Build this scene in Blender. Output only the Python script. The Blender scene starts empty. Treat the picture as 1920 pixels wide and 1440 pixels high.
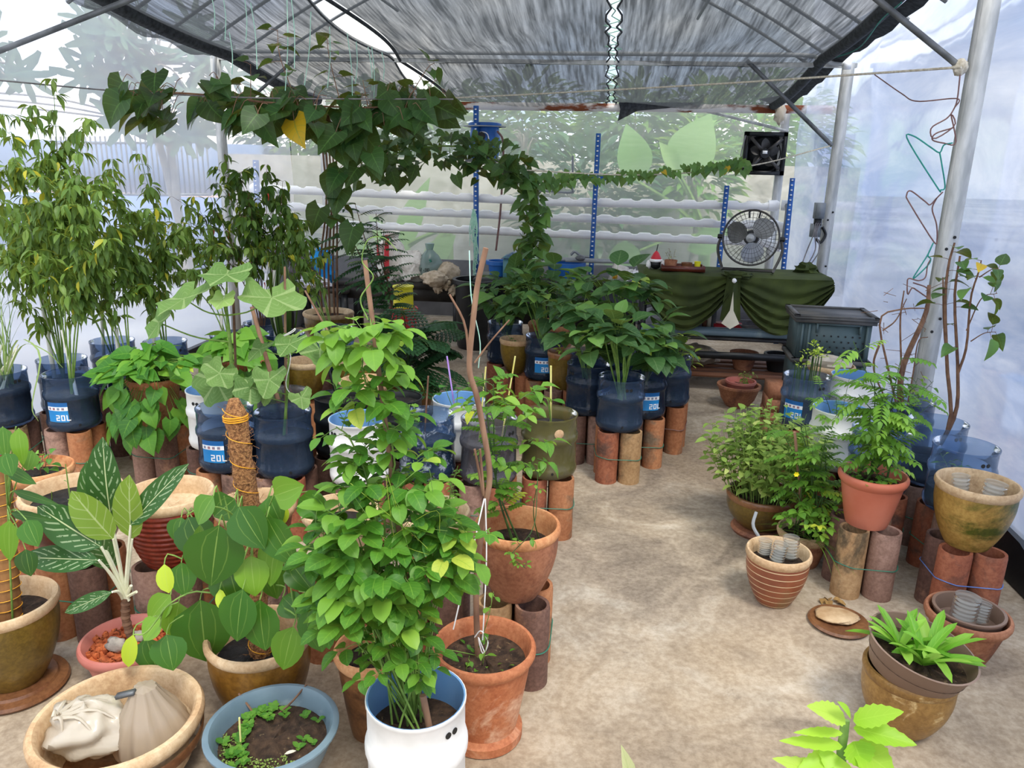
import bpy, math, random
import numpy as np
from mathutils import Vector

random.seed(7)
RNG = np.random.default_rng(11)
SC = bpy.context.scene
COL = SC.collection
PI = math.pi

# ------------------------------------------------------------------ camera
F_PX, CAM_H = 1440.0, 1.65
PITCH, YAW, ROLL = math.radians(16), math.radians(6.7), math.radians(1.3)
_f = Vector((-math.sin(YAW)*math.cos(PITCH), math.cos(YAW)*math.cos(PITCH), -math.sin(PITCH)))
_r0 = Vector((math.cos(YAW), math.sin(YAW), 0)); _u0 = _r0.cross(_f)
_r = _r0*math.cos(ROLL) + _u0*math.sin(ROLL)
_u = _u0*math.cos(ROLL) - _r0*math.sin(ROLL)
CAM = Vector((0, 0, CAM_H))
cam_data = bpy.data.cameras.new('camera'); cam = bpy.data.objects.new('camera', cam_data); COL.objects.link(cam)
cam_data.sensor_fit = 'HORIZONTAL'; cam_data.sensor_width = 36.0; cam_data.lens = 36.0*F_PX/1920.0
cam_data.clip_start = 0.02; cam_data.clip_end = 300
from mathutils import Matrix
_m = Matrix((_r, _u, -_f)).transposed().to_4x4(); _m.translation = CAM
cam.matrix_world = _m
SC.camera = cam

def _ray(x, y): return _f + _r*((x-960)/F_PX) - _u*((y-720)/F_PX)
def on(x, y, z=0.0):
    """world point of a photo pixel on the level z"""
    d = _ray(x, y); return CAM + d*((z-CAM_H)/d.z)
def deep(x, y, Y):
    """world point of a photo pixel at the distance Y along the house"""
    d = _ray(x, y); return CAM + d*(Y/d.y)

# ------------------------------------------------------------------ colour management, world, sun
SC.view_settings.view_transform = 'Standard'; SC.view_settings.look = 'None'
SC.view_settings.gamma = 1.0; SC.view_settings.use_curve_mapping = False
SC.view_settings.exposure = EXPOSURE = 0.62
SC.cycles.max_bounces = 6; SC.cycles.diffuse_bounces = 3; SC.cycles.glossy_bounces = 2
SC.cycles.transmission_bounces = 4; SC.cycles.transparent_max_bounces = 14
SC.cycles.caustics_reflective = False; SC.cycles.caustics_refractive = False
SC.cycles.sample_clamp_indirect = 6

def lin(h):
    h = h.lstrip('#'); c = [int(h[i:i+2], 16)/255 for i in (0, 2, 4)]
    return tuple((x/12.92 if x <= .04045 else ((x+.055)/1.055)**2.4) for x in c) + (1.0,)

world = bpy.data.worlds.new('sky'); SC.world = world; world.use_nodes = True
nt = world.node_tree; nt.nodes.clear()
def wn(t, **k):
    n = nt.nodes.new(t)
    for a, b in k.items(): setattr(n, a, b)
    return n
w_out = wn('ShaderNodeOutputWorld'); w_bg = wn('ShaderNodeBackground'); w_tc = wn('ShaderNodeTexCoord')
w_map = wn('ShaderNodeMapping'); w_map.inputs['Scale'].default_value = (1.2, 1.2, 3.0)
w_no = wn('ShaderNodeTexNoise'); w_no.inputs['Scale'].default_value = 2.2; w_no.inputs['Detail'].default_value = 5
w_cr = wn('ShaderNodeValToRGB')
w_cr.color_ramp.elements[0].position = .40; w_cr.color_ramp.elements[0].color = lin('#b4c6e4')
w_cr.color_ramp.elements[1].position = .62; w_cr.color_ramp.elements[1].color = lin('#fffaf2')
nt.links.new(w_tc.outputs['Generated'], w_map.inputs['Vector']); nt.links.new(w_map.outputs[0], w_no.inputs['Vector'])
nt.links.new(w_no.outputs['Fac'], w_cr.inputs[0]); nt.links.new(w_cr.outputs[0], w_bg.inputs[0])
w_bg.inputs['Strength'].default_value = 1.5
nt.links.new(w_bg.outputs[0], w_out.inputs[0])

sun_d = bpy.data.lights.new('sun', 'SUN'); sun_d.energy = 2.2; sun_d.angle = math.radians(14); sun_d.color = (1, .95, .86)
sun = bpy.data.objects.new('sun', sun_d); COL.objects.link(sun)
sun.rotation_euler = Vector((-.30, .42, -1.0)).to_track_quat('-Z', 'Y').to_euler()

# ------------------------------------------------------------------ materials
class NT:
    def __init__(s, name):
        s.m = bpy.data.materials.new(name); s.m.use_nodes = True; s.t = s.m.node_tree; s.t.nodes.clear()
        s.out = s.n('ShaderNodeOutputMaterial')
    def n(s, t, ins=None, **k):
        x = s.t.nodes.new(t)
        for a, b in k.items(): setattr(x, a, b)
        for a, b in (ins or {}).items():
            if hasattr(b, 'links'): s.t.links.new(b, x.inputs[a])
            else: x.inputs[a].default_value = b
        return x
    def ramp(s, fac, stops):
        x = s.n('ShaderNodeValToRGB', {0: fac}); e = x.color_ramp.elements
        while len(e) < len(stops): e.new(.5)
        for el, (p, c) in zip(e, stops): el.position = p; el.color = lin(c) if isinstance(c, str) else c
        return x.outputs[0]
    def noise(s, scale, detail=4, rough=.55, vec=None, coord='Object', stretch=None, dist=0):
        if vec is None: vec = s.n('ShaderNodeTexCoord').outputs[coord]
        if stretch: vec = s.n('ShaderNodeMapping', {'Vector': vec, 'Scale': stretch}).outputs[0]
        return s.n('ShaderNodeTexNoise', {'Vector': vec, 'Scale': scale, 'Detail': detail, 'Roughness': rough, 'Distortion': dist}).outputs['Fac']
    def mixc(s, fac, a, b, mode='MIX'):
        x = s.n('ShaderNodeMix', data_type='RGBA', blend_type=mode)
        for k, v in ((0, fac), (6, a), (7, b)):
            if hasattr(v, 'links'): s.t.links.new(v, x.inputs[k])
            else: x.inputs[k].default_value = lin(v) if isinstance(v, str) else v
        return x.outputs[2]
    def math(s, op, a, b=0.0, c=0.0): return s.n('ShaderNodeMath', {0: a, 1: b, 2: c}, operation=op).outputs[0]
    def mixs(s, fac, a, b): return s.n('ShaderNodeMixShader', {0: fac, 1: a, 2: b}).outputs[0]
    def bump(s, h, strength=.3, dist=.01): return s.n('ShaderNodeBump', {'Height': h, 'Strength': strength, 'Distance': dist}).outputs[0]
    def pbr(s, col, rough=.6, metal=0, spec=.4, normal=None, **k):
        d = {'Base Color': lin(col) if isinstance(col, str) else col, 'Roughness': rough, 'Metallic': metal, 'Specular IOR Level': spec}
        d.update(k)
        if normal is not None: d['Normal'] = normal
        return s.n('ShaderNodeBsdfPrincipled', d).outputs[0]
    def end(s, sh): s.t.links.new(sh, s.out.inputs[0]); return s.m

def simple(name, c1, c2=None, scale=6, rough=.6, metal=0, spec=.4, bump=0, lo=.35, hi=.65, stretch=None, c3=None, s3=3, t3=.62, detail=5):
    """noise-mottled surface between c1 and c2, optional blotches of c3"""
    n = NT(name)
    if c2 is None: return n.end(n.pbr(c1, rough, metal, spec))
    f = n.noise(scale, detail, stretch=stretch)
    col = n.ramp(f, [(lo, c1), (hi, c2)])
    if c3:
        g = n.noise(s3, 6, .65, dist=.4)
        col = n.mixc(n.ramp(g, [(t3-.05, (0, 0, 0, 1)), (t3+.05, (1, 1, 1, 1))]), col, c3)
    return n.end(n.pbr(col, rough, metal, spec, n.bump(f, bump, .01) if bump else None))

def clay(name, c1, c2, c3=None, t3=.6, rough=.75, bump=.15, s3=4, spec=.3):
    """fired clay, every pipe or pot a little different"""
    n = NT(name); oi = n.n('ShaderNodeObjectInfo').outputs['Random']
    tc = n.n('ShaderNodeTexCoord').outputs['Object']
    v = n.n('ShaderNodeVectorMath', {0: tc, 1: n.n('ShaderNodeCombineXYZ', {0: n.math('MULTIPLY', oi, 37.0), 1: n.math('MULTIPLY', oi, 91.0)}).outputs[0]}, operation='ADD').outputs[0]
    f = n.noise(7, 5, .6, vec=v, stretch=(1, 1, .35)); col = n.ramp(f, [(.3, c1), (.7, c2)])
    if c3:
        g = n.noise(s3, 6, .68, vec=v, dist=.6); col = n.mixc(n.ramp(g, [(t3-.06, (0, 0, 0, 1)), (t3+.06, (1, 1, 1, 1))]), col, c3)
    fine = n.noise(70, 3, .7, vec=v); big = n.noise(2.6, 6, .7, vec=v, dist=.5)
    col = n.mixc(.30, col, n.ramp(fine, [(.36, (.1, .1, .1, 1)), (.64, (.9, .88, .85, 1))]), 'SOFT_LIGHT')
    col = n.mixc(.38, col, n.ramp(big, [(.36, (.12, .11, .10, 1)), (.62, (.75, .72, .68, 1))]), 'SOFT_LIGHT')
    return n.end(n.pbr(col, rough, 0, spec, n.bump(fine, bump, .004)))

def leafmat(name, dark, mid, light, yellow='#c9c92a', rough=.45, trans=.38, vein=None, pattern=None):
    """leaf blade; 'tint' is each leaf's own age, 'luv' runs across and along the blade"""
    n = NT(name)
    t = n.n('ShaderNodeAttribute', attribute_name='tint').outputs['Fac']
    col = n.ramp(t, [(0.0, dark), (.45, mid), (.86, light), (1.0, yellow)])
    sep = n.n('ShaderNodeSeparateXYZ', {0: n.n('ShaderNodeAttribute', attribute_name='luv').outputs['Vector']})
    u = n.math('ABSOLUTE', sep.outputs[0]); v = sep.outputs[1]
    if pattern == 'aglaonema':
        w = n.math('SINE', n.math('MULTIPLY_ADD', u, -16.0, n.math('MULTIPLY', v, 46.0)))
        st = n.math('MULTIPLY', n.math('GREATER_THAN', w, .66), n.math('MULTIPLY', n.math('LESS_THAN', u, .8), n.math('GREATER_THAN', u, .12)))
        br = n.math('GREATER_THAN', n.noise(60, 2), .45)
        col = n.mixc(n.math('MULTIPLY', n.math('MULTIPLY', st, br), .62), col, '#b7cda0')
        col = n.mixc(n.math('LESS_THAN', u, .035), col, '#c9d4a0')
    elif pattern == 'pepper':
        q = n.math('ABSOLUTE', n.math('SUBTRACT', u, .42))
        col = n.mixc(n.math('MULTIPLY', n.math('LESS_THAN', q, .022), .22), col, vein or '#9fbb5a')
        col = n.mixc(n.math('MULTIPLY', n.math('LESS_THAN', u, .022), .45), col, vein or '#a9c566')
    else:
        w = n.math('SINE', n.math('MULTIPLY_ADD', u, -9.0, n.math('MULTIPLY', v, 34.0)))
        col = n.mixc(n.math('MULTIPLY', n.math('GREATER_THAN', w, .93), .28), col, vein or light)
        col = n.mixc(n.math('MULTIPLY', n.math('LESS_THAN', u, .05), .5), col, vein or light)
    a = n.pbr(col, rough, 0, .35)
    tr = n.n('ShaderNodeBsdfTranslucent', {'Color': n.mixc(.35, col, yellow)}).outputs[0]
    return n.end(n.mixs(trans, a, tr))

def clear_plastic(name, tint, body, frac=.5, rough=.12, blotch=None, t=.58, scale=14, lift=0):
    """thin tinted see-through plastic, optional stuck-on blotches"""
    n = NT(name)
    tr = n.n('ShaderNodeBsdfTransparent', {'Color': lin(tint)}).outputs[0]
    pb = n.pbr(body, rough, 0, .5); tl = n.n('ShaderNodeBsdfTranslucent', {'Color': lin(body)}).outputs[0]
    solid = n.mixs(.35, pb, tl); fac = frac
    if blotch:
        g = n.noise(scale, 6, .7, dist=.5); msk = n.ramp(g, [(t-.05, (0, 0, 0, 1)), (t+.05, (1, 1, 1, 1))])
        solid = n.mixs(msk, solid, n.pbr(blotch, .8)); fac = n.math('MULTIPLY_ADD', msk, .4, frac)
    sh = n.mixs(fac, tr, solid)
    gl = n.n('ShaderNodeBsdfGlossy', {'Roughness': .1, 'Color': (1, 1, 1, 1)}).outputs[0]
    lw = n.n('ShaderNodeLayerWeight', {'Blend': .22}).outputs['Fresnel']
    return n.end(n.mixs(n.math('MULTIPLY', lw, .8), sh, gl))

def sheet(name, clear, milky, frac, gloss=.25, tint='#ffffff', wrinkle=1.2, mott=.15):
    """greenhouse film: part clear, part milky, a little gloss"""
    n = NT(name)
    f = n.noise(.9, 6, .6); g = n.noise(1.3, 6, .62, stretch=(.6, .6, 2.2), dist=.6)
    tr = n.n('ShaderNodeBsdfTransparent', {'Color': lin(tint)}).outputs[0]
    col = n.ramp(g, [(.38, milky), (.62, clear)])
    tl = n.n('ShaderNodeBsdfTranslucent', {'Color': col}).outputs[0]
    df = n.n('ShaderNodeBsdfDiffuse', {'Color': col}).outputs[0]
    milk = n.mixs(.22, tl, df)
    sh = n.mixs(n.math('MULTIPLY_ADD', f, mott, frac-mott*.5), tr, milk)
    gl = n.n('ShaderNodeBsdfGlossy', {'Roughness': .09, 'Normal': n.bump(n.noise(wrinkle, 3), .25, .05)}).outputs[0]
    lw = n.n('ShaderNodeLayerWeight', {'Blend': .25}).outputs['Fresnel']
    return n.end(n.mixs(n.math('MULTIPLY', lw, gloss), sh, gl))

M = {}
# shell
n = NT('concrete_floor')
tc = n.n('ShaderNodeTexCoord').outputs['Object']
a = n.noise(.9, 8, .62, vec=tc, dist=.6); b = n.noise(2.2, 9, .62, vec=tc, dist=1.4); c = n.noise(38, 4, .7, vec=tc); d = n.noise(.55, 5, .6, vec=tc)
col = n.ramp(b, [(.30, '#74685b'), (.43, '#a0917e'), (.55, '#b9a993'), (.68, '#cfc3b0')])
col = n.mixc(n.ramp(a, [(.36, (.75, .75, .75, 1)), (.56, (0, 0, 0, 1))]), col, '#74695d')
col = n.mixc(n.math('MULTIPLY', n.ramp(d, [(.46, (0, 0, 0, 1)), (.6, (1, 1, 1, 1))]), .5), col, '#ab9578')
scr = n.noise(5, 6, .75, vec=tc, stretch=(1, 5, 1), dist=2.0)
col = n.mixc(n.math('MULTIPLY', n.ramp(scr, [(.60, (0, 0, 0, 1)), (.68, (1, 1, 1, 1))]), .32), col, '#766d61')
col = n.mixc(.30, col, n.ramp(c, [(.38, (.08, .08, .08, 1)), (.62, (.92, .92, .92, 1))]), 'SOFT_LIGHT')
spk = n.noise(9, 8, .8, vec=tc, dist=.3)
col = n.mixc(n.math('MULTIPLY', n.ramp(spk, [(.60, (0, 0, 0, 1)), (.66, (1, 1, 1, 1))]), .30), col, '#6a6056')
M['floor'] = n.end(n.pbr(col, .82, 0, .25, n.bump(c, .3, .004)))
M['film_side'] = sheet('greenhouse_film_side', '#dbe2f0', '#a9b8d6', .68, .40, '#dfe8fa', mott=.5)
M['film_left'] = sheet('greenhouse_film_left', '#fbf9f6', '#edf1f8', .42, .14, mott=.2)
M['film_back'] = sheet('greenhouse_film_back', '#dfe5de', '#c8d2cb', .42, .10, mott=.2)
M['film_roof'] = sheet('greenhouse_film_roof', '#ffffff', '#eef4f8', .30, .1)
n = NT('shade_net')
tc = n.n('ShaderNodeTexCoord').outputs['Object']
st = n.noise(22, 3, .6, vec=tc, stretch=(1, .03, 0)); st2 = n.noise(45, 2, .6, vec=tc, stretch=(1, .05, 0)); st3 = n.noise(9, 4, .6, vec=tc, stretch=(1, .10, 0))
k = n.math('MULTIPLY', n.math('ADD', n.math('ADD', st, st2), st3), .333)
alpha = n.n('ShaderNodeMapRange', {0: k, 1: .40, 2: .58, 3: .72, 4: .97}).outputs[0]
M['net'] = n.end(n.mixs(alpha, n.n('ShaderNodeBsdfTransparent').outputs[0], n.mixs(.35, n.pbr('#3a3d40', .9), n.n('ShaderNodeBsdfTranslucent', {'Color': lin('#55595c')}).outputs[0])))
M['net_hem'] = simple('shade_net_hem', '#2b2d2f', '#4a4d50', 30, .9)
M['steel'] = simple('galvanised_steel', '#acaeab', '#dadad6', 22, .5, .12, .5, stretch=(1, 1, .2))
M['steel_dark'] = simple('dark_steel', '#55585a', '#7d8082', 9, .5, .4)
M['rust'] = simple('rusty_painted_beam', '#8a4a2a', '#e9e3da', 5, .7, lo=.42, hi=.5, stretch=(.6, 2, 2))
M['blue_steel'] = simple('blue_slotted_steel', '#1d4f96', '#2c67b2', 12, .45)
M['pvc'] = simple('white_pvc', '#f8f7f3', '#ffffff', 4, .35)
M['pale_grey_pvc'] = simple('pale_grey_pvc', '#b9bcbc', '#d0d2d1', 6, .4)
M['grey_pvc'] = simple('grey_pvc', '#7f8488', '#9a9fa2', 6, .45)
M['hole'] = simple('dark_hole', '#1b1b1b')
M['black'] = simple('black_plastic', '#141516', '#232527', 8, .42)
M['black_film'] = simple('black_polythene', '#0d0e10', '#1e2022', 5, .35, bump=.3)
M['blue_plastic'] = simple('blue_plastic', '#1d5aa8', '#2f74c4', 3, .4)
M['teal_plastic'] = simple('teal_plastic', '#4d7d84', '#6ba0a4', 3, .45)
M['crate'] = simple('grey_green_plastic', '#46585b', '#55686a', 3, .5)
M['crate_lid'] = simple('dark_lid_plastic', '#4a4b4c', '#6b6863', 5, .55)
M['rope'] = simple('pale_rope', '#b9ad95', '#e3dccb', 60, .9)
M['string_green'] = simple('mint_string', '#9fd7bd', '#c9ecd9', 30, .8)
M['string_white'] = simple('white_string', '#e7e5df', '#ffffff', 30, .8)
M['wire_green'] = simple('green_wire', '#2a6a55', '#3b8068', 20, .5)
M['wire_grey'] = simple('grey_wire', '#6e6a6c', '#8f8b8c', 20, .5)
M['wire_teal'] = simple('teal_wire', '#1f8175', '#2a9a8b', 20, .5)
M['wire_brown'] = simple('brown_wire', '#6a4b47', '#86645e', 20, .5)
M['wire_blue'] = simple('blue_wire', '#4e6fb0', '#6c8bc8', 20, .5)
M['wood'] = simple('weathered_wood', '#5a3524', '#7c5138', 9, .75, stretch=(.3, 3, 3))
M['stick'] = simple('bark_stick', '#775643', '#a17d63', 24, .8, bump=.4, stretch=(1, 1, .3))
M['twig'] = simple('brown_twig', '#5f4434', '#83624b', 24, .8)
M['white_stake'] = simple('white_pvc_stake', '#d9d6cc', '#f5f3ec', 14, .5, stretch=(1, 1, .3))
M['bamboo'] = simple('yellow_bamboo_skewer', '#d9cf6a', '#ece79a', 9, .6)
M['purple_straw'] = simple('lilac_straw', '#b78ae0', '#c9a4ea', 9, .4)
# clay and pots
M['pipe_a'] = clay('terracotta_pipe_orange', '#9a6040', '#b9825c', '#7d6c5a', .60)
M['pipe_b'] = clay('terracotta_pipe_dark', '#5a413a', '#7d6054', '#97715b', .60)
M['pipe_c'] = clay('terracotta_pipe_red', '#8a4f3a', '#a86b50', '#64493f', .58)
M['pipe_d'] = clay('terracotta_pipe_buff', '#a2805a', '#bf9f77', '#695a45', .57)
M['pipe_e'] = clay('terracotta_pipe_pinkgrey', '#876a5e', '#a78779', '#655047', .55)
M['rim_beige'] = clay('unglazed_rim', '#c09d77', '#d9bf9b', '#a98660', .66)
M['rim_tan'] = clay('tan_rim', '#b69a78', '#d2b996', '#8f7658', .62)
M['rim_orange'] = clay('orange_rim', '#c78658', '#dba678', '#b57045', .6)
M['terra'] = clay('terracotta_pot', '#a9623f', '#c07f59', '#d2a688', .60, .7)
M['terra_dull'] = clay('dull_terracotta_pot', '#9a6549', '#b37e60', '#805746', .57)
M['terra_brown'] = clay('brown_terracotta_glaze', '#6a4530', '#8f6440', '#54382a', .62, .3, .05, spec=.5)
M['olive_glaze'] = clay('olive_glaze', '#5c4a1c', '#7f672c', '#4a3a18', .6, .28, .04, spec=.5)
M['amber_glaze'] = clay('amber_glaze', '#75501f', '#966d2d', '#573a18', .62, .28, .04, spec=.5)
M['redbrown_glaze'] = clay('red_brown_glaze', '#6b2318', '#8c3a26', '#4f1a14', .64, .3, .06, spec=.5)
M['darkred_glaze'] = clay('dark_red_glaze', '#4a1f16', '#6b3020', '#8d5231', .66, .3, .05, spec=.5)
M['mossy_glaze'] = clay('mossy_ochre_glaze', '#8c6d34', '#b08d4c', '#484c18', .47, .45, .1, 3.2)
M['ochre_glaze'] = clay('ochre_glaze', '#7d5d34', '#9d7a45', '#d4bb88', .63, .35, .05, 9.0)
n = NT('lined_brown_glaze')
tc = n.n('ShaderNodeTexCoord').outputs['Object']; z = n.n('ShaderNodeSeparateXYZ', {0: tc}).outputs[2]
ln_ = n.math('GREATER_THAN', n.math('SINE', n.math('MULTIPLY', z, 220.0)), .93)
col = n.ramp(n.noise(4, 4, .6, vec=tc), [(.3, '#6e3a2c'), (.55, '#9a5a3c'), (.72, '#7c6a3c')])
M['lined_glaze'] = n.end(n.pbr(n.mixc(ln_, col, '#dcc39b'), .35, 0, .5))
M['orange_plastic'] = simple('orange_plastic', '#bc664c', '#cc7d64', 4, .45)
M['pink_plastic'] = simple('faded_pink_plastic', '#b86a5e', '#d08a7c', 4, .5)
M['grey_blue_plastic'] = simple('grey_blue_plastic', '#5f7480', '#7d929c', 3, .42, c3='#93a3a6', s3=6, t3=.66)
M['brown_plastic'] = simple('taupe_plastic', '#7b6455', '#8f7767', 3, .45)
M['soil'] = simple('dark_soil', '#1d1510', '#3d2e23', 45, .95, bump=1.0, c3='#6f5a42', s3=60, t3=.68)
M['soil_brown'] = simple('brown_soil', '#2a1e16', '#4d3a2b', 45, .95, bump=1.0, c3='#8b7454', s3=70, t3=.67)
M['soil_wet'] = simple('wet_black_soil', '#0d0c0c', '#211e1c', 40, .7, bump=.8, c3='#3a3531', s3=14, t3=.62)
M['red_gravel'] = simple('red_gravel', '#8d3f1f', '#c0683a', 26, .9, bump=1.0, c3='#5a2f1d', s3=30, t3=.6)
M['stone'] = simple('grey_stone', '#8b847b', '#b5aca0', 22, .9, bump=.7)
M['slab_stone'] = simple('pale_flaky_stone', '#b08d63', '#dcc19a', 9, .9, bump=.8, c3='#6f5a44', s3=12, t3=.64)
M['coir'] = simple('coir_fibre', '#7a4f30', '#bd8a58', 130, .95, bump=1.0, c3='#5c3c25', s3=70, t3=.60)
M['husk'] = simple('ringed_husk', '#6a4526', '#9a6f40', 22, .8, bump=.6, stretch=(1, 1, .3))
M['orange_string'] = simple('orange_string', '#e29a1c', '#f4b233', 10, .6)
# jugs
M['jug_blue'] = clear_plastic('clear_blue_plastic', '#b3c6e0', '#7390b8', .20, .1)
M['jug_slate'] = clear_plastic('smoky_blue_plastic', '#a3b4cc', '#5d7598', .21, .12)
M['jug_pale'] = clear_plastic('pale_blue_plastic', '#bccfe6', '#86a0c0', .26, .1)
M['jug_grey'] = clear_plastic('murky_grey_plastic', '#b9bec8', '#7d7b82', .42, .25, '#66626a', .56, 7)
M['jug_algae'] = clear_plastic('algae_stained_plastic', '#c9c79a', '#96905a', .46, .3, '#625c40', .52, 5)
M['jug_chalk'] = clear_plastic('chalk_streaked_plastic', '#a9c3e2', '#5f83b2', .18, .12, '#c3cedc', .56, 18)
M['jug_white'] = simple('white_painted_plastic', '#e3e3de', '#f6f5f1', 9, .5, c3='#b9b2a4', s3=14, t3=.74)
M['jug_inner'] = simple('sky_blue_plastic', '#6f9fd4', '#86b1de', 5, .4)
M['clear_cup'] = clear_plastic('clear_bottle_plastic', '#f2f4f2', '#e3e6e1', .34, .08)
M['sticker'] = simple('blue_sticker', '#1c7ec4', '#2f92d6', 5, .35)
M['sticker_top'] = simple('navy_sticker_band', '#1b5ea0', '#2b6fb2', 5, .35)
M['white_print'] = simple('white_print', '#eef1f4', '#ffffff', 9, .4)
M['grey_print'] = simple('grey_print', '#7d90a8', '#b3695f', 30, .5)
# cloth, bags
def cloth(name, a, b, sc=9, bump=.35, rough=.85): return simple(name, a, b, sc, rough, bump=bump)
M['green_cloth'] = cloth('olive_green_cloth', '#2f3a16', '#46521f', 5, .1)
M['cream_cloth'] = cloth('cream_lining', '#cfc8b2', '#e5dfcb', 5, .1)
M['cream_bag'] = clear_plastic('cream_plastic_bag', '#f2eadb', '#ece1cd', .86, .3)
M['beige_bag'] = clear_plastic('beige_plastic_bag', '#e2d6c4', '#d2bfa6', .80, .3)
M['white_sack'] = cloth('white_woven_sack', '#d6d0c6', '#efebe3', 25)
M['beige_sack'] = cloth('beige_sack', '#a8977f', '#cdbea8', 25)
M['red_print'] = simple('red_print', '#b01f2c', '#c9333c', 8, .6)
M['clear_bag'] = clear_plastic('clear_green_bag', '#cfe0da', '#b4cbc6', .62, .2)
M['bag_green'] = simple('green_print', '#1f6b57', '#338572', 8, .6)
M['dark_tarp'] = cloth('plum_grey_tarp', '#4a4149', '#6a5d66', 6)
M['blue_tarp'] = cloth('bright_blue_tarp', '#1580c8', '#2f9fe6', 6)
M['pale_bag'] = cloth('pale_bag', '#b9bac6', '#d7d6de', 8)
M['red_plastic'] = simple('red_plastic', '#c0202e', '#d9404a', 4, .45)
M['yellow_plastic'] = simple('yellow_plastic', '#d9d41f', '#eee73a', 4, .45)
M['grey_board'] = simple('grey_board', '#5f6064', '#77787c', 4, .7)
M['table_dark'] = simple('dark_table_top', '#1f1d1c', '#3a3633', 6, .6)
M['fan_dark'] = simple('gunmetal', '#3b3a38', '#55524f', 8, .4, .5)
M['fan_blade'] = simple('silver_blade', '#8d8f90', '#b6b8b9', 4, .35, .5)
M['santa_white'] = cloth('white_plush', '#e9e6e3', '#ffffff', 30)
M['bark'] = simple('tree_bark', '#7d7468', '#a0978a', 12, .9, bump=.5)
n = NT('whitewashed_wall')
f1 = n.noise(1.6, 8, .7, dist=.8); f2 = n.noise(.8, 6, .6)
col = n.ramp(f1, [(.3, '#6d6659'), (.45, '#9c9588'), (.62, '#c9c4ba')])
M['whitewash'] = n.end(n.pbr(n.mixc(n.ramp(f2, [(.42, (0, 0, 0, 1)), (.62, (.8, .8, .8, 1))]), col, '#8c8a78'), .9))
M['out_ground'] = simple('outside_paving', '#757a88', '#adb0b6', .35, .9)
M['out_grass'] = simple('outside_grass', '#4f6a34', '#76924a', 3, .95)
M['pink_wall'] = simple('pale_pink_wall', '#d9b5a8', '#e9cdc0', 1, .9)
M['blue_wall'] = simple('pale_blue_wall', '#7d93c0', '#93a8d0', 1, .9)
M['slate_roof'] = simple('blue_grey_roof', '#7286a6', '#8a9cba', 1, .8)
# leaves
M['leaf_bean'] = leafmat('bright_bean_leaf', '#2b601e', '#4c872b', '#85b541', '#c6d456')
M['leaf_chili'] = leafmat('chili_leaf', '#3f5e28', '#648a3c', '#92b058', '#d2c83c', .42)
M['leaf_chili_dark'] = leafmat('dark_chili_leaf', '#29431f', '#3f6428', '#648a38', '#b6c03a', .4)
M['leaf_vine'] = leafmat('vine_heart_leaf', '#274823', '#406c36', '#6a9a4c', '#d3b02a', .42, .3)
M['leaf_potato'] = leafmat('sweet_potato_leaf', '#34672b', '#4f8f36', '#86bd45', '#c4dc4c')
M['leaf_roselle'] = leafmat('soft_lobed_leaf', '#4a7037', '#6a9149', '#9bbd68', '#cbdc86', .6, .35, '#b6cc8c')
M['leaf_pepper'] = leafmat('pepper_leaf', '#254f1e', '#3f7428', '#7aa632', '#c2d63c', .32, .25, None, 'pepper')
M['leaf_agla'] = leafmat('aglaonema_leaf', '#2c5528', '#3d6b33', '#557f3c', '#9ab848', .35, .2, None, 'aglaonema')
M['leaf_agla_back'] = leafmat('aglaonema_leaf_back', '#6f9132', '#86a63c', '#9ab848', '#b5cc5c', .35, .3, '#cfdca4', 'plain')
M['leaf_shrub'] = leafmat('bean_shrub_leaf', '#2d4f2b', '#416a3a', '#6d9a49', '#b9cc4c', .5, .3, '#7d9c64')
M['leaf_fern'] = leafmat('dark_pinnate_leaf', '#23462a', '#34603a', '#527f48', '#8aa85a', .4, .28)
M['leaf_fresh'] = leafmat('fresh_compound_leaf', '#3f6f24', '#5f9434', '#8fbb4a', '#d0d84c')
M['leaf_seed'] = leafmat('pale_seedling_leaf', '#5c7c34', '#7fa047', '#aac066', '#d6d98a', .55)
M['leaf_lime'] = leafmat('lime_leaf', '#7fa02c', '#a9c63c', '#cfe060', '#e3ea80')
M['leaf_glow'] = leafmat('backlit_lime_leaf', '#78b01e', '#97c92c', '#b6de4a', '#d0ea70', .4, .5)
M['leaf_lettuce'] = leafmat('culantro_leaf', '#5c9a26', '#7fbd38', '#a9d658', '#cfe77a')
M['leaf_grass'] = leafmat('lemongrass_blade', '#4f7a3c', '#7ba052', '#a9c274', '#d6d5a0')
M['leaf_tree'] = leafmat('tree_leaf', '#2c4a20', '#4c7030', '#7ba044', '#b4c458', .6, .35)
M['leaf_far'] = leafmat('papaya_leaf', '#2c4a34', '#3a5a40', '#4f7050', '#8a9a68', .6, .15)
M['leaf_banana'] = leafmat('banana_leaf', '#4f8a3a', '#74aa50', '#a3cc78', '#c6dc8c', .5, .5)
M['stem_green'] = simple('green_stem', '#5d7f33', '#86a54e', 30, .6)
M['stem_pale'] = simple('pale_stem', '#d9d9b8', '#eeeed6', 20, .5)
M['stem_dark'] = simple('dark_green_stem', '#2f4a22', '#4a6a30', 30, .6)
M['red_chili'] = simple('red_chili', '#c9241c', '#e0402a', 9, .3)
M['yellow_petal'] = simple('yellow_petal', '#e8d81c', '#f2e83c', 9, .6)
M['dry_leaf'] = simple('dry_leaf', '#8a6a3c', '#b8935a', 20, .9)
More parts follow.
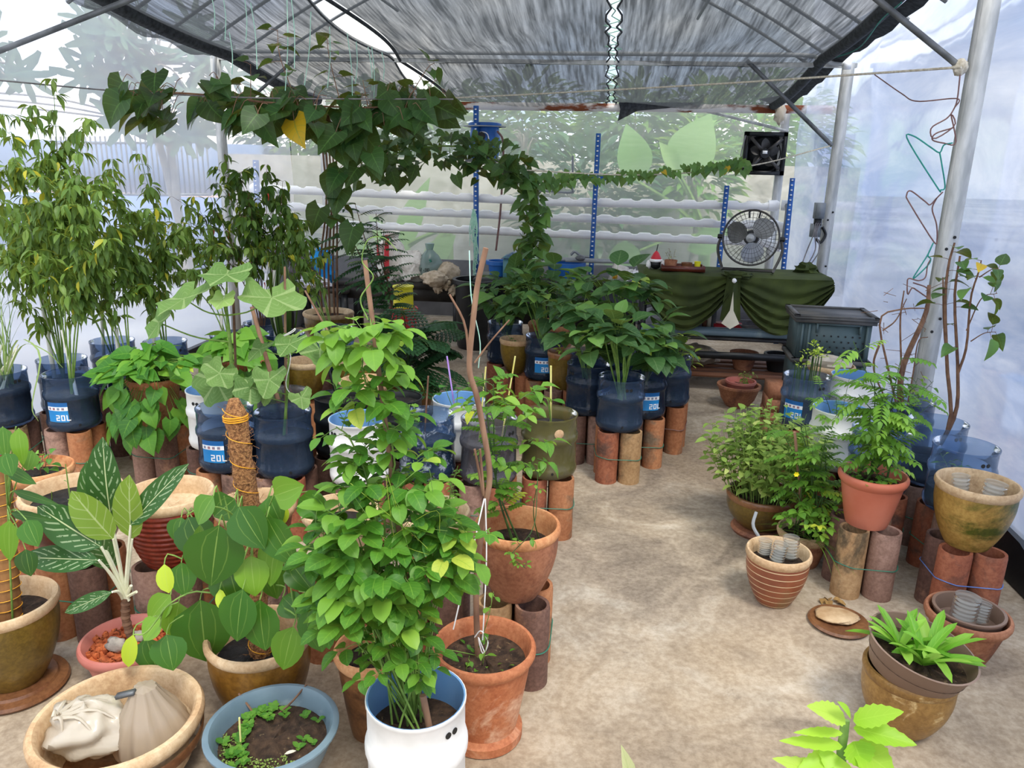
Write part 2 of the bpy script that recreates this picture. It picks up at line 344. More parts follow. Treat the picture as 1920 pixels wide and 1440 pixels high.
# ------------------------------------------------------------------ mesh builder
def V3(p): return np.array((p[0], p[1], p[2]), float)
def nrm(v):
    l = np.linalg.norm(v); return v/l if l > 1e-9 else np.array((0, 0, 1.0))
def perp(d):
    a = np.array((0, 0, 1.0)) if abs(d[2]) < .9 else np.array((1.0, 0, 0))
    s = nrm(np.cross(d, a)); return s, np.cross(s, d)
def spline(pts, n):
    """smooth curve through points"""
    p = np.array([V3(q) for q in pts]); k = len(p)
    if k == 2: t = np.linspace(0, 1, n)[:, None]; return p[0]*(1-t)+p[1]*t
    q = np.vstack([2*p[0]-p[1], p, 2*p[-1]-p[-2]]); out = []
    for t in np.linspace(0, k-1, n):
        i = min(int(t), k-2); f = t-i; a, b, c, d = q[i:i+4]
        out.append(.5*(2*b+(c-a)*f+(2*a-5*b+4*c-d)*f*f+(3*b-a-3*c+d)*f**3))
    return np.array(out)

def _template(rows, cols, half, back=None):
    """leaf blade grid: half(t) half width, back(t) outline x offset"""
    V, L, Q = [], [], []
    us = np.linspace(-1, 1, cols)
    for i in range(rows+1):
        t = i/rows; w = half(t)
        for u in us:
            xo = (back(t) if back else 0)*abs(u)**1.5
            V.append((t+xo, u*w*.5, 0)); L.append((u, t, 0))
    for i in range(rows):
        for j in range(cols-1):
            a = i*cols+j; Q.append((a, a+1, a+cols+1, a+cols))
    return np.array(V), np.array(L), np.array(Q)
def _fan(radius, seg=30, rings=2, cup=.12, wav=.05):
    V, L, Q = [(0, 0, 0)], [(0, 0, 0)], []
    for k in range(1, rings+1):
        for i in range(seg):
            a = -PI+2*PI*(i+.5)/seg; r = radius(a)*k/rings
            V.append((r*math.cos(a), r*math.sin(a), cup*r*r+wav*(k/rings)*math.sin(5*a))); L.append((.5+.5*math.sin(5*a), k/rings, 0))
    for i in range(seg-1):
        Q.append((0, 1+i, 2+i, 2+i))
        for k in range(rings-1):
            b = 1+k*seg; Q.append((b+i, b+seg+i, b+seg+i+1, b+i+1))
    return np.array(V), np.array(L), np.array(Q)
TEMPL = {
    'ovate': _template(6, 5, lambda t: math.sin(PI*min(1, t**.72))**.75 if 0 < t < 1 else .02),
    'ovate_s': _template(4, 3, lambda t: math.sin(PI*min(1, t**.75))**.7 if 0 < t < 1 else .03),
    'oval_s': _template(4, 3, lambda t: max(.05, math.sin(PI*t)**.55)),
    'oval': _template(6, 5, lambda t: max(.04, math.sin(PI*t)**.55)),
    'lance': _template(4, 3, lambda t: math.sin(PI*t**.8)**1.1 if 0 < t < 1 else .02),
    'lance_w': _template(8, 5, lambda t: math.sin(PI*t**.78)**.95 if 0 < t < 1 else .02),
    'blade': _template(7, 3, lambda t: 1-.9*t**2.2),
    'strap': _template(8, 5, lambda t: (.35+.65*math.sin(PI*min(1, t*.95))**.8)*(1 if t < .9 else (1-t)*9.5+.05)),
    'heart': _template(6, 5, lambda t: [.55, 1.0, .95, .78, .52, .24, .02][round(t*6)], lambda t: -.22*(1-t)**2.2),
    'heart_s': _template(4, 3, lambda t: [.6, 1.0, .72, .36, .03][round(t*4)], lambda t: -.22*(1-t)**2),
    'lobed': _fan(lambda a: .62*(1+.12*math.cos(5*a)+.03*math.cos(25*a))*(1 if abs(a) < 2.7 else .55), 40, 2),
    'trilobe': _fan(lambda a: .58*(1+.19*math.cos(3*a)+.03*math.cos(21*a))*(1 if abs(a) < 2.5 else .6), 36, 2),
    'papaya': _fan(lambda a: .55*(1+.62*math.cos(8*a))*(1 if abs(a) < 2.7 else .5), 48, 1, .2, 0),
    'agl': _template(8, 5, lambda t: math.sin(PI*t**.9)**.62 if 0 < t < 1 else .02),
    'tooth': _template(14, 3, lambda t: (math.sin(PI*t**.75)**.8 if 0 < t < 1 else .02)*(1+(.10 if round(t*14) % 2 else -.06))),
}
class MB:
    """collects pieces and builds them as ONE mesh object"""
    def __init__(s): s.v = []; s.f = []; s.nv = 0; s.tint = []; s.luv = []
    def add(s, V, Fc, tint=0.0, luv=None):
        V = np.asarray(V, float); s.v.append(V)
        for q in Fc: s.f.append(tuple(int(x)+s.nv for x in q))
        n = len(V); s.tint.append(np.full(n, tint)); s.luv.append(np.zeros((n, 3)) if luv is None else luv); s.nv += n
        return s
    def box(s, c, size, rz=0, tilt=None):
        x, y, z = (k/2 for k in size)
        V = np.array([(a, b, d) for d in (-z, z) for a, b in ((-x, -y), (x, -y), (x, y), (-x, y))])
        if tilt is not None: V = V @ tilt.T
        cs, sn = math.cos(rz), math.sin(rz); V = np.column_stack([V[:, 0]*cs-V[:, 1]*sn, V[:, 0]*sn+V[:, 1]*cs, V[:, 2]])+V3(c)
        return s.add(V, [(0, 3, 2, 1), (4, 5, 6, 7), (0, 1, 5, 4), (1, 2, 6, 5), (2, 3, 7, 6), (3, 0, 4, 7)])
    def beam(s, a, b, w, h=None, up=(0, 0, 1)):
        a, b = V3(a), V3(b); d = nrm(b-a); h = h or w
        sd = np.cross(d, V3(up)); sd = nrm(sd) if np.linalg.norm(sd) > 1e-6 else perp(d)[0]; u = np.cross(sd, d)
        V = [p+sd*i*w/2+u*j*h/2 for p in (a, b) for i, j in ((-1, -1), (1, -1), (1, 1), (-1, 1))]
        return s.add(V, [(0, 3, 2, 1), (4, 5, 6, 7), (0, 1, 5, 4), (1, 2, 6, 5), (2, 3, 7, 6), (3, 0, 4, 7)])
    def lathe(s, prof, c=(0, 0, 0), seg=32, axis=None, a0=0, a1=2*PI, wob=0):
        closed = abs(a1-a0-2*PI) < 1e-6; na = seg if closed else seg+1
        an = a0+(a1-a0)*np.arange(na)/seg
        V = []
        for r, z in prof:
            rr = r*(1+wob*np.sin(3*an+z*9))
            V.append(np.column_stack([rr*np.cos(an), rr*np.sin(an), np.full(na, z)]))
        V = np.vstack(V)
        if axis is not None:
            d = nrm(V3(axis)); x, y = perp(d); V = V[:, :1]*x+V[:, 1:2]*y+V[:, 2:]*d
        Fc = []
        for i in range(len(prof)-1):
            for j in range(na if closed else na-1):
                k = (j+1) % na; Fc.append((i*na+j, i*na+k, (i+1)*na+k, (i+1)*na+j))
        return s.add(V+V3(c), Fc)
    def disc(s, c, r, seg=28, bumpy=0, axis=None):
        V = [(0, 0, bumpy*.5)]
        for k in (.35, .68, 1.0):
            for j in range(seg):
                a = 2*PI*j/seg; V.append((r*k*math.cos(a), r*k*math.sin(a), bumpy*random.uniform(-1, 1) if k < 1 else 0))
        Fc = []
        for j in range(seg):
            k = (j+1) % seg; Fc.append((0, 1+j, 1+k))
            for q in range(2): Fc.append((1+q*seg+j, 1+(q+1)*seg+j, 1+(q+1)*seg+k, 1+q*seg+k))
        V = np.array(V)
        if axis is not None:
            d = nrm(V3(axis)); x, y = perp(d); V = V[:, :1]*x+V[:, 1:2]*y+V[:, 2:]*d
        return s.add(V+V3(c), Fc)
    def tube(s, pts, r0, r1=None, sides=6, cap=True):
        P = np.asarray(pts, float); r1 = r0 if r1 is None else r1; n = len(P)
        T = np.gradient(P, axis=0); V = []
        x, y = perp(nrm(T[0]))
        for i in range(n):
            d = nrm(T[i]); x = nrm(x-d*np.dot(x, d)); y = np.cross(d, x); r = r0+(r1-r0)*i/(n-1)
            a = 2*PI*np.arange(sides)/sides; V.append(P[i]+r*(np.cos(a)[:, None]*x+np.sin(a)[:, None]*y))
        Fc = [(i*sides+j, i*sides+(j+1) % sides, (i+1)*sides+(j+1) % sides, (i+1)*sides+j) for i in range(n-1) for j in range(sides)]
        if cap: Fc += [tuple(range(sides))[::-1], tuple((n-1)*sides+j for j in range(sides))]
        return s.add(np.vstack(V), Fc)
    def blob(s, c, r, seg=14, rings=9, rough=.12, squash=None):
        V = []; r = (r, r, r) if np.isscalar(r) else r; ph = RNG.uniform(0, 6, 6)
        for i in range(rings+1):
            th = PI*i/rings
            for j in range(seg):
                a = 2*PI*j/seg; d = np.array((math.sin(th)*math.cos(a), math.sin(th)*math.sin(a), math.cos(th)))
                k = 1+rough*(math.sin(3*a+ph[0]+4*th)*math.sin(2*th+ph[1])+.6*math.sin(7*a+ph[2]+5*th)*math.sin(th)+.5*math.sin(9*th+ph[3]+2*a)*math.sin(th))
                V.append(V3(c)+d*k*np.array(r))
        Fc = [(i*seg+j, (i+1)*seg+j, (i+1)*seg+(j+1) % seg, i*seg+(j+1) % seg) for i in range(rings) for j in range(seg)]
        return s.add(V, Fc)
    def leaf(s, kind, base, d, up, L, W, tint=.3, droop=.2, fold=.15, twist=0):
        T, luv, Q = TEMPL[kind]; d = nrm(V3(d)); up = V3(up)
        sd = np.cross(up, d); sd = nrm(sd) if np.linalg.norm(sd) > 1e-6 else perp(d)[0]; u = np.cross(d, sd)
        if twist: sd, u = sd*math.cos(twist)+u*math.sin(twist), u*math.cos(twist)-sd*math.sin(twist)
        x, y = T[:, 0], T[:, 1]; z = T[:, 2]*L+np.abs(y)*W*fold*2-droop*L*x*np.abs(x)
        V = V3(base)+(x*L*(1-.25*abs(droop)*x))[:, None]*d+(y*W)[:, None]*sd+z[:, None]*u
        return s.add(V, Q, tint, luv)
    def build(s, name, mat, parent=None, smooth=True, label=None):
        me = bpy.data.meshes.new(name); V = np.vstack(s.v); off = np.zeros(3)
        if parent is not None:
            p = parent; 
            while p is not None: off += np.array(p.location); p = p.parent
        else:
            off = np.array((V[:, 0].mean(), V[:, 1].mean(), V[:, 2].min()))
        V = V-off
        f = []
        for q in s.f:
            if len(q) == 4 and q[2] == q[3]: q = q[:3]
            f.append(q)
        lens = np.array([len(q) for q in f], dtype=np.int32); starts = np.concatenate([[0], np.cumsum(lens)[:-1]]).astype(np.int32)
        me.vertices.add(len(V)); me.vertices.foreach_set('co', V.astype(np.float32).ravel())
        loops = np.array([i for q in f for i in q], dtype=np.int32)
        me.loops.add(len(loops)); me.loops.foreach_set('vertex_index', loops)
        me.polygons.add(len(f)); me.polygons.foreach_set('loop_start', starts)
        me.update(calc_edges=True); me.validate()
        if smooth: me.polygons.foreach_set('use_smooth', np.ones(len(me.polygons), dtype=bool))
        ti = np.concatenate(s.tint)
        if smooth and not ti.any(): me.set_sharp_from_angle(angle=math.radians(48))
        if ti.any() and len(me.vertices) == len(ti):
            a = me.attributes.new('tint', 'FLOAT', 'POINT'); a.data.foreach_set('value', ti.astype(np.float32))
            b = me.attributes.new('luv', 'FLOAT_VECTOR', 'POINT'); b.data.foreach_set('vector', np.vstack(s.luv).astype(np.float32).ravel())
        me.materials.append(M[mat] if isinstance(mat, str) else mat)
        o = bpy.data.objects.new(name, me); COL.objects.link(o)
        if parent is not None: o.parent = parent
        else: o.location = off
        if label: o['label'] = label
        return o

def tag(o, label, cat, group=None, kind=None):
    o['label'] = label; o['category'] = cat
    if group: o['group'] = group
    if kind: o['kind'] = kind
    return o
def thing(name, label, cat, loc, group=None):
    o = bpy.data.objects.new(name, None); COL.objects.link(o); o.location = loc; o.empty_display_size = .05
    return tag(o, label, cat, group)
def struct(name, mb, mat, label=None, cat='structure', smooth=False):
    o = mb.build(name, mat, None, smooth); o['kind'] = 'structure'
    if label: o['label'] = label; o['category'] = cat
    return o
def single(name, mb, mat, label, cat, group=None, smooth=True): return tag(mb.build(name, mat, None, smooth), label, cat, group)
def rnd(a, b): return random.uniform(a, b)
def rdir(zlo=-1, zhi=1):
    a = rnd(0, 2*PI); z = rnd(zlo, zhi); s = math.sqrt(max(0, 1-z*z)); return np.array((s*math.cos(a), s*math.sin(a), z))
UP = np.array((0, 0, 1.0))
def text_strokes(mb, cx, ang, R, z, h, s):
    """seven-segment style digits wrapped on a cylinder of radius R about cx, starting at angle ang"""
    SEG = {'2': 'abged', '0': 'abcdef', 'L': 'def', '3': 'abgcd', 'i': 'c', 'R': 'abefgc', '7': 'abc'}
    w = h*.62; th = h*.17; x = 0
    for ch in s:
        for q in SEG[ch]:
            x0, x1, z0, z1 = {'a': (0, w, h-th, h), 'd': (0, w, 0, th), 'g': (0, w, h/2-th/2, h/2+th/2), 'b': (w-th, w, h/2, h), 'c': (w-th, w, 0, h/2),
                              'f': (0, th, h/2, h), 'e': (0, th, 0, h/2)}[q]
            n = 4; V = []; Fc = []
            for i in range(n+1):
                a = ang+(x+x0+(x1-x0)*i/n)/R
                for zz in (z0, z1): V.append((cx[0]+R*math.cos(a), cx[1]+R*math.sin(a), z+zz))
            for i in range(n): Fc.append((2*i, 2*i+2, 2*i+3, 2*i+1))
            mb.add(V, Fc)
        x += w*1.35
def arc_patch(mb, cx, R, a0, a1, z0, z1, n=8):
    V = []
    for i in range(n+1):
        a = a0+(a1-a0)*i/n
        for z in (z0, z1): V.append((cx[0]+R*math.cos(a), cx[1]+R*math.sin(a), z))
    mb.add(V, [(2*i, 2*i+2, 2*i+3, 2*i+1) for i in range(n)])

# ------------------------------------------------------------------ plant pieces
def tint(): return min(1.0, max(0.02, random.betavariate(2.2, 3.0)+(.45 if random.random() < .03 else 0)))
def unit(lf, st, p, d, kind, shape, L, W, pet=.03, t=None, droop=.35, up=UP, pr=.0012):
    """one leaf on a petiole from p towards d: simple, tri (three leaflets) or pinn (paired leaflets)"""
    d = nrm(V3(d)); p = V3(p); t = tint() if t is None else t
    e = p+d*pet
    if pet > .004: st.tube(np.array([p, p+d*pet*.5+UP*pet*.06, e]), pr, pr*.8, 4, False)
    tj = lambda: min(1, max(.01, t+rnd(-.08, .08)))
    if kind == 'simple': lf.leaf(shape, e, d, up, L, W, tj(), droop*rnd(.4, 1.7), rnd(-.02, .3), rnd(-.5, .5))
    elif kind == 'tri':
        sd = nrm(np.cross(up, d)) if abs(np.dot(up, d)) < .98 else perp(d)[0]; k = L*.35
        st.tube(np.array([e, e+d*k]), pr*.8, pr*.6, 4, False)
        lf.leaf(shape, e+d*k, d-UP*.15, up, L, W, tj(), droop*rnd(.6, 1.4), .12, rnd(-.25, .25))
        for sg in (1, -1): lf.leaf(shape, e+sd*sg*.004, d*.35+sd*sg*.9-UP*.12, up, L*rnd(.82, .95), W*.9, tj(), droop*rnd(.6, 1.4), .12, rnd(-.25, .25))
    else:
        n = 5 if kind == 'pinn' else 9; RL = L*n*.42
        sd = nrm(np.cross(up, d)) if abs(np.dot(up, d)) < .98 else perp(d)[0]
        P = [e+d*RL*q-UP*droop*RL*q*q*.6 for q in np.linspace(0, 1, 6)]; st.tube(np.array(P), pr, pr*.5, 4, False)
        for i in range(n):
            q = (i+.6)/n; b = e+d*RL*q-UP*droop*RL*q*q*.6
            for sg in (1, -1): lf.leaf(shape, b, d*.55+sd*sg*.85-UP*.18, up, L*(1-.25*q), W*(1-.2*q), tj(), droop*.7, .12)
        lf.leaf(shape, P[-1], d-UP*.4, up, L*.8, W*.8, tj(), droop, .12)
def shoot(lf, st, pts, r0, r1, n, t0, t1, kind, shape, L, W, pet=.03, droop=.35, spread=1.0, lift=.1, grow=None, down=0, sides=6, t=None):
    """a stem through pts with n leaves spiralling between t0 and t1"""
    P = spline(pts, 14); st.tube(P, r0, r1, sides)
    a = rnd(0, 6)
    for i in range(n):
        q = t0+(t1-t0)*(i+rnd(.1, .9))/n; k = min(12, int(q*13)); f = q*13-k; p = P[k]*(1-f)+P[k+1]*f
        a += 2.4; tdir = nrm(P[k+1]-P[k]); x, y = perp(tdir)
        d = (x*math.cos(a)+y*math.sin(a))*spread+UP*(lift-down)+tdir*.15
        s = (1-.45*q if grow is None else grow)*rnd(.75, 1.2)
        unit(lf, st, p, d, kind, shape, L*s, W*s, pet*rnd(.7, 1.3), t, droop)
    return P
def cloud(lf, st, c, r, n, kind, shape, L, W, pet, droop=.35, root=None, shell=.55, lift=.25, t=None, stem_r=.0015, zbias=0):
    """leaves through an ellipsoid canopy, each facing outwards from its middle"""
    c, r = V3(c), np.array(r, float)
    for i in range(n):
        d = rdir(-.8+zbias, 1); k = shell+(1-shell)*random.random()**.5; p = c+d*r*k
        out = nrm(d*np.array((1, 1, .35))+UP*lift); s = rnd(.7, 1.25)
        unit(lf, st, p-out*pet*.6, out, kind, shape, L*s, W*s, pet*rnd(.6, 1.2), t, droop, UP+d*.25)
        if root is not None and i % 6 == 0: st.tube(spline([root, (V3(root)+p)/2+np.array((0, 0, .03)), p-out*pet*.6], 6), stem_r*1.6, stem_r, 4, False)
# ------------------------------------------------------------------ the house: floor, film walls, roof
XL, XR, YB, YF = -3.45, 1.85, 8.35, -3.0
mb = MB()
nx, ny = 24, 40
V = [(-3.5+5.4*i/nx, YF+(YB+.05-YF)*j/ny, 0) for j in range(ny+1) for i in range(nx+1)]
mb.add(V, [(j*(nx+1)+i, j*(nx+1)+i+1, (j+1)*(nx+1)+i+1, (j+1)*(nx+1)+i) for j in range(ny) for i in range(nx)])
struct('floor', mb, 'floor', 'worn beige concrete floor with stains and scratches', 'floor', True)
def film(name, mat, P, nu, nv, label, wav=.012):
    """film panel P(u,v) with faint ripples along its normal"""
    mb = MB(); V = []
    for j in range(nv+1):
        for i in range(nu+1): V.append(P(i/nu, j/nv, wav*(math.sin(i*1.1+j*.7)+.7*math.sin(i*.45-j*1.9))))
    mb.add(V, [(j*(nu+1)+i, j*(nu+1)+i+1, (j+1)*(nu+1)+i+1, (j+1)*(nu+1)+i) for j in range(nv) for i in range(nu)])
    return struct(name, mb, mat, label, 'film', True)
film('wall_left', 'film_left', lambda u, v, w: (XL+w, YF+(YB-YF)*u, 2.8*v), 40, 10, 'milky clear plastic film wall on the left with tree shapes showing through')
film('wall_right', 'film_side', lambda u, v, w: (XR+w, YF+(YB-YF)*u, .10+2.7*v), 40, 10, 'bluish clear plastic film wall on the right')
film('wall_back', 'film_back', lambda u, v, w: (XL+(XR-XL)*u, YB+w, .02+3.3*v), 24, 10, 'clear plastic film wall at the back with garden behind')
film('ceiling', 'film_roof', lambda u, v, w: (XL+(XR-XL)*u, YF+(YB-YF)*v, 2.8+.9*math.sin(PI*u)+w), 24, 30, 'arched clear plastic roof film above the shade nets', .008)
mb = MB().box((1.83, 3.0, .075), (.07, 10.6, .15)); V = []
for j in range(60):
    y = -2+j*.172; h = .13+.03*math.sin(j*1.7)+.02*math.sin(j*.6)
    V += [(1.79, y, h+.03), (1.77-.02*math.sin(j*.9), y, .005)]
mb.add(V, [(2*j, 2*j+1, 2*j+3, 2*j+2) for j in range(59)])
struct('baseboard_right', mb, 'black_film', 'black plastic skirt along the foot of the right film wall', 'skirting', True)
mb = MB().box((-.8, 8.28, .32), (4.9, .03, .62))
struct('baseboard_back', mb, 'grey_board', 'low dark grey board along the foot of the back wall', 'skirting')
mb = MB().box((-3.42, 3, .05), (.05, 10.5, .1)); struct('baseboard_left', mb, 'black_film', 'black strip along the foot of the left film wall', 'skirting')

# posts, bars, braces, ribs
def post(name, a, b, w, d, label, mat='steel', dots=True):
    t = thing(name, label, 'post', tuple(a), 'galvanised posts of the house')
    a, b = V3(a), V3(b)
    mb = MB().beam(a, b, w, .008, (0, 1, 0))
    for sg in (-1, 1): mb.beam(a+np.array((sg*w*.5, d*.5, 0)), b+np.array((sg*w*.5, d*.5, 0)), .008, d, (0, 1, 0))
    mb.build('channel', mat, t, False)
    if dots:
        q = MB()
        for z in (.85, .92, 1.28, 1.34): q.lathe([(.0, -.003), (.008, -.003), (.008, .003), (0, .003)], (a[0]-.01*(1 if z in (.85, 1.28) else -2), a[1]-.004, z), 8, (0, 1, 0))
        q.build('bolt_hole', 'hole', t)
    return t
post('steel_post', (1.73, 4.2, 0), (1.73, 4.2, 2.68), .078, .05, 'broad galvanised steel post nearest on the right, wire hangers hooked beside it')
post('steel_post', (1.72, 6.4, 0), (1.72, 6.4, 2.42), .07, .05, 'galvanised steel post behind the cloth-covered table, sockets fixed on it')
post('steel_post', (1.68, 8.24, 0), (1.68, 8.24, 2.3), .07, .05, 'galvanised steel corner post beside the black extractor fan', dots=False)
post('steel_post', (-3.26, 6.4, 0), (-3.26, 6.4, 2.42), .06, .05, 'slim steel post at left passing behind the hanging vine leaves', dots=False)
post('steel_post', (-3.05, 8.24, 0), (-3.05, 8.24, 2.3), .06, .05, 'steel post in the far left corner behind the tall vine stems', dots=False)
def bar(name, a, b, r, mat, label, cat='bar', group=None): return single(name, MB().tube(spline([a, b], 4), r, None, 8), mat, label, cat, group)
single('cross_beam', MB().beam((-3.3, 6.44, 2.43), (1.78, 6.44, 2.41), .05, .03), 'steel', 'long grey steel cross beam under the shade nets', 'beam')
P = spline([deep(404, 200, 6.34), deep(403, 108, 6.34), deep(408, 98, 6.34), deep(430, 95, 6.34)], 12)
P = np.vstack([P, spline([deep(460, 96, 6.34), deep(1500, 103, 6.34)], 10), spline([deep(1525, 105, 6.34), deep(1545, 113, 6.34), deep(1562, 119, 6.34), deep(1586, 121, 6.34)], 8)])
t = thing('conduit', 'pale grey conduit pipe bent along the cross beam', 'pipe', tuple(deep(404, 200, 6.34)))
MB().tube(P, .016, None, 8).build('pipe', 'pale_grey_pvc', t)
MB().box(deep(1588, 122, 6.33), (.05, .05, .06)).build('junction_box', 'pvc', t, False)
mb = MB().beam(deep(730, 197, 8.16), deep(1560, 206, 8.16), .05, .075)
single('back_beam', mb, 'rust', 'rusty white-painted beam along the top of the back wall', 'beam', None, False)
bar('brace', deep(1640, -5, 4.2), deep(1808, 132, 4.2), .016, 'steel_dark', 'diagonal steel brace meeting the broad right post', 'brace', 'diagonal braces')
single('joint_wrap', MB().blob(deep(1800, 126, 4.2), (.035, .035, .04), 10, 6), 'rope', 'rope wrapping where the diagonal brace meets the broad right post', 'wrapping')
bar('brace', deep(1400, 113, 6.38), deep(1560, 273, 6.38), .016, 'steel_dark', 'diagonal steel brace running down to the post behind the table', 'brace', 'diagonal braces')
bar('brace', deep(1290, 200, 8.2), deep(1478, 246, 8.2), .014, 'steel', 'thin light brace above the black extractor fan', 'brace', 'diagonal braces')
bar('brace', deep(-20, 103, 4.2), deep(255, -5, 4.2), .016, 'steel_dark', 'steel brace crossing the upper left corner before the film', 'brace', 'diagonal braces')
bar('brace', deep(470, 185, 6.4), deep(560, 105, 6.4), .014, 'steel_dark', 'short brace beside the left post under the cross beam', 'brace', 'diagonal braces')
names = 'first second third fourth fifth sixth seventh eighth ninth'.split()
for i, Y in enumerate((3.6, 4.2, 4.75, 5.3, 5.85, 6.4, 7.0, 7.6)):
    P = [(XL+.12+(XR-XL-.24)*u, Y, 2.47+1.0*math.sin(PI*(.02+.96*u))) for u in np.linspace(0, 1, 30)]
    single('roof_rib', MB().tube(np.array(P), .013, None, 6), 'steel_dark', f'thin arched roof rib above the net, {names[i]} from the camera', 'rib', 'arched roof ribs')
for X in (-2.2, -.8, .75):
    u = (X-XL)/(XR-XL); z = 2.42+1.0*math.sin(PI*u)
    bar('purlin', (X, 1.5, z), (X, 8.2, z), .014, 'steel_dark', {-2.2: 'lengthwise roof tube above the left shade net', -.8: 'lengthwise roof tube above the middle shade net', .75: 'lengthwise roof tube above the right shade net'}[X], 'tube', 'lengthwise roof tubes')

# shade nets
def zn(Y): return 2.275+.097*(8.2-Y)-.045*abs(math.sin(PI*(Y-4.2)/2.1))
def net_panel(label, xl, xr, hem_l, hem_r, Y1=8.18):
    t = thing('shade_net', label, 'shade net', (0, 5, 2.4), 'dark shade nets under the roof'); mb = MB(); nu, nv = 16, 50
    for j in range(nv+1):
        Y = 3.3+(Y1-3.3)*j/nv
        for i in range(nu+1):
            u = i/nu; X = xl(Y)*(1-u)+xr(Y)*u; mb.v.append(np.array([(X, Y, zn(Y)-.05*math.sin(PI*u)+.012*math.sin(Y*7+u*9)*math.sin(PI*u))]))
    V = np.vstack(mb.v); mb.v = []
    mb.add(V, [(j*(nu+1)+i, j*(nu+1)+i+1, (j+1)*(nu+1)+i+1, (j+1)*(nu+1)+i) for j in range(nv) for i in range(nu)])
    mb.build('netting', 'net', t)
    for f, hem in ((xl, hem_l), (xr, hem_r)):
        if not hem: continue
        P = [(f(Y), Y, zn(Y)-.02) for Y in np.linspace(3.3, Y1, 40)]
        MB().tube(np.array(P), hem, None, 8).build('rolled_hem', 'net_hem', t)
    return t
lens = lambda Y, a: a*abs(math.sin(PI*(Y-6.4)/1.85))
def gapc(Y): return -1.70-.02*(8.2-Y)
sc = lambda Y: .008+.05*abs(math.sin(PI*Y/.33))*(.5+.5*math.sin(Y*2.1)**2)
net_panel('grey shade net panel at the left with a thick rolled edge', lambda Y: -3.06-.01*(8.2-Y), lambda Y: gapc(Y)-lens(Y, .08)-.02, .05, .008)
net_panel('wide grey shade net panel in the middle of the roof', lambda Y: gapc(Y)+lens(Y, .12)+.02, lambda Y: -.03-sc(Y), .012, .006)
net_panel('grey shade net panel at the right with a rolled edge', lambda Y: -.03+sc(Y), lambda Y: 1.53-.015*(8.2-Y), .006, .042)
mb = MB(); V = []
for j in range(31):
    Y = 3.3+j*.10; V += [(-3.10, Y, zn(Y)), (-3.24, Y, zn(Y)-.05-.02*math.sin(j))]
mb.add(V, [(2*j, 2*j+1, 2*j+3, 2*j+2) for j in range(30)]); single('net_flap', mb, 'net', 'thin loose strip of net hanging along the left rolled edge', 'net')
mb = MB(); V = []
for j in range(31):
    Y = 3.3+j*.155; V += [(1.56, Y, zn(Y)), (1.65, Y, zn(Y)-.025-.012*math.sin(j*2))]
mb.add(V, [(2*j, 2*j+1, 2*j+3, 2*j+2) for j in range(30)]); single('net_flap', mb, 'net_hem', 'dark strip of net hanging along the right rolled edge', 'net')
def flap(px, label, Y=8.12):
    mb = MB(); n = len(px)
    for dy in (0, .012): mb.v.append(np.array([tuple(deep(x, y, Y+dy)) for x, y in px]))
    V = np.vstack(mb.v); mb.v = []
    mb.add(V, [tuple(range(n)), tuple(range(2*n-1, n-1, -1))]+[(i, (i+1) % n, n+(i+1) % n, n+i) for i in range(n)])
    return single('net_corner', mb, 'net_hem', label, 'net', None, False)
flap([(1160, 192), (1320, 192), (1250, 203), (1195, 208), (1158, 227), (1163, 205)], 'torn corner of dark net drooping below the seam')
flap([(1420, 186), (1470, 178), (1462, 190), (1450, 203), (1440, 192)], 'small torn net corner drooping at the right end of the back beam')
mb = MB(); P = []
for j, Y in enumerate(np.arange(3.3, 8.1, .1)): P.append((-.03+(.07 if j % 2 else -.07)*(.5+.4*math.sin(j)), Y, zn(Y)-.012))
mb.tube(np.array(P), .004, None, 4); single('lacing_cord', mb, 'string_green', 'mint cord laced zigzag along the middle net seam', 'cord')
P = spline([deep(1560, 110, 6.3), deep(1610, 90, 5.8), deep(1650, 40, 5), deep(1690, 5, 4.5)], 20)
single('edge_cord', MB().tube(P, .005, None, 4), 'wire_teal', 'teal cord looped along the right rolled net edge', 'cord')

# ropes and strings
def rope(name, pts, r, mat, label, cat='rope', n=24): return single(name, MB().tube(spline(pts, n), r, None, 5), mat, label, cat)
rope('rope', [deep(1802, 126, 4.15), deep(1300, 160, 5.4), deep(860, 183, 6.6), deep(610, 190, 7.6)], .006, 'rope', 'pale rope strung across the house below the nets')
rope('rope', [deep(-10, 150, 3.6), deep(240, 172, 4.2), deep(500, 184, 4.5), deep(850, 186, 4.9)], .004, 'wire_grey', 'thin grey line at upper left carrying the big vine leaves', 'rope')
rope('rope', [deep(1556, 274, 6.35), deep(1400, 312, 6.2), deep(1200, 328, 6.0), deep(960, 318, 5.7)], .005, 'rope', 'thin rope from the right post carrying the small-leaved vine', 'rope')
for i, (x, y0, y1, Y, lean) in enumerate([(396, -10, 55, 4.3, 6), (418, -10, 75, 4.4, 4), (458, -10, 80, 4.4, 3), (538, -5, 170, 4.5, -3), (546, -5, 128, 4.4, 6), (583, 22, 160, 4.6, -12), (618, 50, 165, 4.7, -4), (651, 62, 190, 4.8, 10), (668, 78, 160, 4.9, -2), (690, 88, 170, 5.0, 8), (697, 88, 190, 5.0, 4), (716, 98, 150, 5.1, 3), (470, 5, 130, 4.4, 12), (430, 60, 140, 4.4, 5)]):
    a, b = deep(x, y0, Y), deep(x+lean, y1, Y)
    rope('hanging_string', [a, (a+b)/2+Vector((.01, 0, 0)), b], .0028, 'string_green', ['mint string hanging from the left net, ' + s for s in ('leftmost of all', 'second from the left wall', 'third from the left wall', 'fifth from the left wall', 'sixth from the left wall', 'eighth from the left wall', 'just left of the white gap', 'under the white gap', 'right of the white gap', 'sixth from the right end', 'third from the right end', 'rightmost of all', 'fourth from the left wall', 'shortest and lowest at the beam')][i], 'string', 10)
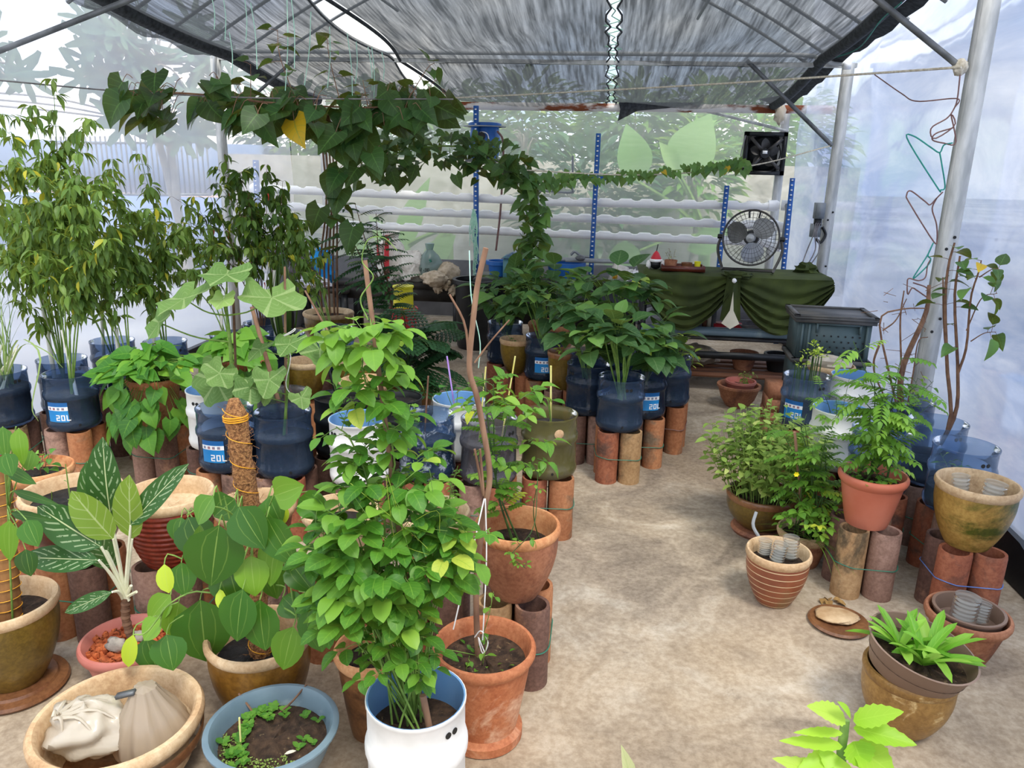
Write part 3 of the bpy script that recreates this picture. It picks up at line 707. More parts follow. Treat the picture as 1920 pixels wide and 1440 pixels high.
t = thing('wire_tangle', 'frayed green string bundled on the blue post in front of the white pipes', 'string', tuple(deep(890, 480, 7.7)))
mb = MB()
for k in range(16):
    x = 890+rnd(-5, 5); y1 = rnd(420, 500) if k % 3 else rnd(500, 540)
    mb.tube(spline([deep(888+rnd(-2, 3), 392, 7.72), deep(x+rnd(-6, 6), 425, 7.70), deep(x+rnd(-5, 6), (425+y1)/2, 7.7), deep(x+rnd(-6, 6), y1, 7.7)], 12), .004, None, 4)
mb.build('strands', 'string_green', t)

# wire hangers hooked down the right post
def hanger(pts, mat, label, Y=4.02, r=.0035): return rope('wire_hanger', [deep(x, y, Y) for x, y in pts], r, mat, label, 'hanger', 48)
hanger([(1800, 140), (1795, 185), (1788, 205), (1775, 222), (1746, 240), (1752, 260), (1790, 235), (1783, 215), (1792, 268), (1768, 268), (1748, 262), (1755, 250), (1786, 240)], 'wire_brown', 'brown twisted wire hanger at the top of the post chain')
hanger([(1786, 268), (1770, 272), (1762, 286), (1745, 276), (1713, 255), (1702, 262), (1758, 352), (1764, 356), (1772, 350), (1766, 308), (1762, 286)], 'wire_teal', 'teal wire hanger in the middle of the post chain')
hanger([(1768, 360), (1756, 372), (1744, 384), (1735, 378), (1708, 358), (1700, 366), (1705, 380), (1750, 452), (1757, 450), (1756, 420), (1748, 392), (1756, 372)], 'wire_brown', 'brown wire hanger doubled over below the teal one')
hanger([(1750, 455), (1740, 478), (1745, 486), (1739, 498), (1712, 522), (1738, 480), (1750, 455)], 'wire_teal', 'small teal wire hook below the doubled brown hanger')
hanger([(1745, 486), (1739, 498), (1735, 520), (1722, 526), (1704, 522), (1701, 532), (1702, 552), (1710, 540), (1720, 545), (1741, 558), (1738, 540), (1712, 530)], 'wire_brown', 'lowest bent brown wire hanger beside the broad right post')
rope('loose_wire', [deep(1640, 140, 4.5), deep(1690, 175, 4.3), deep(1720, 190, 4.15), deep(1795, 185, 4.02), deep(1788, 205, 4.02)], .003, 'wire_brown', 'thin bent wire reaching left from the top hanger', 'wire')

# ------------------------------------------------------------------ outside: what shows through the film
mb = MB(); mb.add([(-40, -30, -.03), (40, -30, -.03), (40, 60, -.03), (-40, 60, -.03)], [(0, 1, 2, 3)]); struct('ground', mb, 'out_ground', 'pale paving outside the house', 'ground')
mb = MB().box((-1.2, 11.2, .85), (9, .2, 1.7)); struct('wall_garden', mb, 'whitewash', 'mouldy whitewashed masonry wall behind the back film', 'wall')
def tree(name, label, c, r, n, kind, L, W, mat, trunk=None, group='garden plants behind the back film', cat='tree', upd=.2, sub='simple', pet=.05):
    base = trunk or (c[0], c[1], 0); t = thing(name, label, cat, (base[0], base[1], -.03 if base[2] == 0 else base[2]), group)
    lf, st = MB(), MB(); st.tube(spline([(base[0], base[1], -.05), (base[0]+.1, base[1], c[2]*.5), c], 10), .07, .03, 8)
    cloud(lf, st, c, r, n, sub, shape=kind, L=L, W=W, pet=pet, droop=.4, root=None, shell=.2, lift=upd)
    for k in range(9):
        e = V3(c)+rdir(-.2, .9)*np.array(r)*.8; st.tube(spline([V3(c)-UP*r[2]*.5, V3(c)+(e-V3(c))*.45+UP*.1, e], 7), .016, .005, 5)
    lf.build('foliage', mat, t); st.build('trunk', 'bark', t); return t
G = lambda x, y, Y: tuple(deep(x, y, Y))
tree('garden_tree', 'dense pale green tree behind the left part of the back film', G(700, 250, 12.6), (1.25, .8, .8), 900, 'ovate_s', .24, .11, 'leaf_tree')
tree('garden_tree', 'bright green tree above the whitewashed wall, right of the blue barrel', G(985, 245, 13.2), (1.2, .8, .85), 950, 'ovate_s', .24, .10, 'leaf_tree')
tree('garden_tree', 'tree with a pale straight trunk behind the tall blue slotted post', G(1195, 250, 12.2), (.8, .6, .75), 700, 'ovate_s', .24, .10, 'leaf_tree', G(1150, 300, 12.2)[:2]+(0,))
tree('garden_tree', 'leafy tree behind the extractor fan and the brace', G(1420, 245, 13.2), (1.3, .8, .85), 900, 'ovate_s', .22, .09, 'leaf_fresh')
tree('garden_shrub', 'dark green shrub filling the gap in front of the whitewashed wall', G(1100, 390, 10.2), (.95, .45, .9), 800, 'ovate_s', .22, .09, 'leaf_fern', cat='shrub')
tree('garden_shrub', 'loose green shrub behind the white pipes near the banana plants', G(1300, 340, 10.5), (.55, .3, .6), 450, 'ovate_s', .24, .09, 'leaf_fresh', cat='shrub')
tree('garden_tree', 'wide hazy tree furthest away behind the blue barrel', G(820, 275, 16.5), (2.6, .8, 1.15), 1100, 'ovate_s', .34, .16, 'leaf_tree')
tree('garden_tree', 'wide hazy tree furthest away behind the extractor fan', G(1330, 270, 16.5), (2.8, .8, 1.15), 1200, 'ovate_s', .34, .16, 'leaf_fresh')
tree('garden_tree', 'hazy tree behind the left corner of the back film', G(560, 270, 14.5), (1.3, .8, 1.0), 600, 'ovate_s', .3, .14, 'leaf_tree')
tree('garden_shrub', 'small dark shrub with drooping sprays beside the blue barrel', G(985, 275, 9.6), (.3, .3, .28), 70, 'lance', .2, .05, 'leaf_fern', cat='shrub')
def banana(label, base, leaves):
    t = thing('banana_plant', label, 'banana plant', base, 'garden plants behind the back film'); lf, st = MB(), MB()
    top = V3(base)+np.array((0, 0, .9)); st.tube(np.array([V3(base), top]), .09, .06, 10)
    for x0, y0, x1, y1, W, Y, tn in leaves:
        a, b = V3(deep(x0, y0, Y)), V3(deep(x1, y1, Y-.15)); L = np.linalg.norm(b-a)
        st.tube(spline([top, (top+a)/2+UP*.05, a], 8), .03, .02, 6); lf.leaf('lance_w', a, b-a, (0.1, -.9, .35), L, W, tn, .15, .18)
    lf.build('blade', 'leaf_banana', t); st.build('stalk', 'stem_green', t)
banana('banana plant with two huge upright leaves behind the back film', (1.15, 9.3, 0), [(1270, 330, 1335, 210, .55, 9.4, .75), (1195, 340, 1178, 230, .42, 9.5, .6), (1270, 320, 1240, 265, .2, 9.3, .9), (1290, 470, 1390, 425, .3, 9.2, .4), (1200, 470, 1130, 500, .35, 9.3, .2)])
banana('low banana plant behind the film left of the blue post', (-1.9, 9.2, 0), [(775, 520, 690, 400, .34, 9.1, .85), (800, 500, 850, 440, .3, 9.0, .6), (745, 480, 800, 330, .3, 9.3, .7), (700, 500, 640, 440, .3, 9.2, .5)])
def papaya(label, c, n, R, base):
    t = thing('papaya_tree', label, 'tree', base, 'trees outside the left film'); lf, st = MB(), MB(); c = V3(c)
    st.tube(spline([base, (V3(base)+c)/2, c], 8), .06, .04, 8)
    for i in range(n):
        d = rdir(-.5, .8); e = c+d*R*rnd(.5, 1); st.tube(spline([c, (c+e)/2+UP*.08, e], 6), .014, .01, 4)
        lf.leaf('papaya', e, nrm(d+np.array((0, 0, -.4))), UP*.4+np.array((.7, -.9, 0)), rnd(.3, .46), rnd(.3, .46), tint(), .3, .05)
    lf.build('foliage', 'leaf_far', t); st.build('trunk', 'bark', t)
papaya('papaya tree with broad lobed leaves outside the left film', G(300, 120, 9.5), 34, .9, G(330, 300, 9.5)[:2]+(-.03,))
papaya('lower crown of lobed leaves outside the left film, under the papaya top', G(285, 215, 9.3), 22, .65, G(345, 300, 9.8)[:2]+(-.03,))
papaya('dark tree top showing through the film at the left picture edge', G(-40, 120, 7.5), 12, .5, G(-60, 300, 7.5)[:2]+(-.03,))
a = deep(265, 365, 11.2); mb = MB().box((a.x, 11.25, a.z/2-.02), (4.6, .25, a.z)); tag(mb.build('street_wall', 'blue_wall', None, False), 'low blue-grey wall outside the left film under the railing', 'wall')
a = G(250, 315, 14); mb = MB().box((a[0], 14, a[2]), (5.5, 2, .9)); t = thing('house', 'blue-grey house outside the left film behind the railing', 'house', (a[0], 14, -.03)); mb.build('upper_wall', 'slate_roof', t, False)
MB().box((a[0], 13.95, a[2]-.62), (6.0, 2.1, .42)).build('lower_wall', 'pink_wall', t, False)
MB().box((a[0], 14, .4), (5.5, 1.9, 1.2)).build('base', 'blue_wall', t, False)
a, b = deep(110, 365, 11.2), deep(395, 365, 11.2); t = thing('railing', 'tall iron railing outside the left film', 'railing', (a.x, a.y, a.z))
mb = MB().beam(a, b, .04).beam(a+Vector((0, 0, .75)), b+Vector((0, 0, .75)), .03)
mb.build('rail', 'steel_dark', t, False)
for k in range(32):
    p = a.lerp(b, k/31); MB().beam(p, p+Vector((0, 0, .85)), .018).build('baluster', 'steel_dark', t, False)
for k, (y0, y1) in enumerate(((172, 210), (185, 218), (196, 222))): rope('power_line', [deep(-30, y0, 9), deep(100, y0+12, 9.2), deep(215, y1, 9.4)], .012, 'wire_grey', ['upper', 'middle', 'lower'][k]+' power line outside the left film', 'cable')
mb = MB().box((6.2, 9.3, 1.0), (.4, 2.3, 1.1)); tag(mb.build('outbuilding', 'blue_wall', None, False), 'pale blue block showing faintly through the right film', 'building')
# ------------------------------------------------------------------ hydroponic pipes and slotted posts
def grow_pipe(label, x0, x1, Y, z0, z1, r=.044, caps=(0, 0)):
    t = thing('growing_pipe', label, 'pipe', (x0, Y, z0), 'white hydroponic growing pipes'); mb = MB(); sides = 14; V = []
    n = int((x1-x0)/.02); xs = np.linspace(x0, x1, n+1)
    for x in xs:
        ph = ((x-x0) % .20)-.10; hole = abs(ph) < .042 and x0+.06 < x < x1-.06
        zc = z0+(z1-z0)*(x-x0)/(x1-x0)
        for j in range(sides):
            a = 2*PI*j/sides; zz = r*math.sin(a)
            if hole: zz = min(zz, r*(.50+.30*(abs(ph)/.042)**3))
            V.append((x, Y+r*math.cos(a), zc+zz))
    mb.add(V, [(i*sides+j, i*sides+(j+1) % sides, (i+1)*sides+(j+1) % sides, (i+1)*sides+j) for i in range(n) for j in range(sides)]+[tuple(range(sides)), tuple(n*sides+j for j in range(sides))[::-1]])
    mb.build('tube', 'pvc', t)
    for x, c, z in ((x0, caps[0], z0), (x1, caps[1], z1)):
        if c: MB().lathe([(0, -.05), (r*1.18, -.05), (r*1.22, .03), (r*.9, .055), (0, .06)], (x, Y, z), 16, (1 if x == x1 else -1, 0, 0)).build('end_cap', 'pvc', t)
YP = 7.8
def zz_(x, y): return deep(x, y, YP).z
Xe, Xw, Xb = deep(1450, 385, YP).x, deep(480, 352, YP).x, deep(1012, 377, YP).x
grow_pipe('white growing pipe, top row, left of the hanging vine', Xw, Xb-.05, YP, zz_(480, 353), zz_(1000, 376), caps=(1, 0))
grow_pipe('white growing pipe, top row, right of the hanging vine', Xb+.05, Xe, YP, zz_(1025, 378), zz_(1450, 386), caps=(0, 1))
grow_pipe('white growing pipe, middle row, across the back', Xw, Xe+.03, YP+.06, zz_(500, 386), zz_(1460, 424), caps=(1, 1))
grow_pipe('white growing pipe, bottom row, across the back', Xw, Xe, YP+.12, zz_(500, 417), zz_(1450, 456), caps=(1, 1))
q = [deep(1474, 384, 7.74), deep(1478, 392, 7.7), deep(1474, 425, 7.7), deep(1468, 455, 7.72), deep(1462, 464, 7.76)]
t = thing('drain_manifold', 'grey drain pipe joining the right ends of the white pipes', 'pipe', tuple(q[-1]))
MB().tube(spline(q, 16), .028, None, 10).build('pipe', 'grey_pvc', t)
for p in (deep(1472, 385, 7.76), deep(1466, 426, 7.8), deep(1458, 462, 7.8)): MB().lathe([(0, -.03), (.05, -.03), (.05, .03), (0, .03)], p, 14, (1, -.4, 0)).build('fitting', 'pvc', t)
q = [deep(1008, 378, 7.75), deep(1010, 360, 7.75), deep(1020, 358, 7.75), deep(1070, 361, 7.75), deep(1073, 350, 7.75), deep(1074, 292, 7.75)]
rope('feed_pipe', q, .012, 'grey_pvc', 'thin grey feed pipe bent up between the vine and the tall blue post', 'pipe', 40)
def slotted(label, a, b, w=.045):
    a, b = V3(a), V3(b); t = thing('slotted_post', label, 'slotted post', tuple(a), 'blue slotted steel angles'); MB().beam(a, b, w, .004, (0, 1, 0)).beam(a+np.array((w*.5, .02, 0)), b+np.array((w*.5, .02, 0)), .004, .04, (0, 1, 0)).build('angle', 'blue_steel', t, False)
    mb = MB(); L = np.linalg.norm(b-a); d = (b-a)/L; sd = nrm(np.cross((0, 1, 0), d))
    for k in range(int(L/.045)):
        p = a+d*(.03+k*.045)+np.array((0, -.004, 0)); mb.beam(p-sd*w*.2, p+sd*w*.2, .012, .004, (0, 1, 0))
    mb.build('slot', 'pvc', t, False)
Yq = 7.72
slotted('tall blue slotted post below the blue barrel, green string tied on', (deep(893, 500, Yq).x, Yq, 0), deep(892, 198, Yq))
slotted('blue slotted post with a short crossbar in the middle of the back', (deep(1108, 500, Yq).x, Yq, 0), deep(1122, 250, Yq))
slotted('horizontal blue slotted bar fixed across the middle post', deep(1048, 330, Yq-.03), deep(1136, 334, Yq-.03))
slotted('blue slotted post just left of the silver fan', (deep(1345, 520, Yq).x, Yq, 0), deep(1363, 348, Yq))
slotted('blue slotted post at the right ends of the white pipes', (deep(1455, 640, 7.66).x, 7.66, 0), deep(1486, 334, 7.66))
slotted('blue slotted post at the left behind the chilli leaves', (deep(480, 480, Yq).x, Yq, 0), deep(478, 300, Yq))

# blue barrel on its bracket
c = deep(909, 262, 7.9); t = thing('barrel', 'blue plastic barrel with a lid high on the post', 'barrel', (c.x, c.y, c.z-.18))
MB().lathe([(0, -.18), (.13, -.18), (.15, -.1), (.155, 0), (.14, .1), (.135, .125), (.15, .13)], c, 28).build('body', 'blue_plastic', t)
MB().lathe([(0, .16), (.145, .16), (.165, .15), (.165, .125), (.14, .125)], c, 28).build('lid', 'blue_plastic', t)
MB().lathe([(.17, .118), (.21, .118), (.21, .128), (.17, .128)], c, 28).build('collar_plate', 'grey_pvc', t)
MB().lathe([(0, 0), (.04, 0), (.04, .02), (0, .02)], (c.x-.01, c.y-.155, c.z+.03), 14, (0, -1, 0)).build('bung', 'hole', t)
MB().tube(spline([c+Vector((-.05, -.15, -.02)), c+Vector((-.03, -.17, .06)), c+Vector((.05, -.165, .05)), c+Vector((.07, -.15, -.06))], 14), .005, None, 5).build('loop', 'string_white', t)
mb = MB().box((c.x, c.y, c.z-.2), (.34, .3, .03)); single('barrel_shelf', mb, 'steel_dark', 'small steel shelf carrying the blue barrel', 'shelf', None, False)
rope('hose', [c+Vector((.14, -.1, .08)), c+Vector((.2, -.12, -.02)), deep(942, 330, 7.8), deep(938, 400, 7.8), deep(930, 470, 7.8)], .011, 'wire_brown', 'brown hose running down from the blue barrel', 'hose', 30)

# black extractor fan in the back corner
c = deep(1433, 288, 8.22); s = .205
t = thing('extractor_fan', 'square black extractor fan in the back right corner', 'fan', (c.x, c.y, c.z-s))
mb = MB()
for dx, dz, wx, wz in ((0, s-.02, 2*s, .04), (0, -s+.02, 2*s, .04), (-s+.02, 0, .04, 2*s), (s-.02, 0, .04, 2*s)): mb.box((c.x+dx, c.y, c.z+dz), (wx, .05, wz))
mb.box((c.x, c.y+.045, c.z), (2*s, .02, 2*s)); mb.build('frame', 'black', t, False)
MB().lathe([(.15, 0), (.175, -.03), (.19, -.02), (.19, .03)], c, 36, (0, -1, 0)).build('shroud', 'black', t)
for k in range(5):
    mb = MB(); a = 2*PI*k/5+.3; mb.leaf('oval', c+Vector((.03*math.cos(a), .0, .03*math.sin(a))), (math.cos(a), -.1, math.sin(a)), (.5*math.sin(a), -1, -.5*math.cos(a)), .12, .10, 0, .1, .05); mb.build('blade', 'fan_dark', t)
MB().lathe([(0, .05), (.045, .05), (.05, .0), (0, 0)], c, 18, (0, -1, 0)).build('hub', 'black', t)
MB().box(c+Vector((-.005, -.056, .012)), (.045, .01, .03)).build('label_plate', 'pvc', t, False)
for a in (.75, 2.35, 3.95, 5.5):
    d = Vector((math.cos(a), 0, math.sin(a))); MB().beam(c+d*.04+Vector((0, -.03, 0)), c+d*.21+Vector((0, -.03, 0)), .03, .02, (0, 1, 0)).build('arm', 'fan_dark', t, False)
rope('fan_cable', [c+Vector((-.2, -.03, .17)), c+Vector((-.23, -.04, 0)), c+Vector((-.21, -.03, -.16))], .006, 'wire_grey', 'grey cable looped at the left edge of the extractor fan', 'cable', 14)
single('plastic_bag', MB().blob(deep(1463, 215, 8.1), (.05, .04, .09), 12, 8, .3), 'cream_bag', 'crumpled white plastic bag tied above the extractor fan', 'bag')

# ------------------------------------------------------------------ cloth-covered table with the silver fan
TX0, TX1, TY0, TY1, TZ = .27, 1.64, 5.86, 6.33, .885
t = thing('table', 'dark metal table frame under the olive cloth, with shelf', 'table', (1, 6.1, 0))
MB().box(((TX0+TX1)/2, 6.095, TZ-.03), (TX1-TX0, TY1-TY0, .03)).build('tabletop', 'table_dark', t, False)
for x in (TX0+.04, TX1-.04):
    for y in (TY0+.04, TY1-.04): MB().box((x, y, (TZ-.045)/2), (.04, .04, TZ-.045)).build('leg', 'black', t, False)
MB().box(((TX0+TX1)/2, 6.095, .40), (TX1-TX0-.04, TY1-TY0-.02, .02)).build('shelf', 'table_dark', t, False)
MB().box(((TX0+TX1)/2, TY0+.03, .27), (TX1-TX0-.04, .03, .05)).build('rail', 'black', t, False)
for k in range(4): MB().box(((TX0+TX1)/2, TY0+.02+k*.14, .12), (TX1-TX0-.04, .09, .025)).build('slat', 'wood', t, False)
t = thing('table_cloth', 'olive green cloth draped over the table in two swags, tied in the middle', 'cloth', (1, 6.1, TZ))
mb = MB(); nu, nv = 80, 34; xm = .94; V = []
def drop(x):
    if x < xm: u = (x-TX0)/(xm-TX0)
    else: u = (x-xm)/(TX1+.02-xm)
    return .07+.35*max(0, math.sin(PI*u))**.85
for j in range(nv+1):
    for i in range(nu+1):
        x = TX0-.02+(TX1+.04-TX0)*i/nu
        if j < 8: V.append((x, TY1-(TY1-TY0+.015)*j/8, TZ+.006+.004*math.sin(x*23+j)*(j > 5)+(.02 if i in (3, 4) and 2 < j < 8 else 0)))
        else:
            q = (j-8)/(nv-8); D = drop(x); u = (x-TX0)/(xm-TX0) if x < xm else (x-xm)/(TX1-xm)
            fold = .026*math.sin(30*q**1.35+3*u*(1 if x < xm else -1)+1.2*math.sin(7*u))*q**.5*(.45+.55*abs(math.cos(PI*min(1, max(0, u)))))+.012*math.sin(11*x+4*q)
            V.append((x, TY0-.03-.02*q-fold-.02*math.sin(x*31)*q*.3, TZ-.004-D*q))
mb.add(V, [(j*(nu+1)+i, j*(nu+1)+i+1, (j+1)*(nu+1)+i+1, (j+1)*(nu+1)+i) for j in range(nv) for i in range(nu)]); mb.build('drape', 'green_cloth', t)
mb = MB(); V = []
for j in range(15):
    for i in range(9):
        u = i/8-.5; q = j/14; V.append((xm+u*(.09+.06*q), TY0-.075-.012*math.cos(u*9)-.02*q, TZ+.015-.36*q+.03*(abs(u)*2)*q))
mb.add(V, [(j*9+i, j*9+i+1, (j+1)*9+i+1, (j+1)*9+i) for j in range(14) for i in range(8)]); mb.build('tie_band', 'green_cloth', t)
mb = MB().add([(xm, TY0-.11, TZ-.10), (xm-.012, TY0-.112, TZ-.24), (xm-.065, TY0-.122, TZ-.335), (xm, TY0-.13, TZ-.375), (xm+.065, TY0-.122, TZ-.335), (xm+.015, TY0-.112, TZ-.24)], [(0, 1, 5), (1, 2, 3), (1, 3, 5), (5, 3, 4)])
mb.build('lining', 'cream_cloth', t, False)
MB().blob((xm+.0, TY0-.105, TZ-.02), .017, 10, 7, .1).build('button', 'santa_white', t)
MB().blob((xm+.03, TY0-.03, TZ+.012), (.1, .06, .028), 14, 8, .3).build('knot', 'green_cloth', t)
single('cloth_bundle', MB().blob((TX1-.1, 6.2, TZ+.03), (.08, .07, .045), 14, 8, .35), 'green_cloth', 'folded bundle of olive cloth at the right end of the table', 'cloth')

def table_fan():
    R = .205; c = deep(1408, 446, 6.08); ax = V3((-.22, -.95, .05)); ax = nrm(ax); sd = nrm(np.cross(UP, ax)); up = np.cross(ax, sd)
    t = thing('pedestal_fan', 'round silver and black fan standing on the table', 'fan', (c.x, c.y, TZ+.012)); C_ = V3(c)
    ring = lambda r, off: np.array([C_+ax*off+(sd*math.cos(a)+up*math.sin(a))*r for a in np.linspace(0, 2*PI, 41)])
    mb = MB().tube(ring(R, 0), .008, None, 6, False).tube(ring(R, .03), .006, None, 6, False); mb.build('rim', 'fan_dark', t)
    mb = MB()
    for sgn in (1, -1):
        for k in range(36):
            a = 2*PI*k/36; d0, d1 = sd*math.cos(a)+up*math.sin(a), sd*math.cos(a+.25)+up*math.sin(a+.25)
            mb.tube(spline([C_+ax*(.075*sgn+.015)+d1*.045, C_+ax*(.065*sgn+.015)+d0*.12, C_+ax*(.015)+d0*R], 7), .0013, None, 3, False)
        for r, o in ((.08, .072), (.115, .064), (.15, .05), (.18, .033)): mb.tube(ring(r, o*sgn+.015), .0013, None, 3, False)
    mb.build('grille', 'fan_dark', t)
    for k in range(3):
        a = 2*PI*k/3+.5; d = sd*math.cos(a)+up*math.sin(a); s2 = np.cross(ax, d)
        MB().leaf('oval', C_+d*.03+ax*.01, d+s2*.25, ax+s2*.55, .168, .19, 0, .1, .1).build('blade', 'fan_blade', t)
    MB().lathe([(0, .10), (.03, .095), (.036, .08), (.036, -.02), (0, -.02)], C_, 20, ax).build('hub', 'fan_blade', t)
    MB().lathe([(0, -.14), (.05, -.14), (.06, -.1), (.055, -.02), (0, -.02)], C_, 20, ax).build('motor', 'black', t)
    MB().tube(spline([C_-sd*.03*1+up*.15-ax*.07, C_-sd*.03+up*.2-ax*.1, C_+sd*.04+up*.2-ax*.1, C_+sd*.04+up*.15-ax*.07], 14), .008, None, 6).build('handle', 'black', t)
    for sg in (-1, 1):
        foot = C_+sd*sg*.19; foot[2] = TZ+.03
        MB().tube(spline([C_+sd*sg*.22, C_+sd*sg*.235-up*.1, foot+ax*.03, foot+ax*.10], 14), .011, None, 7).build('yoke', 'fan_dark', t)
        MB().lathe([(0, -.02), (.018, -.02), (.018, .02), (0, .02)], C_+sd*sg*.225, 12, sd).build('pivot_knob', 'black', t)
    f0, f1 = C_+sd*.19+ax*.02, C_-sd*.19+ax*.02; f0[2] = f1[2] = TZ+.025; MB().tube(spline([f0, f1], 6), .011, None, 7).build('base_bar', 'fan_dark', t)
table_fan()
# santa figure, tray of small pots
c = deep(1229, 499, 6.05); c.z = TZ+.01; t = thing('plush_toy', 'small plush toy with a red and white hat on the table', 'toy', tuple(c))
MB().blob(c+Vector((0, 0, .035)), (.045, .035, .038), 14, 9, .06).build('body', 'black', t)
MB().lathe([(.042, .055), (.046, .065), (.036, .09), (.02, .12), (.006, .135), (0, .136)], c, 18).build('hat', 'red_plastic', t)
MB().lathe([(.03, .05), (.05, .055), (.053, .065), (.045, .075), (.03, .075)], c, 18, None, 0, 2*PI, .06).build('hat_trim', 'santa_white', t)
MB().tube(spline([c+Vector((0, 0, .13)), c+Vector((.008, 0, .185))], 4), .004, None, 5).build('spike', 'black', t)
for s_ in (-1, 1): MB().blob(c+Vector((.055*s_, -.01, .03)), (.02, .02, .035), 10, 6, .1).build('arm', 'santa_white', t)
c = deep(1280, 497, 6.0); c.z = TZ+.01; t = thing('tray', 'long reddish brown seed tray on the table', 'tray', tuple(c))
MB().box(c+Vector((0, 0, .008)), (.30, .16, .012)).box(c+Vector((0, -.085, .022)), (.32, .012, .04)).box(c+Vector((0, .085, .022)), (.32, .012, .04)).box(c+Vector((-.155, 0, .022)), (.012, .17, .04)).box(c+Vector((.155, 0, .022)), (.012, .17, .04)).build('tray_body', 'darkred_glaze', t, False)
for dx, w, h, m, lab in ((-.09, .1, .06, 'terra_dull', 'square brown seedling pot at the left of the tray'), (.03, .085, .045, 'terra_brown', 'low brown seedling pot in the middle of the tray'), (.11, .05, .055, 'yellow_plastic', 'small yellow cup at the right end of the tray')):
    p = c+Vector((dx, 0, .016)); u = thing('seedling_pot', lab, 'pot', tuple(p), 'little pots in the seed tray')
    MB().lathe([(0, 0), (w*.4, 0), (w*.5, h), (w*.44, h), (w*.42, h*.8), (0, h*.8)], p, 20).build('pot', m, u)
    if dx < 0:
        lf, st = MB(), MB()
        for k in range(5): shoot(lf, st, [p+Vector((rnd(-.02, .02), rnd(-.02, .02), h*.8)), p+Vector((rnd(-.05, .05), rnd(-.04, .04), h+rnd(.04, .1)))], .0012, .0008, 4, .3, 1, 'simple', 'oval_s', .015, .01, .004)
        lf.build('foliage', 'leaf_seed', u); st.build('stem', 'twig', u)
# sockets and cables on the post
c = deep(1535, 405, 6.33); t = thing('socket_box', 'grey weatherproof socket boxes on the post with hanging cables', 'socket', (c.x, c.y, c.z-.2))
MB().box(c+Vector((0, 0, .04)), (.075, .05, .12)).box(c+Vector((0, -.03, .04)), (.06, .02, .1)).build('upper_box', 'grey_pvc', t, False)
MB().box(c+Vector((-.01, 0, -.11)), (.075, .05, .1)).build('lower_box', 'grey_pvc', t, False)
MB().box(c+Vector((-.005, -.01, -.045)), (.05, .04, .05)).build('plug', 'black', t, False)
MB().tube(spline([c+Vector((.03, -.03, -.08)), c+Vector((.06, -.03, -.14)), c+Vector((.03, -.03, -.2)), c+Vector((-.005, -.03, -.17))], 14), .012, None, 6).build('hook', 'black', t)
for k, (x1, x2) in enumerate(((1505, 1500), (1520, 1508), (1528, 1512))):
    MB().tube(spline([c+Vector((-.02+.015*k, -.03, -.05)), deep(1525+3*k, 440, 6.28), deep(x1+8, 470, 6.26), Vector((deep(x2, 500, 6.2).x, 6.2, TZ+.016))], 18), .005, None, 5).build('cable', 'wire_grey', t)
# things on the shelf under the cloth
for k, (z, y, lab) in enumerate(((.445, 5.90, 'front blue-grey pipe lying along the table shelf'), (.445, 5.97, 'rear blue-grey pipe lying along the table shelf'))):
    single('shelf_pipe', MB().tube(spline([(.3, y, z), (1.55, y, z)], 4), .028, None, 12), 'grey_blue_plastic', lab, 'pipe')
single('toolbox', MB().box((.98, 6.1, .45), (.22, .12, .06)), 'red_plastic', 'flat red box on the table shelf', 'box', None, False)
for k in range(7):
    single('book', MB().box((.66+k*.035, 6.15, .50+.01*(k % 3)), (.028, .14, .17+.02*(k % 3))), ['grey_board', 'wood', 'cream_cloth'][k % 3], f'worn book upright on the table shelf, {names[k]} from the left', 'book', 'books on the table shelf', False)
mb = MB()
for k in range(7): mb.tube(np.array([(1.22+(.13+.008*k)*math.cos(a), 6.1+(.1+.006*k)*math.sin(a), .425+.011*k+.004*math.sin(3*a+k)) for a in np.linspace(0, 2*PI, 30)]), .006, None, 5, False)
single('cable_coil', mb, 'wire_grey', 'grey coil of cable on the table shelf', 'cable')
single('plastic_bag', MB().blob((.42, 6.1, .50), (.12, .1, .09), 14, 9, .2), 'pale_bag', 'pale plastic bag at the left end of the table shelf', 'bag')
single('sack', MB().blob((.75, 6.15, .205), (.2, .13, .08), 14, 9, .2), 'beige_sack', 'limp beige sack on the bottom slats of the table', 'sack')
for x, m, lab in ((1.12, 'terra_dull', 'brown square pot on the bottom slats under the cable coil'), (1.38, 'black', 'black pot on the bottom slats at the right end')):
    MBo = MB().lathe([(0, .134), (.07, .134), (.1, .25), (.11, .25), (.11, .27), (.09, .27), (.085, .2), (0, .2)], (x, 6.05, 0), 22); single('spare_pot', MBo, m, lab, 'pot')

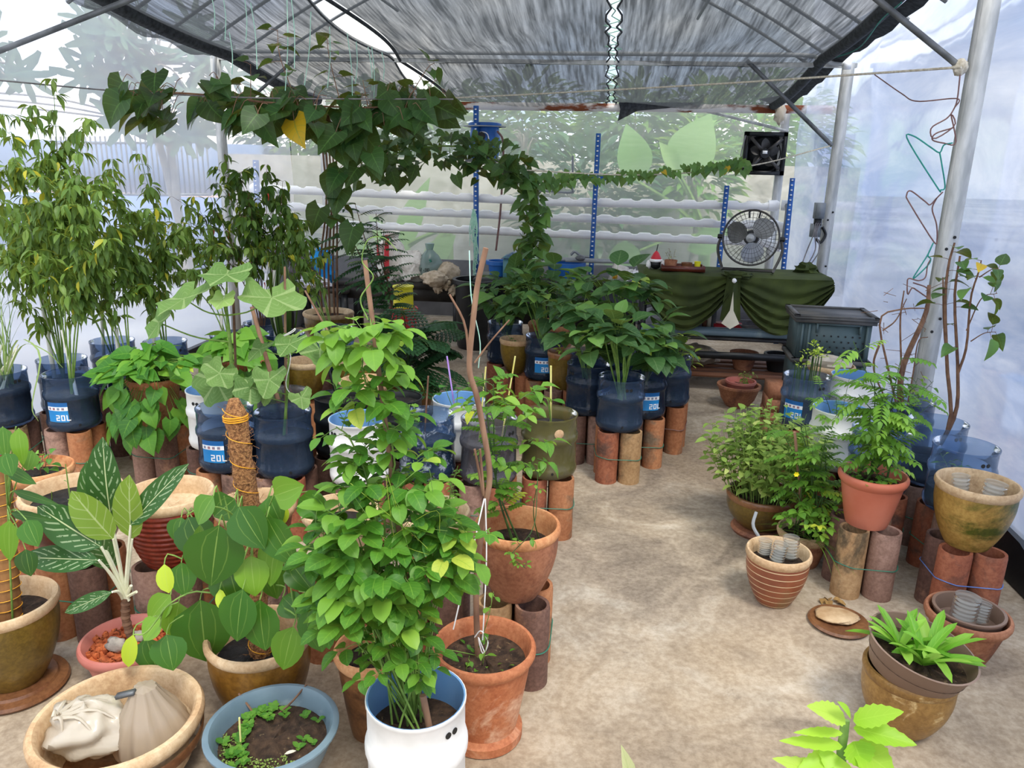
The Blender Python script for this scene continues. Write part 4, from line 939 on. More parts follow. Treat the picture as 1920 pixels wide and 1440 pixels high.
# stacked crates
def crate(X, Y, z, lid, label, rz=-.05):
    w, d, h = .42, .31, .25; t = thing('crate', label, 'crate', (X, Y, z), 'grey-green crates at the end of the table')
    mb = MB(); R_ = lambda x, y, zz: (X+x*math.cos(rz)-y*math.sin(rz), Y+x*math.sin(rz)+y*math.cos(rz), z+zz)
    for cx_, cy_, sx, sy in ((0, -d/2, w, .012), (0, d/2, w, .012), (-w/2, 0, .012, d), (w/2, 0, .012, d)): mb.box(R_(cx_, cy_, h/2), (sx, sy, h), rz)
    mb.box(R_(0, 0, .01), (w, d, .015), rz); mb.build('shell', 'crate', t, False)
    mb = MB()
    for cx_, cy_, sx, sy in ((0, -d/2-.012, w+.05, .03), (0, d/2+.012, w+.05, .03), (-w/2-.012, 0, .03, d+.05), (w/2+.012, 0, .03, d+.05)): mb.box(R_(cx_, cy_, h-.012), (sx, sy, .024), rz)
    mb.build('rim', 'crate_lid', t, False)
    mb = MB().box(R_(.02, -d/2-.012, h-.03), (w*.64, .02, .012), rz)
    for x in (-w*.3+.02, w*.3+.02): mb.box(R_(x, -d/2-.012, h-.055), (.012, .02, .06), rz)
    for x in (-w/2+.02, -w/2+.06, w/2-.02): mb.box(R_(x, -d/2-.01, h/2-.01), (.014, .018, h-.05), rz)
    mb.build('rib', 'crate', t, False)
    for r in range(4):
        for k in range(8): MB().lathe([(0, .004), (.0055, .004), (.0055, -.002), (0, -.002)], R_(-.12+k*.042+(.02 if r % 2 else 0), -d/2-.006, .04+r*.035), 7, (math.sin(rz), -math.cos(rz), 0)).build('drain_hole', 'hole', t)
    if lid: MB().box(R_(0, 0, h+.006), (w+.07, d+.07, .016), rz).box(R_(0, -d/2-.02, h+.018), (w+.07, .03, .012), rz).box(R_(-w/2-.02, 0, h+.018), (.03, d+.07, .012), rz).box(R_(w/2+.02, 0, h+.018), (.03, d+.07, .012), rz).box(R_(0, d/2+.02, h+.018), (w+.07, .03, .012), rz).build('lid', 'crate_lid', t, False)
    return t
CX, CY = deep(1558, 570, 5.02).x, 5.0
tb = thing('low_stand', 'dark low bench carrying the two crates', 'stand', (CX, CY, 0)); MB().box((CX, CY, .25), (.48, .34, .04)).build('top', 'black', tb, False)
for sx in (-.2, .2):
    for sy in (-.14, .14): MB().box((CX+sx, CY+sy, .115), (.05, .05, .23)).build('leg', 'black', tb, False)
crate(CX, CY, .272, False, 'lower grey-green perforated crate of the stack')
crate(CX, CY, .526, True, 'upper grey-green perforated crate with a dark lid')

# ------------------------------------------------------------------ back middle and left: bins, basins, sacks
def tub(name, label, c, R, h, mat, rb=.8, seg=32, cat='tub', rim=.02, group=None, inner='hole'):
    t = thing(name, label, cat, tuple(c), group); c = V3(c)
    MB().lathe([(0, 0), (R*rb, 0), (R*(rb+.05), .02), (R*.96, h-.05), (R*.97, h-.03), (R*.93, h-.03), (R*rb*.95, .03), (0, .03)], c, seg).build('body', mat, t)
    MB().lathe([(R*.94, h-.04), (R+rim, h-.035), (R+rim, h), (R*.95, h), (R*.94, h-.04)], c, seg).build('rim', mat, t); return t
p = on(893, 650, 0); tub('bin', 'large black round bin in the aisle at the back', (p.x, p.y, 0), .205, .635, 'black', .82, cat='bin')
tt = thing('work_table', 'long black table carrying the sacks at the back', 'table', (-1.95, 7.35, 0))
MB().box((-1.95, 7.35, .52), (1.25, .6, .05)).box((-1.95, 7.07, .44), (1.25, .03, .12)).build('tabletop', 'table_dark', tt, False)
for x in (-2.52, -1.38):
    for y in (7.1, 7.6): MB().box((x, y, .245), (.06, .06, .49)).build('leg', 'black', tt, False)
tt = thing('bench', 'black bench with blue basins behind the shrubs', 'bench', (-.45, 7.2, 0))
MB().box((-.45, 7.2, .60), (1.5, .5, .06)).box((-.45, 6.97, .40), (1.5, .03, .35)).build('top', 'black', tt, False)
for x in (-1.15, .25): MB().box((x, 7.2, .285), (.06, .4, .57)).build('leg', 'black', tt, False)
def basin(label, px, Y, R, h, mat='blue_plastic'): 
    p = deep(px[0], px[1], Y); return tub('basin', label, (p.x, Y, .632), R, h, mat, .82, cat='basin', group='basins on the black bench')
basin('small blue basin beside the teal bin on the bench', (935, 495), 7.2, .10, .14)
basin('wide blue basin below the grey pipes on the bench', (1060, 505), 7.2, .17, .15)
p = deep(968, 500, 7.1); t = thing('bin', 'square teal bin with a pitched pale lid on the bench', 'bin', (p.x, 7.1, .632))
MB().box((p.x, 7.1, .732), (.22, .22, .20)).build('body', 'teal_plastic', t, False)
q = np.array([(p.x-.13, 6.97, .815), (p.x+.13, 6.97, .815), (p.x+.13, 7.23, .815), (p.x-.13, 7.23, .815), (p.x-.02, 7.1, .88), (p.x+.03, 7.1, .88)])
MB().add(q, [(0, 1, 5, 4), (1, 2, 5), (2, 3, 4, 5), (3, 0, 4), (3, 2, 1, 0)]).build('lid', 'jug_pale', t, False)
for k, (a, b, lab) in enumerate((((1010, 478), (1200, 490), 'grey pipe lying rearmost over the bench'), ((1008, 484), (1120, 492), 'short grey pipe in the middle of the bench heap'), ((1020, 478), (1190, 512), 'long grey pipe sloping to the right over the bench'), ((1060, 490), (1150, 487), 'thin grey pipe crossing the bench heap'))):
    z = .798+.005*k; pa, pb = on(a[0], a[1], z), on(b[0], b[1], z); pa.y, pb.y = 7.30-.09*k, 7.27-.07*k; pa.x, pb.x = deep(a[0], a[1], pa.y).x, deep(b[0], b[1], pb.y).x; single('loose_pipe', MB().tube(spline([pa, pb], 4), .016-.001*k, None, 8), 'grey_pvc', lab, 'pipe', 'pipes heaped on the bench')
single('pipe_joint', MB().blob(deep(1088, 484, 7.0), (.045, .035, .025), 12, 8, .08), 'steel_dark', 'dark grey rounded joint among the grey pipes', 'joint')
rope('bent_pipe', [deep(1070, 478, 7.1), deep(1078, 472, 7.1), deep(1090, 480, 7.1), deep(1105, 482, 7.1)], .012, 'grey_pvc', 'short curved grey pipe on top of the heap', 'pipe')
p = deep(1160, 500, 7.1); p.z = .70; t = thing('carton', 'white and orange carton leaning open on the bench', 'carton', tuple(p))
MB().box(p, (.13, .09, .17), .2, np.array(((.96, 0, .28), (0, 1, 0), (-.28, 0, .96)))).build('body', 'white_sack', t, False)
MB().box(p+Vector((-.03, -.055, .0)), (.045, .008, .07), .2).build('printed_panel', 'orange_string', t, False)
single('paper_sheet', MB().blob(Vector((deep(1188, 490, 7.1).x, 7.08, .685)), (.08, .05, .06), 12, 8, .35), 'santa_white', 'crumpled white paper beside the carton', 'paper')
# sacks on the work table
p = deep(735, 512, 7.25); p.z = .545; t = thing('sack', 'upright white sack with a red stripe on the black table', 'sack', tuple(p))
MB().lathe([(0, 0), (.13, 0), (.15, .06), (.145, .2), (.12, .33), (.07, .40), (.09, .46), (0, .44)], p, 26, None, 0, 2*PI, .07).build('body', 'white_sack', t)
mb = MB()
for k in range(9):
    z = .03+k*.045; r = [.143, .153, .153, .152, .15, .147, .14, .13, .122][k]; arc_patch(mb, (p.x, p.y), r*1.08, -1.75, -1.45, p.z+z, p.z+z+.046, 5)
mb.build('red_stripe', 'red_print', t); 
mb = MB(); arc_patch(mb, (p.x, p.y), .16, -2.35, -2.1, p.z+.22, p.z+.36, 4); mb.build('red_panel', 'red_print', t)
def sack(label, px, Y, r, mat, name='sack', rough=.15, z=.545):
    p = deep(px[0], px[1], Y); p.z = z+r[2]*.92; return single(name, MB().blob(p, r, 22, 14, rough), mat, label, 'sack' if name == 'sack' else 'bag')
sack('slumped white woven sack right of the red-striped one', (772, 530), 7.2, (.16, .13, .15), 'white_sack')
t = thing('sack_neck', 'tied frayed neck of the slumped white sack', 'sack', tuple(deep(775, 505, 7.15)))
mb = MB(); a = V3(deep(772, 510, 7.1)); b = V3(deep(779, 497, 7.08)); mb.tube(spline([a, b], 5), .03, .015, 8)
for k in range(14): d = rdir(.1, 1); mb.tube(np.array([b, b+d*.05]), .002, None, 3)
mb.build('fringe', 'white_sack', t)
p = deep(806, 512, 7.2); p.z = .60; t = thing('plastic_bag', 'clear bag printed dark green with black letters among the sacks', 'bag', tuple(p))
MB().lathe([(0, 0), (.10, .01), (.125, .06), (.12, .13), (.08, .2), (.03, .25), (.045, .31), (0, .30)], p, 24, None, 0, 2*PI, .06).build('body', 'clear_bag', t)
MB().blob(p+Vector((-.005, -.03, .15)), (.07, .075, .045), 12, 8, .2).build('green_panel', 'bag_green', t)
mb = MB(); text_strokes(mb, (p.x, p.y), -2.1, .132, p.z+.06, .03, '2i30'); mb.build('print', 'hole', t, False)
sack('folded beige sack lying in front of the clear bag', (815, 548), 6.98, (.12, .1, .07), 'beige_sack')
sack('rough beige sack heaped at the right end of the table', (838, 525), 7.2, (.12, .11, .10), 'beige_sack', rough=.10)
for k, (x, y, lab) in enumerate(((822, 540, 'knotted rag ball, left of three at the table edge'), (836, 534, 'knotted rag ball, upper of three at the table edge'), (851, 545, 'knotted rag ball, right of three at the table edge'))):
    p = deep(x, y, 7.05); single('rag_ball', MB().blob(p, (.045, .04, .045), 14, 9, .35), 'beige_sack', lab, 'rag', 'knotted rags on the table edge')
# buckets in front
p = on(757, 645, 0); p = Vector((p.x, 6.2, 0)); p.x = deep(757, 600, 6.2).x
single('bucket_stool', MB().lathe([(0, .0), (.12, 0), (.11, .24), (0, .24)], (p.x, p.y, 0), 20), 'black', 'black stool under the red bucket behind the fern-like plant', 'stool')
t = thing('bucket', 'red square bucket behind the fern-like plant', 'bucket', (p.x, p.y, .24)); MB().lathe([(0, 0), (.10, 0), (.12, .22), (.125, .22), (.125, .235), (.1, .235), (0, .22)], (p.x, p.y, .24), 8).build('body', 'red_plastic', t)
t = thing('bucket', 'yellow tub standing in the red bucket', 'bucket', (p.x, p.y, .478)); MB().lathe([(0, 0), (.085, 0), (.08, .16), (.088, .165), (.088, .18), (.06, .18), (0, .17)], (p.x, p.y, .478), 20).build('body', 'yellow_plastic', t)
# left back: drums, tarps
tt = thing('work_table', 'low dark table carrying the tarpaulins at the back left', 'table', (-2.75, 7.3, 0))
MB().box((-2.72, 7.25, .45), (.62, .55, .04)).build('tabletop', 'table_dark', tt, False)
for x in (-3.0, -2.45):
    for y in (7.02, 7.48): MB().box((x, y, .215), (.05, .05, .43)).build('leg', 'black', tt, False)
sack('plum grey folded tarpaulin bundle at the back left', (572, 522), 7.2, (.16, .14, .13), 'dark_tarp', 'tarp_bundle', .15, .47)
sack('bright blue tarpaulin bundle at the back left', (607, 525), 7.25, (.11, .12, .17), 'blue_tarp', 'tarp_bundle', .25, .47)
sack('pale grey bag in front of the tarpaulins', (590, 555), 7.0, (.15, .08, .06), 'pale_bag', 'bag', .2, .47)
c = deep(590, 474, 7.5); t = thing('pedestal_fan', 'grey fan with a round silver badge at the back left', 'fan', (c.x, c.y, .0))
MB().lathe([(0, .02), (.16, .01), (.2, 0), (.2, -.03), (0, -.04)], c, 32, (0, -1, 0)).build('guard', 'clear_cup', t)
MB().lathe([(.0, .03), (.045, .03), (.05, .045), (.04, .05), (.038, .04), (0, .04)], c, 24, (.1, -1, 0)).build('badge', 'steel', t)
MB().lathe([(0, .042), (.036, .042)], c, 20, (.1, -1, 0)).build('badge_face', 'hole', t)
mb = MB(); mb.beam(c+Vector((.0, -.053, -.015)), c+Vector((.012, -.053, .016)), .005).beam(c+Vector((-.006, -.053, .016)), c+Vector((.012, -.053, .016)), .005); mb.build('badge_mark', 'pvc', t, False)
MB().tube(np.array([c, Vector((c.x, c.y, .02))]), .03, None, 10).build('column', 'steel_dark', t)
MB().lathe([(0, 0), (.18, 0), (.17, .03), (0, .04)], (c.x, c.y, 0), 24).build('base', 'black', t)
for (x, y, lab) in ((505, 528, 'grey drum beside the tarpaulins at the back left'),):
    p = deep(x, y, 7.5); tub('drum', lab, (max(p.x, -3.2), 7.5, 0), .19, .78, 'grey_board', .95, cat='drum')
# distant terracotta bowl with pink saucer pot
p = on(1385, 728, .13); t = thing('bowl', 'wide terracotta bowl alone in the aisle before the table', 'bowl', (p.x, p.y, 0))
MB().lathe([(0, 0), (.08, 0), (.12, .06), (.145, .14), (.155, .145), (.155, .16), (.135, .16), (.11, .08), (0, .06)], (p.x, p.y, 0), 30).build('body', 'terra_dull', t)
t = thing('nursery_pot', 'shallow pink plastic pot sitting in the terracotta bowl', 'pot', (p.x+.01, p.y, .1))
MB().lathe([(0, -.02), (.08, -.02), (.1, .07), (.108, .075), (.108, .09), (.095, .09), (.09, .06), (0, .06)], (p.x+.01, p.y, .10), 28).build('body', 'pink_plastic', t); MB().disc((p.x+.01, p.y, .155), .092, 22, .01).build('soil', 'soil', t)
lf, st = MB(), MB()
for k in range(5): shoot(lf, st, [(p.x+rnd(-.01, .05), p.y+rnd(-.02, .02), .155), (p.x+rnd(-.03, .1), p.y+rnd(-.05, .03), .155+rnd(.06, .11))], .002, .001, 6, .2, 1, 'simple', 'ovate_s', .05, .022, .008)
lf.build('foliage', 'leaf_seed', t); st.build('stem', 'stem_green', t)
# ------------------------------------------------------------------ pipe stands, jugs and pots
PH = .29
PCOL = {'pipe_a': 'orange', 'pipe_b': 'dark brown', 'pipe_c': 'red-brown', 'pipe_d': 'buff', 'pipe_e': 'pinkish grey'}
POS = {(-1, -1): 'front left', (1, -1): 'front right', (-1, 1): 'rear left', (1, 1): 'rear right'}
SHORT = {
    'orange-brown pot with pale rim on pipes beside the aisle': 'orange-brown pot nearest the aisle',
    'beige pot with deep pale inside, left of the bean vine': 'beige pot left of the bean vine',
    'large red-brown ribbed pot with an empty pale inside': 'large red-brown ribbed pot',
    'wide dark red pot with beige rim behind the variegated plant': 'wide dark red pot',
    'orange pot with chunky bark at the left edge': 'orange pot of chunky bark',
    'blue bottle of lemongrass at the left picture edge': 'blue bottle of lemongrass',
    'blue bottle behind the lemongrass, thick white stake in it': 'blue bottle with the thick white stake',
    'blue bottle with sticker left of the heart-leaved pot': 'stickered bottle beside the heart-leaved pot',
    'white bottle with two punched holes left of the coir pole': 'white bottle left of the coir pole',
    'blue bottle with sticker just behind the coir pole': 'stickered bottle behind the coir pole',
    'cloudy bottle behind the two blue bottles by the coir pole': 'cloudy bottle near the coir pole',
    'black bottle with a black stake behind the clear blue one': 'black bottle with a black stake',
    'white bottle with sky-blue inside behind the bean vine': 'white bottle behind the bean vine',
    'white bottle with bright blue inside and a lilac straw': 'white bottle with a lilac straw',
    'blue bottle behind the stickered one at far left': 'plain bottle behind the stickered one, far left',
    'blue bottle against the film wall among the chilli stems': 'blue bottle against the left film wall',
    'blue bottle right of the heart-leaved pot, at the back': 'rear bottle right of the heart-leaved pot',
    'orange plastic pot of sweet potato leaves behind the first': 'orange plastic pot of sweet potato',
    'second dark olive pot beside the first, under the lobed leaves': 'second dark olive pot',
    'olive pot of tall vine stems at the back left': 'olive pot of tall vine stems',
    'rearmost blue bottle of the island, beside the black bin': 'blue bottle nearest the black bin',
    'olive-brown pot with tan rim between two blue bottles': 'olive-brown pot between two blue bottles',
    'dark brown pot with orange rim right of the stickered bottle': 'dark brown pot on the island',
    'blue bottle half hidden behind the dark brown pot': 'bottle half hidden behind the brown pot',
    'blue bottle at the left front of the island': 'left front bottle of the island',
    'blue bottle at the right corner of the island': 'right corner bottle of the island',
    'wide terracotta pot at the back of the island': 'wide terracotta pot on the island',
    'blue bottle in the heart of the island under the big leaves': 'blue bottle amid the island',
    'stickered blue bottle of pruned stems before the crates': 'blue bottle of pruned stems',
    'beige pot with a cloth in it behind the stickered bottle': 'beige pot with a cloth in it',
    'stickered blue bottle at the foot of the broad post': 'blue bottle below the broad post',
    'mossy ochre pot holding clear cut bottles at right': 'mossy ochre pot'}
def stand(X, Y, desc, cols='acbe', wire='wire_green', h=PH, rot=0, skip=(), s=.0615):
    """upright terracotta pipes tied together under a planter"""
    desc = SHORT.get(desc, desc)
    for k, (i, j) in enumerate(((-1, -1), (1, -1), (-1, 1), (1, 1))):
        if k in skip: continue
        x, y = i*s, j*s; x, y = x*math.cos(rot)-y*math.sin(rot), x*math.sin(rot)+y*math.cos(rot)
        m = 'pipe_'+cols[k % len(cols)]; R = .058*rnd(.97, 1.02)
        mb = MB().lathe([(R*.8, .002), (R, 0), (R*1.0, h-.012), (R*.97, h), (R*.80, h-.002), (R*.77, h-.02), (R*.77, .02), (R*.8, .002)], (X+x, Y+y, 0), 24, None, 0, 2*PI, .012)
        o = single('terracotta_pipe', mb, m, f'{PCOL[m]} clay pipe, {POS[(i, j)]} under the {desc}', 'pipe', 'clay pipes standing under the planters')
    if wire and len(skip) < 3:
        z = h*rnd(.45, .6); Q = [(a, b) for a, b in ((-1, -1), (1, -1), (1, 1), (-1, 1))]; P = []
        kk = [k for k, ij in enumerate(((-1, -1), (1, -1), (-1, 1), (1, 1))) if k not in skip]
        for q in range(49):
            a = 2*PI*q/48; d = (math.cos(a), math.sin(a)); best = -9
            for k in kk:
                i, j = ((-1, -1), (1, -1), (-1, 1), (1, 1))[k]; v = i*s*d[0]+j*s*d[1]
                if v > best: best, bi = v, (i, j)
            P.append((bi[0]*s+.0605*d[0], bi[1]*s+.0605*d[1], z+.006*math.sin(2*a)))
        P = np.array(P); c, sn = math.cos(rot), math.sin(rot); P = np.column_stack([P[:, 0]*c-P[:, 1]*sn+X, P[:, 0]*sn+P[:, 1]*c+Y, P[:, 2]])
        single('tie_wire', MB().tube(P, .0022, None, 5, False), wire, f'wire tying the clay pipes under the {desc}', 'wire', 'tie wires round the pipe bundles')

JT = PH+.285
def jug(X, Y, desc, mat='jug_blue', fill=.16, sticker=None, holes=0.6, cols='acbe', wire='wire_green', R=.129, h=.285, zb=PH, soil='soil_wet', skip=(), stands=True, inner=False, rot=None, cat='planter'):
    if stands and zb > 0: stand(X, Y, desc, cols, wire, skip=skip, rot=rnd(-.25, .25) if rot is None else rot)
    t = thing('jug_planter', desc, cat, (X, Y, zb), 'planters cut from big water bottles'); c = (X, Y, zb); k = h/.285
    prof = [(0, 0), (R*.86, .002), (R*.95, .012), (R*.995, .03), (R*1.0, .042), (R*.985, .052), (R*.958, .058), (R*.955, .160*k), (R*.985, .166*k), (R*1.01, .176*k), (R*1.01, .190*k), (R*.985, .200*k), (R*.95, .206*k), (R*.95, h-.012), (R*.975, h-.008), (R*.975, h), (R*.945, h)]
    mb = MB().lathe(prof, c, 40)
    ac = math.atan2(-Y, -X)
    mb.build('bottle', mat, t)
    if inner: MB().lathe([(R*.90, .10), (R*.925, .207*k), (R*.925, h-.001), (R*.955, h+.001)], c, 40).build('inner_wall', 'jug_inner', t)
    if fill:
        MB().lathe([(0, .012), (R*.84, .014), (R*.93, .04), (R*.93, fill)], c, 32).disc((X, Y, zb+fill), R*.93, 26, .008).build('soil', soil, t)
    for a in ((holes-.09, holes+.09) if holes is not None else ()):
        A = ac+a; q = MB(); q.lathe([(0, .0012), (.0085, .0012), (.0085, -.001), (0, -.001)], (X+R*.957*math.cos(A), Y+R*.957*math.sin(A), zb+h-.045), 12, (math.cos(A), math.sin(A), 0)); q.build('punched_hole', 'hole', t)
    A = ac+.15; q = MB(); q.lathe([(0, .003), (.006, .003), (.006, -.002), (0, -.002)], (X+R*.99*math.cos(A), Y+R*.99*math.sin(A), zb+.04), 10, (math.cos(A), math.sin(A), 0)); q.build('drain_hole', 'hole', t)
    if sticker is not None:
        a0 = ac+sticker; Rs = R*.968; c2 = (X, Y)
        mb = MB(); arc_patch(mb, c2, Rs, a0-.42, a0+.42, zb+.060, zb+.162); s_ = mb.build('sticker', 'sticker', t)
        mb = MB(); arc_patch(mb, c2, Rs+.0006, a0-.42, a0+.42, zb+.143, zb+.162); mb.build('top_band', 'sticker_top', s_)
        mb = MB(); arc_patch(mb, c2, Rs+.0006, a0-.42, a0+.42, zb+.120, zb+.140); mb.build('white_band', 'white_print', s_)
        mb = MB()
        for u in (-.3, -.12, .06, .24): arc_patch(mb, c2, Rs+.0012, a0+u-.05, a0+u+.05, zb+.124, zb+.136, 2)
        mb.build('small_print', 'grey_print', s_)
        mb = MB(); text_strokes(mb, c2, a0-.06, Rs+.0012, zb+.068, .030, '20L'); mb.build('numerals', 'white_print', s_, False)
    return t
def pot(label, X, Y, zb, zr, R, style, body, rim, soil='soil', depth=.05, name='pot', cat='pot', stands=None, tilt=None, liplow=.032, group=None):
    if stands: stand(X, Y, label, *stands)
    t = thing(name, label, cat, (X, Y, zb), group); h = zr-zb; c = (X, Y, zb); n = 14; P = [(0, 0)]
    for i in range(n+1):
        q = i/n
        r = {'taper': .60+.31*q**.85, 'belly': .52+.43*math.sin(PI/2*min(1, q*1.12))**.9, 'urn': .50+.47*math.sin(PI*.58*q**.85), 'bowl': .42+.52*q**.55, 'deep': .66+.26*q, 'ribbed': .60+.36*math.sin(PI/2*q**.75)}[style]
        if style == 'foot': pass
        P.append((R*r, h*.88*q))
    if style == 'ribbed':
        P = [(0, 0)]
        for i in range(61):
            q = i/60; P.append((R*(.60+.36*math.sin(PI/2*q**.75)+.014*math.sin(q*PI*24)), h*.88*q))
    P += [(R*.90, h-liplow+.004)]
    MB().lathe(P, c, 44).build('body', body, t)
    d = min(depth, h*.8)
    MB().lathe([(R*.88, h-liplow-.012), (R*.96, h-liplow), (R*1.0, h-liplow*.6), (R*1.0, h-liplow*.25), (R*.97, h), (R*.91, h+.001), (R*.87, h-.008), (R*.84, h-d*.6), (R*.80, h-d)], c, 44).build('rim', rim, t)
    if soil: MB().disc((X, Y, zb+h-d), R*.82, 34, .010).build('soil', soil, t)
    return t
def green(t, lf, st, lm, sm='stem_green'):
    if lf.nv: lf.build('foliage', lm, t)
    if st and st.nv: st.build('stem', sm, t)
def rod(t, name, a, b, r, mat, r1=None, label=None): MB().tube(spline([a, b], 6), r, r1, 8).build(name, mat, t, True, label)

# ---- front rows
tA = pot('olive-glazed pot with beige rim at the left edge, ringed husk pole in it', -1.80, 1.90, .035, .315, .155, 'belly', 'olive_glaze', 'rim_beige', depth=.06)
single('saucer', MB().lathe([(0, 0), (.14, 0), (.15, .012), (.145, .022), (.12, .026), (.115, .034), (0, .034)], (-1.80, 1.90, 0), 36), 'terra_brown', 'round brown saucer under the olive pot at the left edge', 'saucer')
tBag = pot('wide low beige bowl at the front holding two plastic bags', -1.235, 1.60, 0, .205, .218, 'bowl', 'rim_tan', 'rim_beige', None, .15, 'bowl', 'bowl', None, None, .04)
MB().lathe([(.2085, .118), (.2125, .145), (.210, .15), (.200, .118)], (-1.235, 1.60, 0), 44).build('brown_band', 'terra_brown', tBag)
MB().disc((-1.235, 1.60, .06), .16, 30, .006).build('floor', 'terra_brown', tBag)
tPink = pot('faded pink pot of red gravel with a variegated foliage plant', -1.455, 1.975, 0, .165, .143, 'taper', 'pink_plastic', 'pink_plastic', None, .03)
MB().disc((-1.455, 1.975, .135), .122, 30, .012).build('gravel', 'red_gravel', tPink)
mb = MB()
for k in range(90):
    a = rnd(0, 2*PI); r = .115*math.sqrt(random.random()); mb.blob((-1.455+r*math.cos(a), 1.975+r*math.sin(a), .140), rnd(.006, .013), 6, 4, .3)
mb.build('gravel_stone', 'red_gravel', tPink)['kind'] = 'stuff'
for x, y, r, lab in ((-1.472, 1.945, (.032, .022, .024), 'pale broken concrete lump in the pink gravel pot'), (-1.43, 1.995, (.024, .02, .02), 'dark stone at the stem in the pink gravel pot')):
    single('stone', MB().blob((x, y, .158), r, 10, 7, .22), 'stone', lab, 'stone', None, False)
tPep = pot('brown pot with beige rim holding a coir pole and pepper vine', -.97, 1.90, 0, .285, .157, 'belly', 'amber_glaze', 'rim_beige', 'soil_wet', .075)
tGrey = pot('low blue-grey plastic bowl of seedlings and moss at the front', -.80, 1.60, .06, .225, .172, 'bowl', 'grey_blue_plastic', 'grey_blue_plastic', 'soil_brown', .05, 'bowl', 'bowl', None, None, .015)
single('upturned_pot', MB().lathe([(.09, 0), (.085, .058), (0, .058)], (-.80, 1.60, 0), 30), 'terra_brown', 'upturned brown pot under the blue-grey bowl', 'pot')
tP6 = pot('brown pot half hidden between the grey bowl and the white bottle', -.615, 1.885, 0, .285, .113, 'taper', 'terra_brown', 'rim_orange', 'soil', .05)
tW = jug(-.41, 1.59, 'white cut bottle at the very front with a bright bean vine', 'jug_white', .27, None, .75, R=.129, h=.37, zb=0, soil='soil_brown', inner=True)
t8 = pot('terracotta pot on a flared foot with a twisted stick', -.29, 1.92, .0, .305, .152, 'taper', 'terra', 'terra', 'soil_brown', .05)
MB().lathe([(.105, 0), (.118, .004), (.118, .03), (.098, .045), (.095, .06)], (-.29, 1.92, 0), 40).build('foot', 'terra', t8)
t9 = pot('orange-brown pot with pale rim on pipes beside the aisle', -.235, 2.24, PH, .54, .140, 'belly', 'terra_dull', 'rim_orange', 'soil', .075, stands=('dbea', 'wire_green'))
t10 = pot('orange glazed pot behind the bean vine', -.53, 2.31, PH, .53, .128, 'belly', 'terra', 'rim_beige', 'soil', .06, stands=('cbae', None))
t11 = pot('beige pot with deep pale inside, left of the bean vine', -.835, 2.27, PH, .53, .130, 'taper', 'rim_tan', 'rim_beige', 'soil_wet', .06, stands=('acbb', None))
t15 = pot('beige pot behind the coir pole', -1.13, 2.26, PH, .53, .135, 'taper', 'terra_dull', 'rim_beige', 'soil', .05, stands=('ceba', None))
t12 = pot('large red-brown ribbed pot with an empty pale inside', -1.445, 2.27, PH, .545, .150, 'ribbed', 'redbrown_glaze', 'rim_beige', 'rim_tan', .06, stands=('ebca', 'wire_green'))
t13 = pot('wide dark red pot with beige rim behind the variegated plant', -1.79, 2.25, PH, .535, .165, 'belly', 'darkred_glaze', 'rim_beige', 'soil_wet', .045, stands=('abca', 'wire_green'))
t14 = pot('orange pot with chunky bark at the left edge', -2.09, 2.47, PH, .51, .125, 'taper', 'terra_dull', 'rim_orange', 'soil_wet', .04, stands=('cabe', None))
# ---- left bottle row
D = {}
D['J1'] = jug(-3.06, 3.46, 'blue bottle of lemongrass at the left picture edge', 'jug_slate', .20, cols='cdab')
D['J2'] = jug(-2.92, 3.74, 'blue bottle behind the lemongrass, thick white stake in it', 'jug_slate', .17, cols='bbca')
D['J3'] = jug(-2.69, 3.48, 'blue bottle with sticker left of the heart-leaved pot', 'jug_blue', .17, -.62, None, cols='eaba', skip=(2,))
D['W1'] = jug(-1.85, 3.36, 'white bottle with two punched holes left of the coir pole', 'jug_white', .20, None, -.75, cols='bcae', inner=True)
D['J4'] = jug(-1.665, 3.11, 'blue bottle with sticker just behind the coir pole', 'jug_blue', .15, -.55, None, cols='aeec')
D['J6'] = jug(-1.50, 3.37, 'cloudy bottle behind the two blue bottles by the coir pole', 'jug_grey', .15, None, .4, cols='bbaa')
D['J5'] = jug(-1.385, 3.09, 'clear blue bottle right of the coir pole', 'jug_blue', .17, None, None, cols='ecab')
D['BK1'] = jug(-1.21, 3.36, 'black bottle with a black stake behind the clear blue one', 'black', .25, None, None, cols='bbca')
D['W2'] = jug(-1.03, 3.06, 'white bottle with sky-blue inside behind the bean vine', 'jug_white', .16, None, -1.0, cols='bcae', inner=True)
D['BK2'] = jug(-.945, 3.40, 'small black bottle behind the white one', 'black', .25, None, None, cols='bbca', R=.12)
D['J7'] = jug(-.75, 3.17, 'chalk-streaked blue bottle left of the twisted stick', 'jug_chalk', .16, None, -.6, cols='cabe')
D['W7'] = jug(-.655, 3.43, 'white bottle with bright blue inside and a lilac straw', 'jug_white', .20, None, .3, cols='bcae', inner=True)
D['J8'] = jug(-.47, 3.17, 'murky grey bottle behind the twisted stick', 'jug_grey', .17, None, .9, cols='ecba')
D['J9'] = jug(-.21, 3.29, 'algae-stained greenish bottle at the aisle corner', 'jug_algae', .22, None, None, cols='cabe')
mb = MB(); A = math.atan2(-3.29, .21)+.35
for k in range(1): mb.lathe([(0, 0), (.022, 0), (.018, .002), (0, .002)], (-.21+.124*math.cos(A), 3.29+.124*math.sin(A), PH+.225), 14, (math.cos(A), math.sin(A), 0))
mb.build('cut_slot', 'rim_beige', D['J9'])
D['B1'] = jug(-2.62, 3.88, 'blue bottle behind the stickered one at far left', 'jug_slate', .17, cols='bbca', wire=None)
D['B2'] = jug(-2.62, 4.25, 'blue bottle behind the heart-leaved pot', 'jug_slate', .17, cols='bbca', wire=None)
D['B3'] = jug(-2.93, 4.20, 'blue bottle against the film wall among the chilli stems', 'jug_slate', .17, cols='bbca', wire=None)
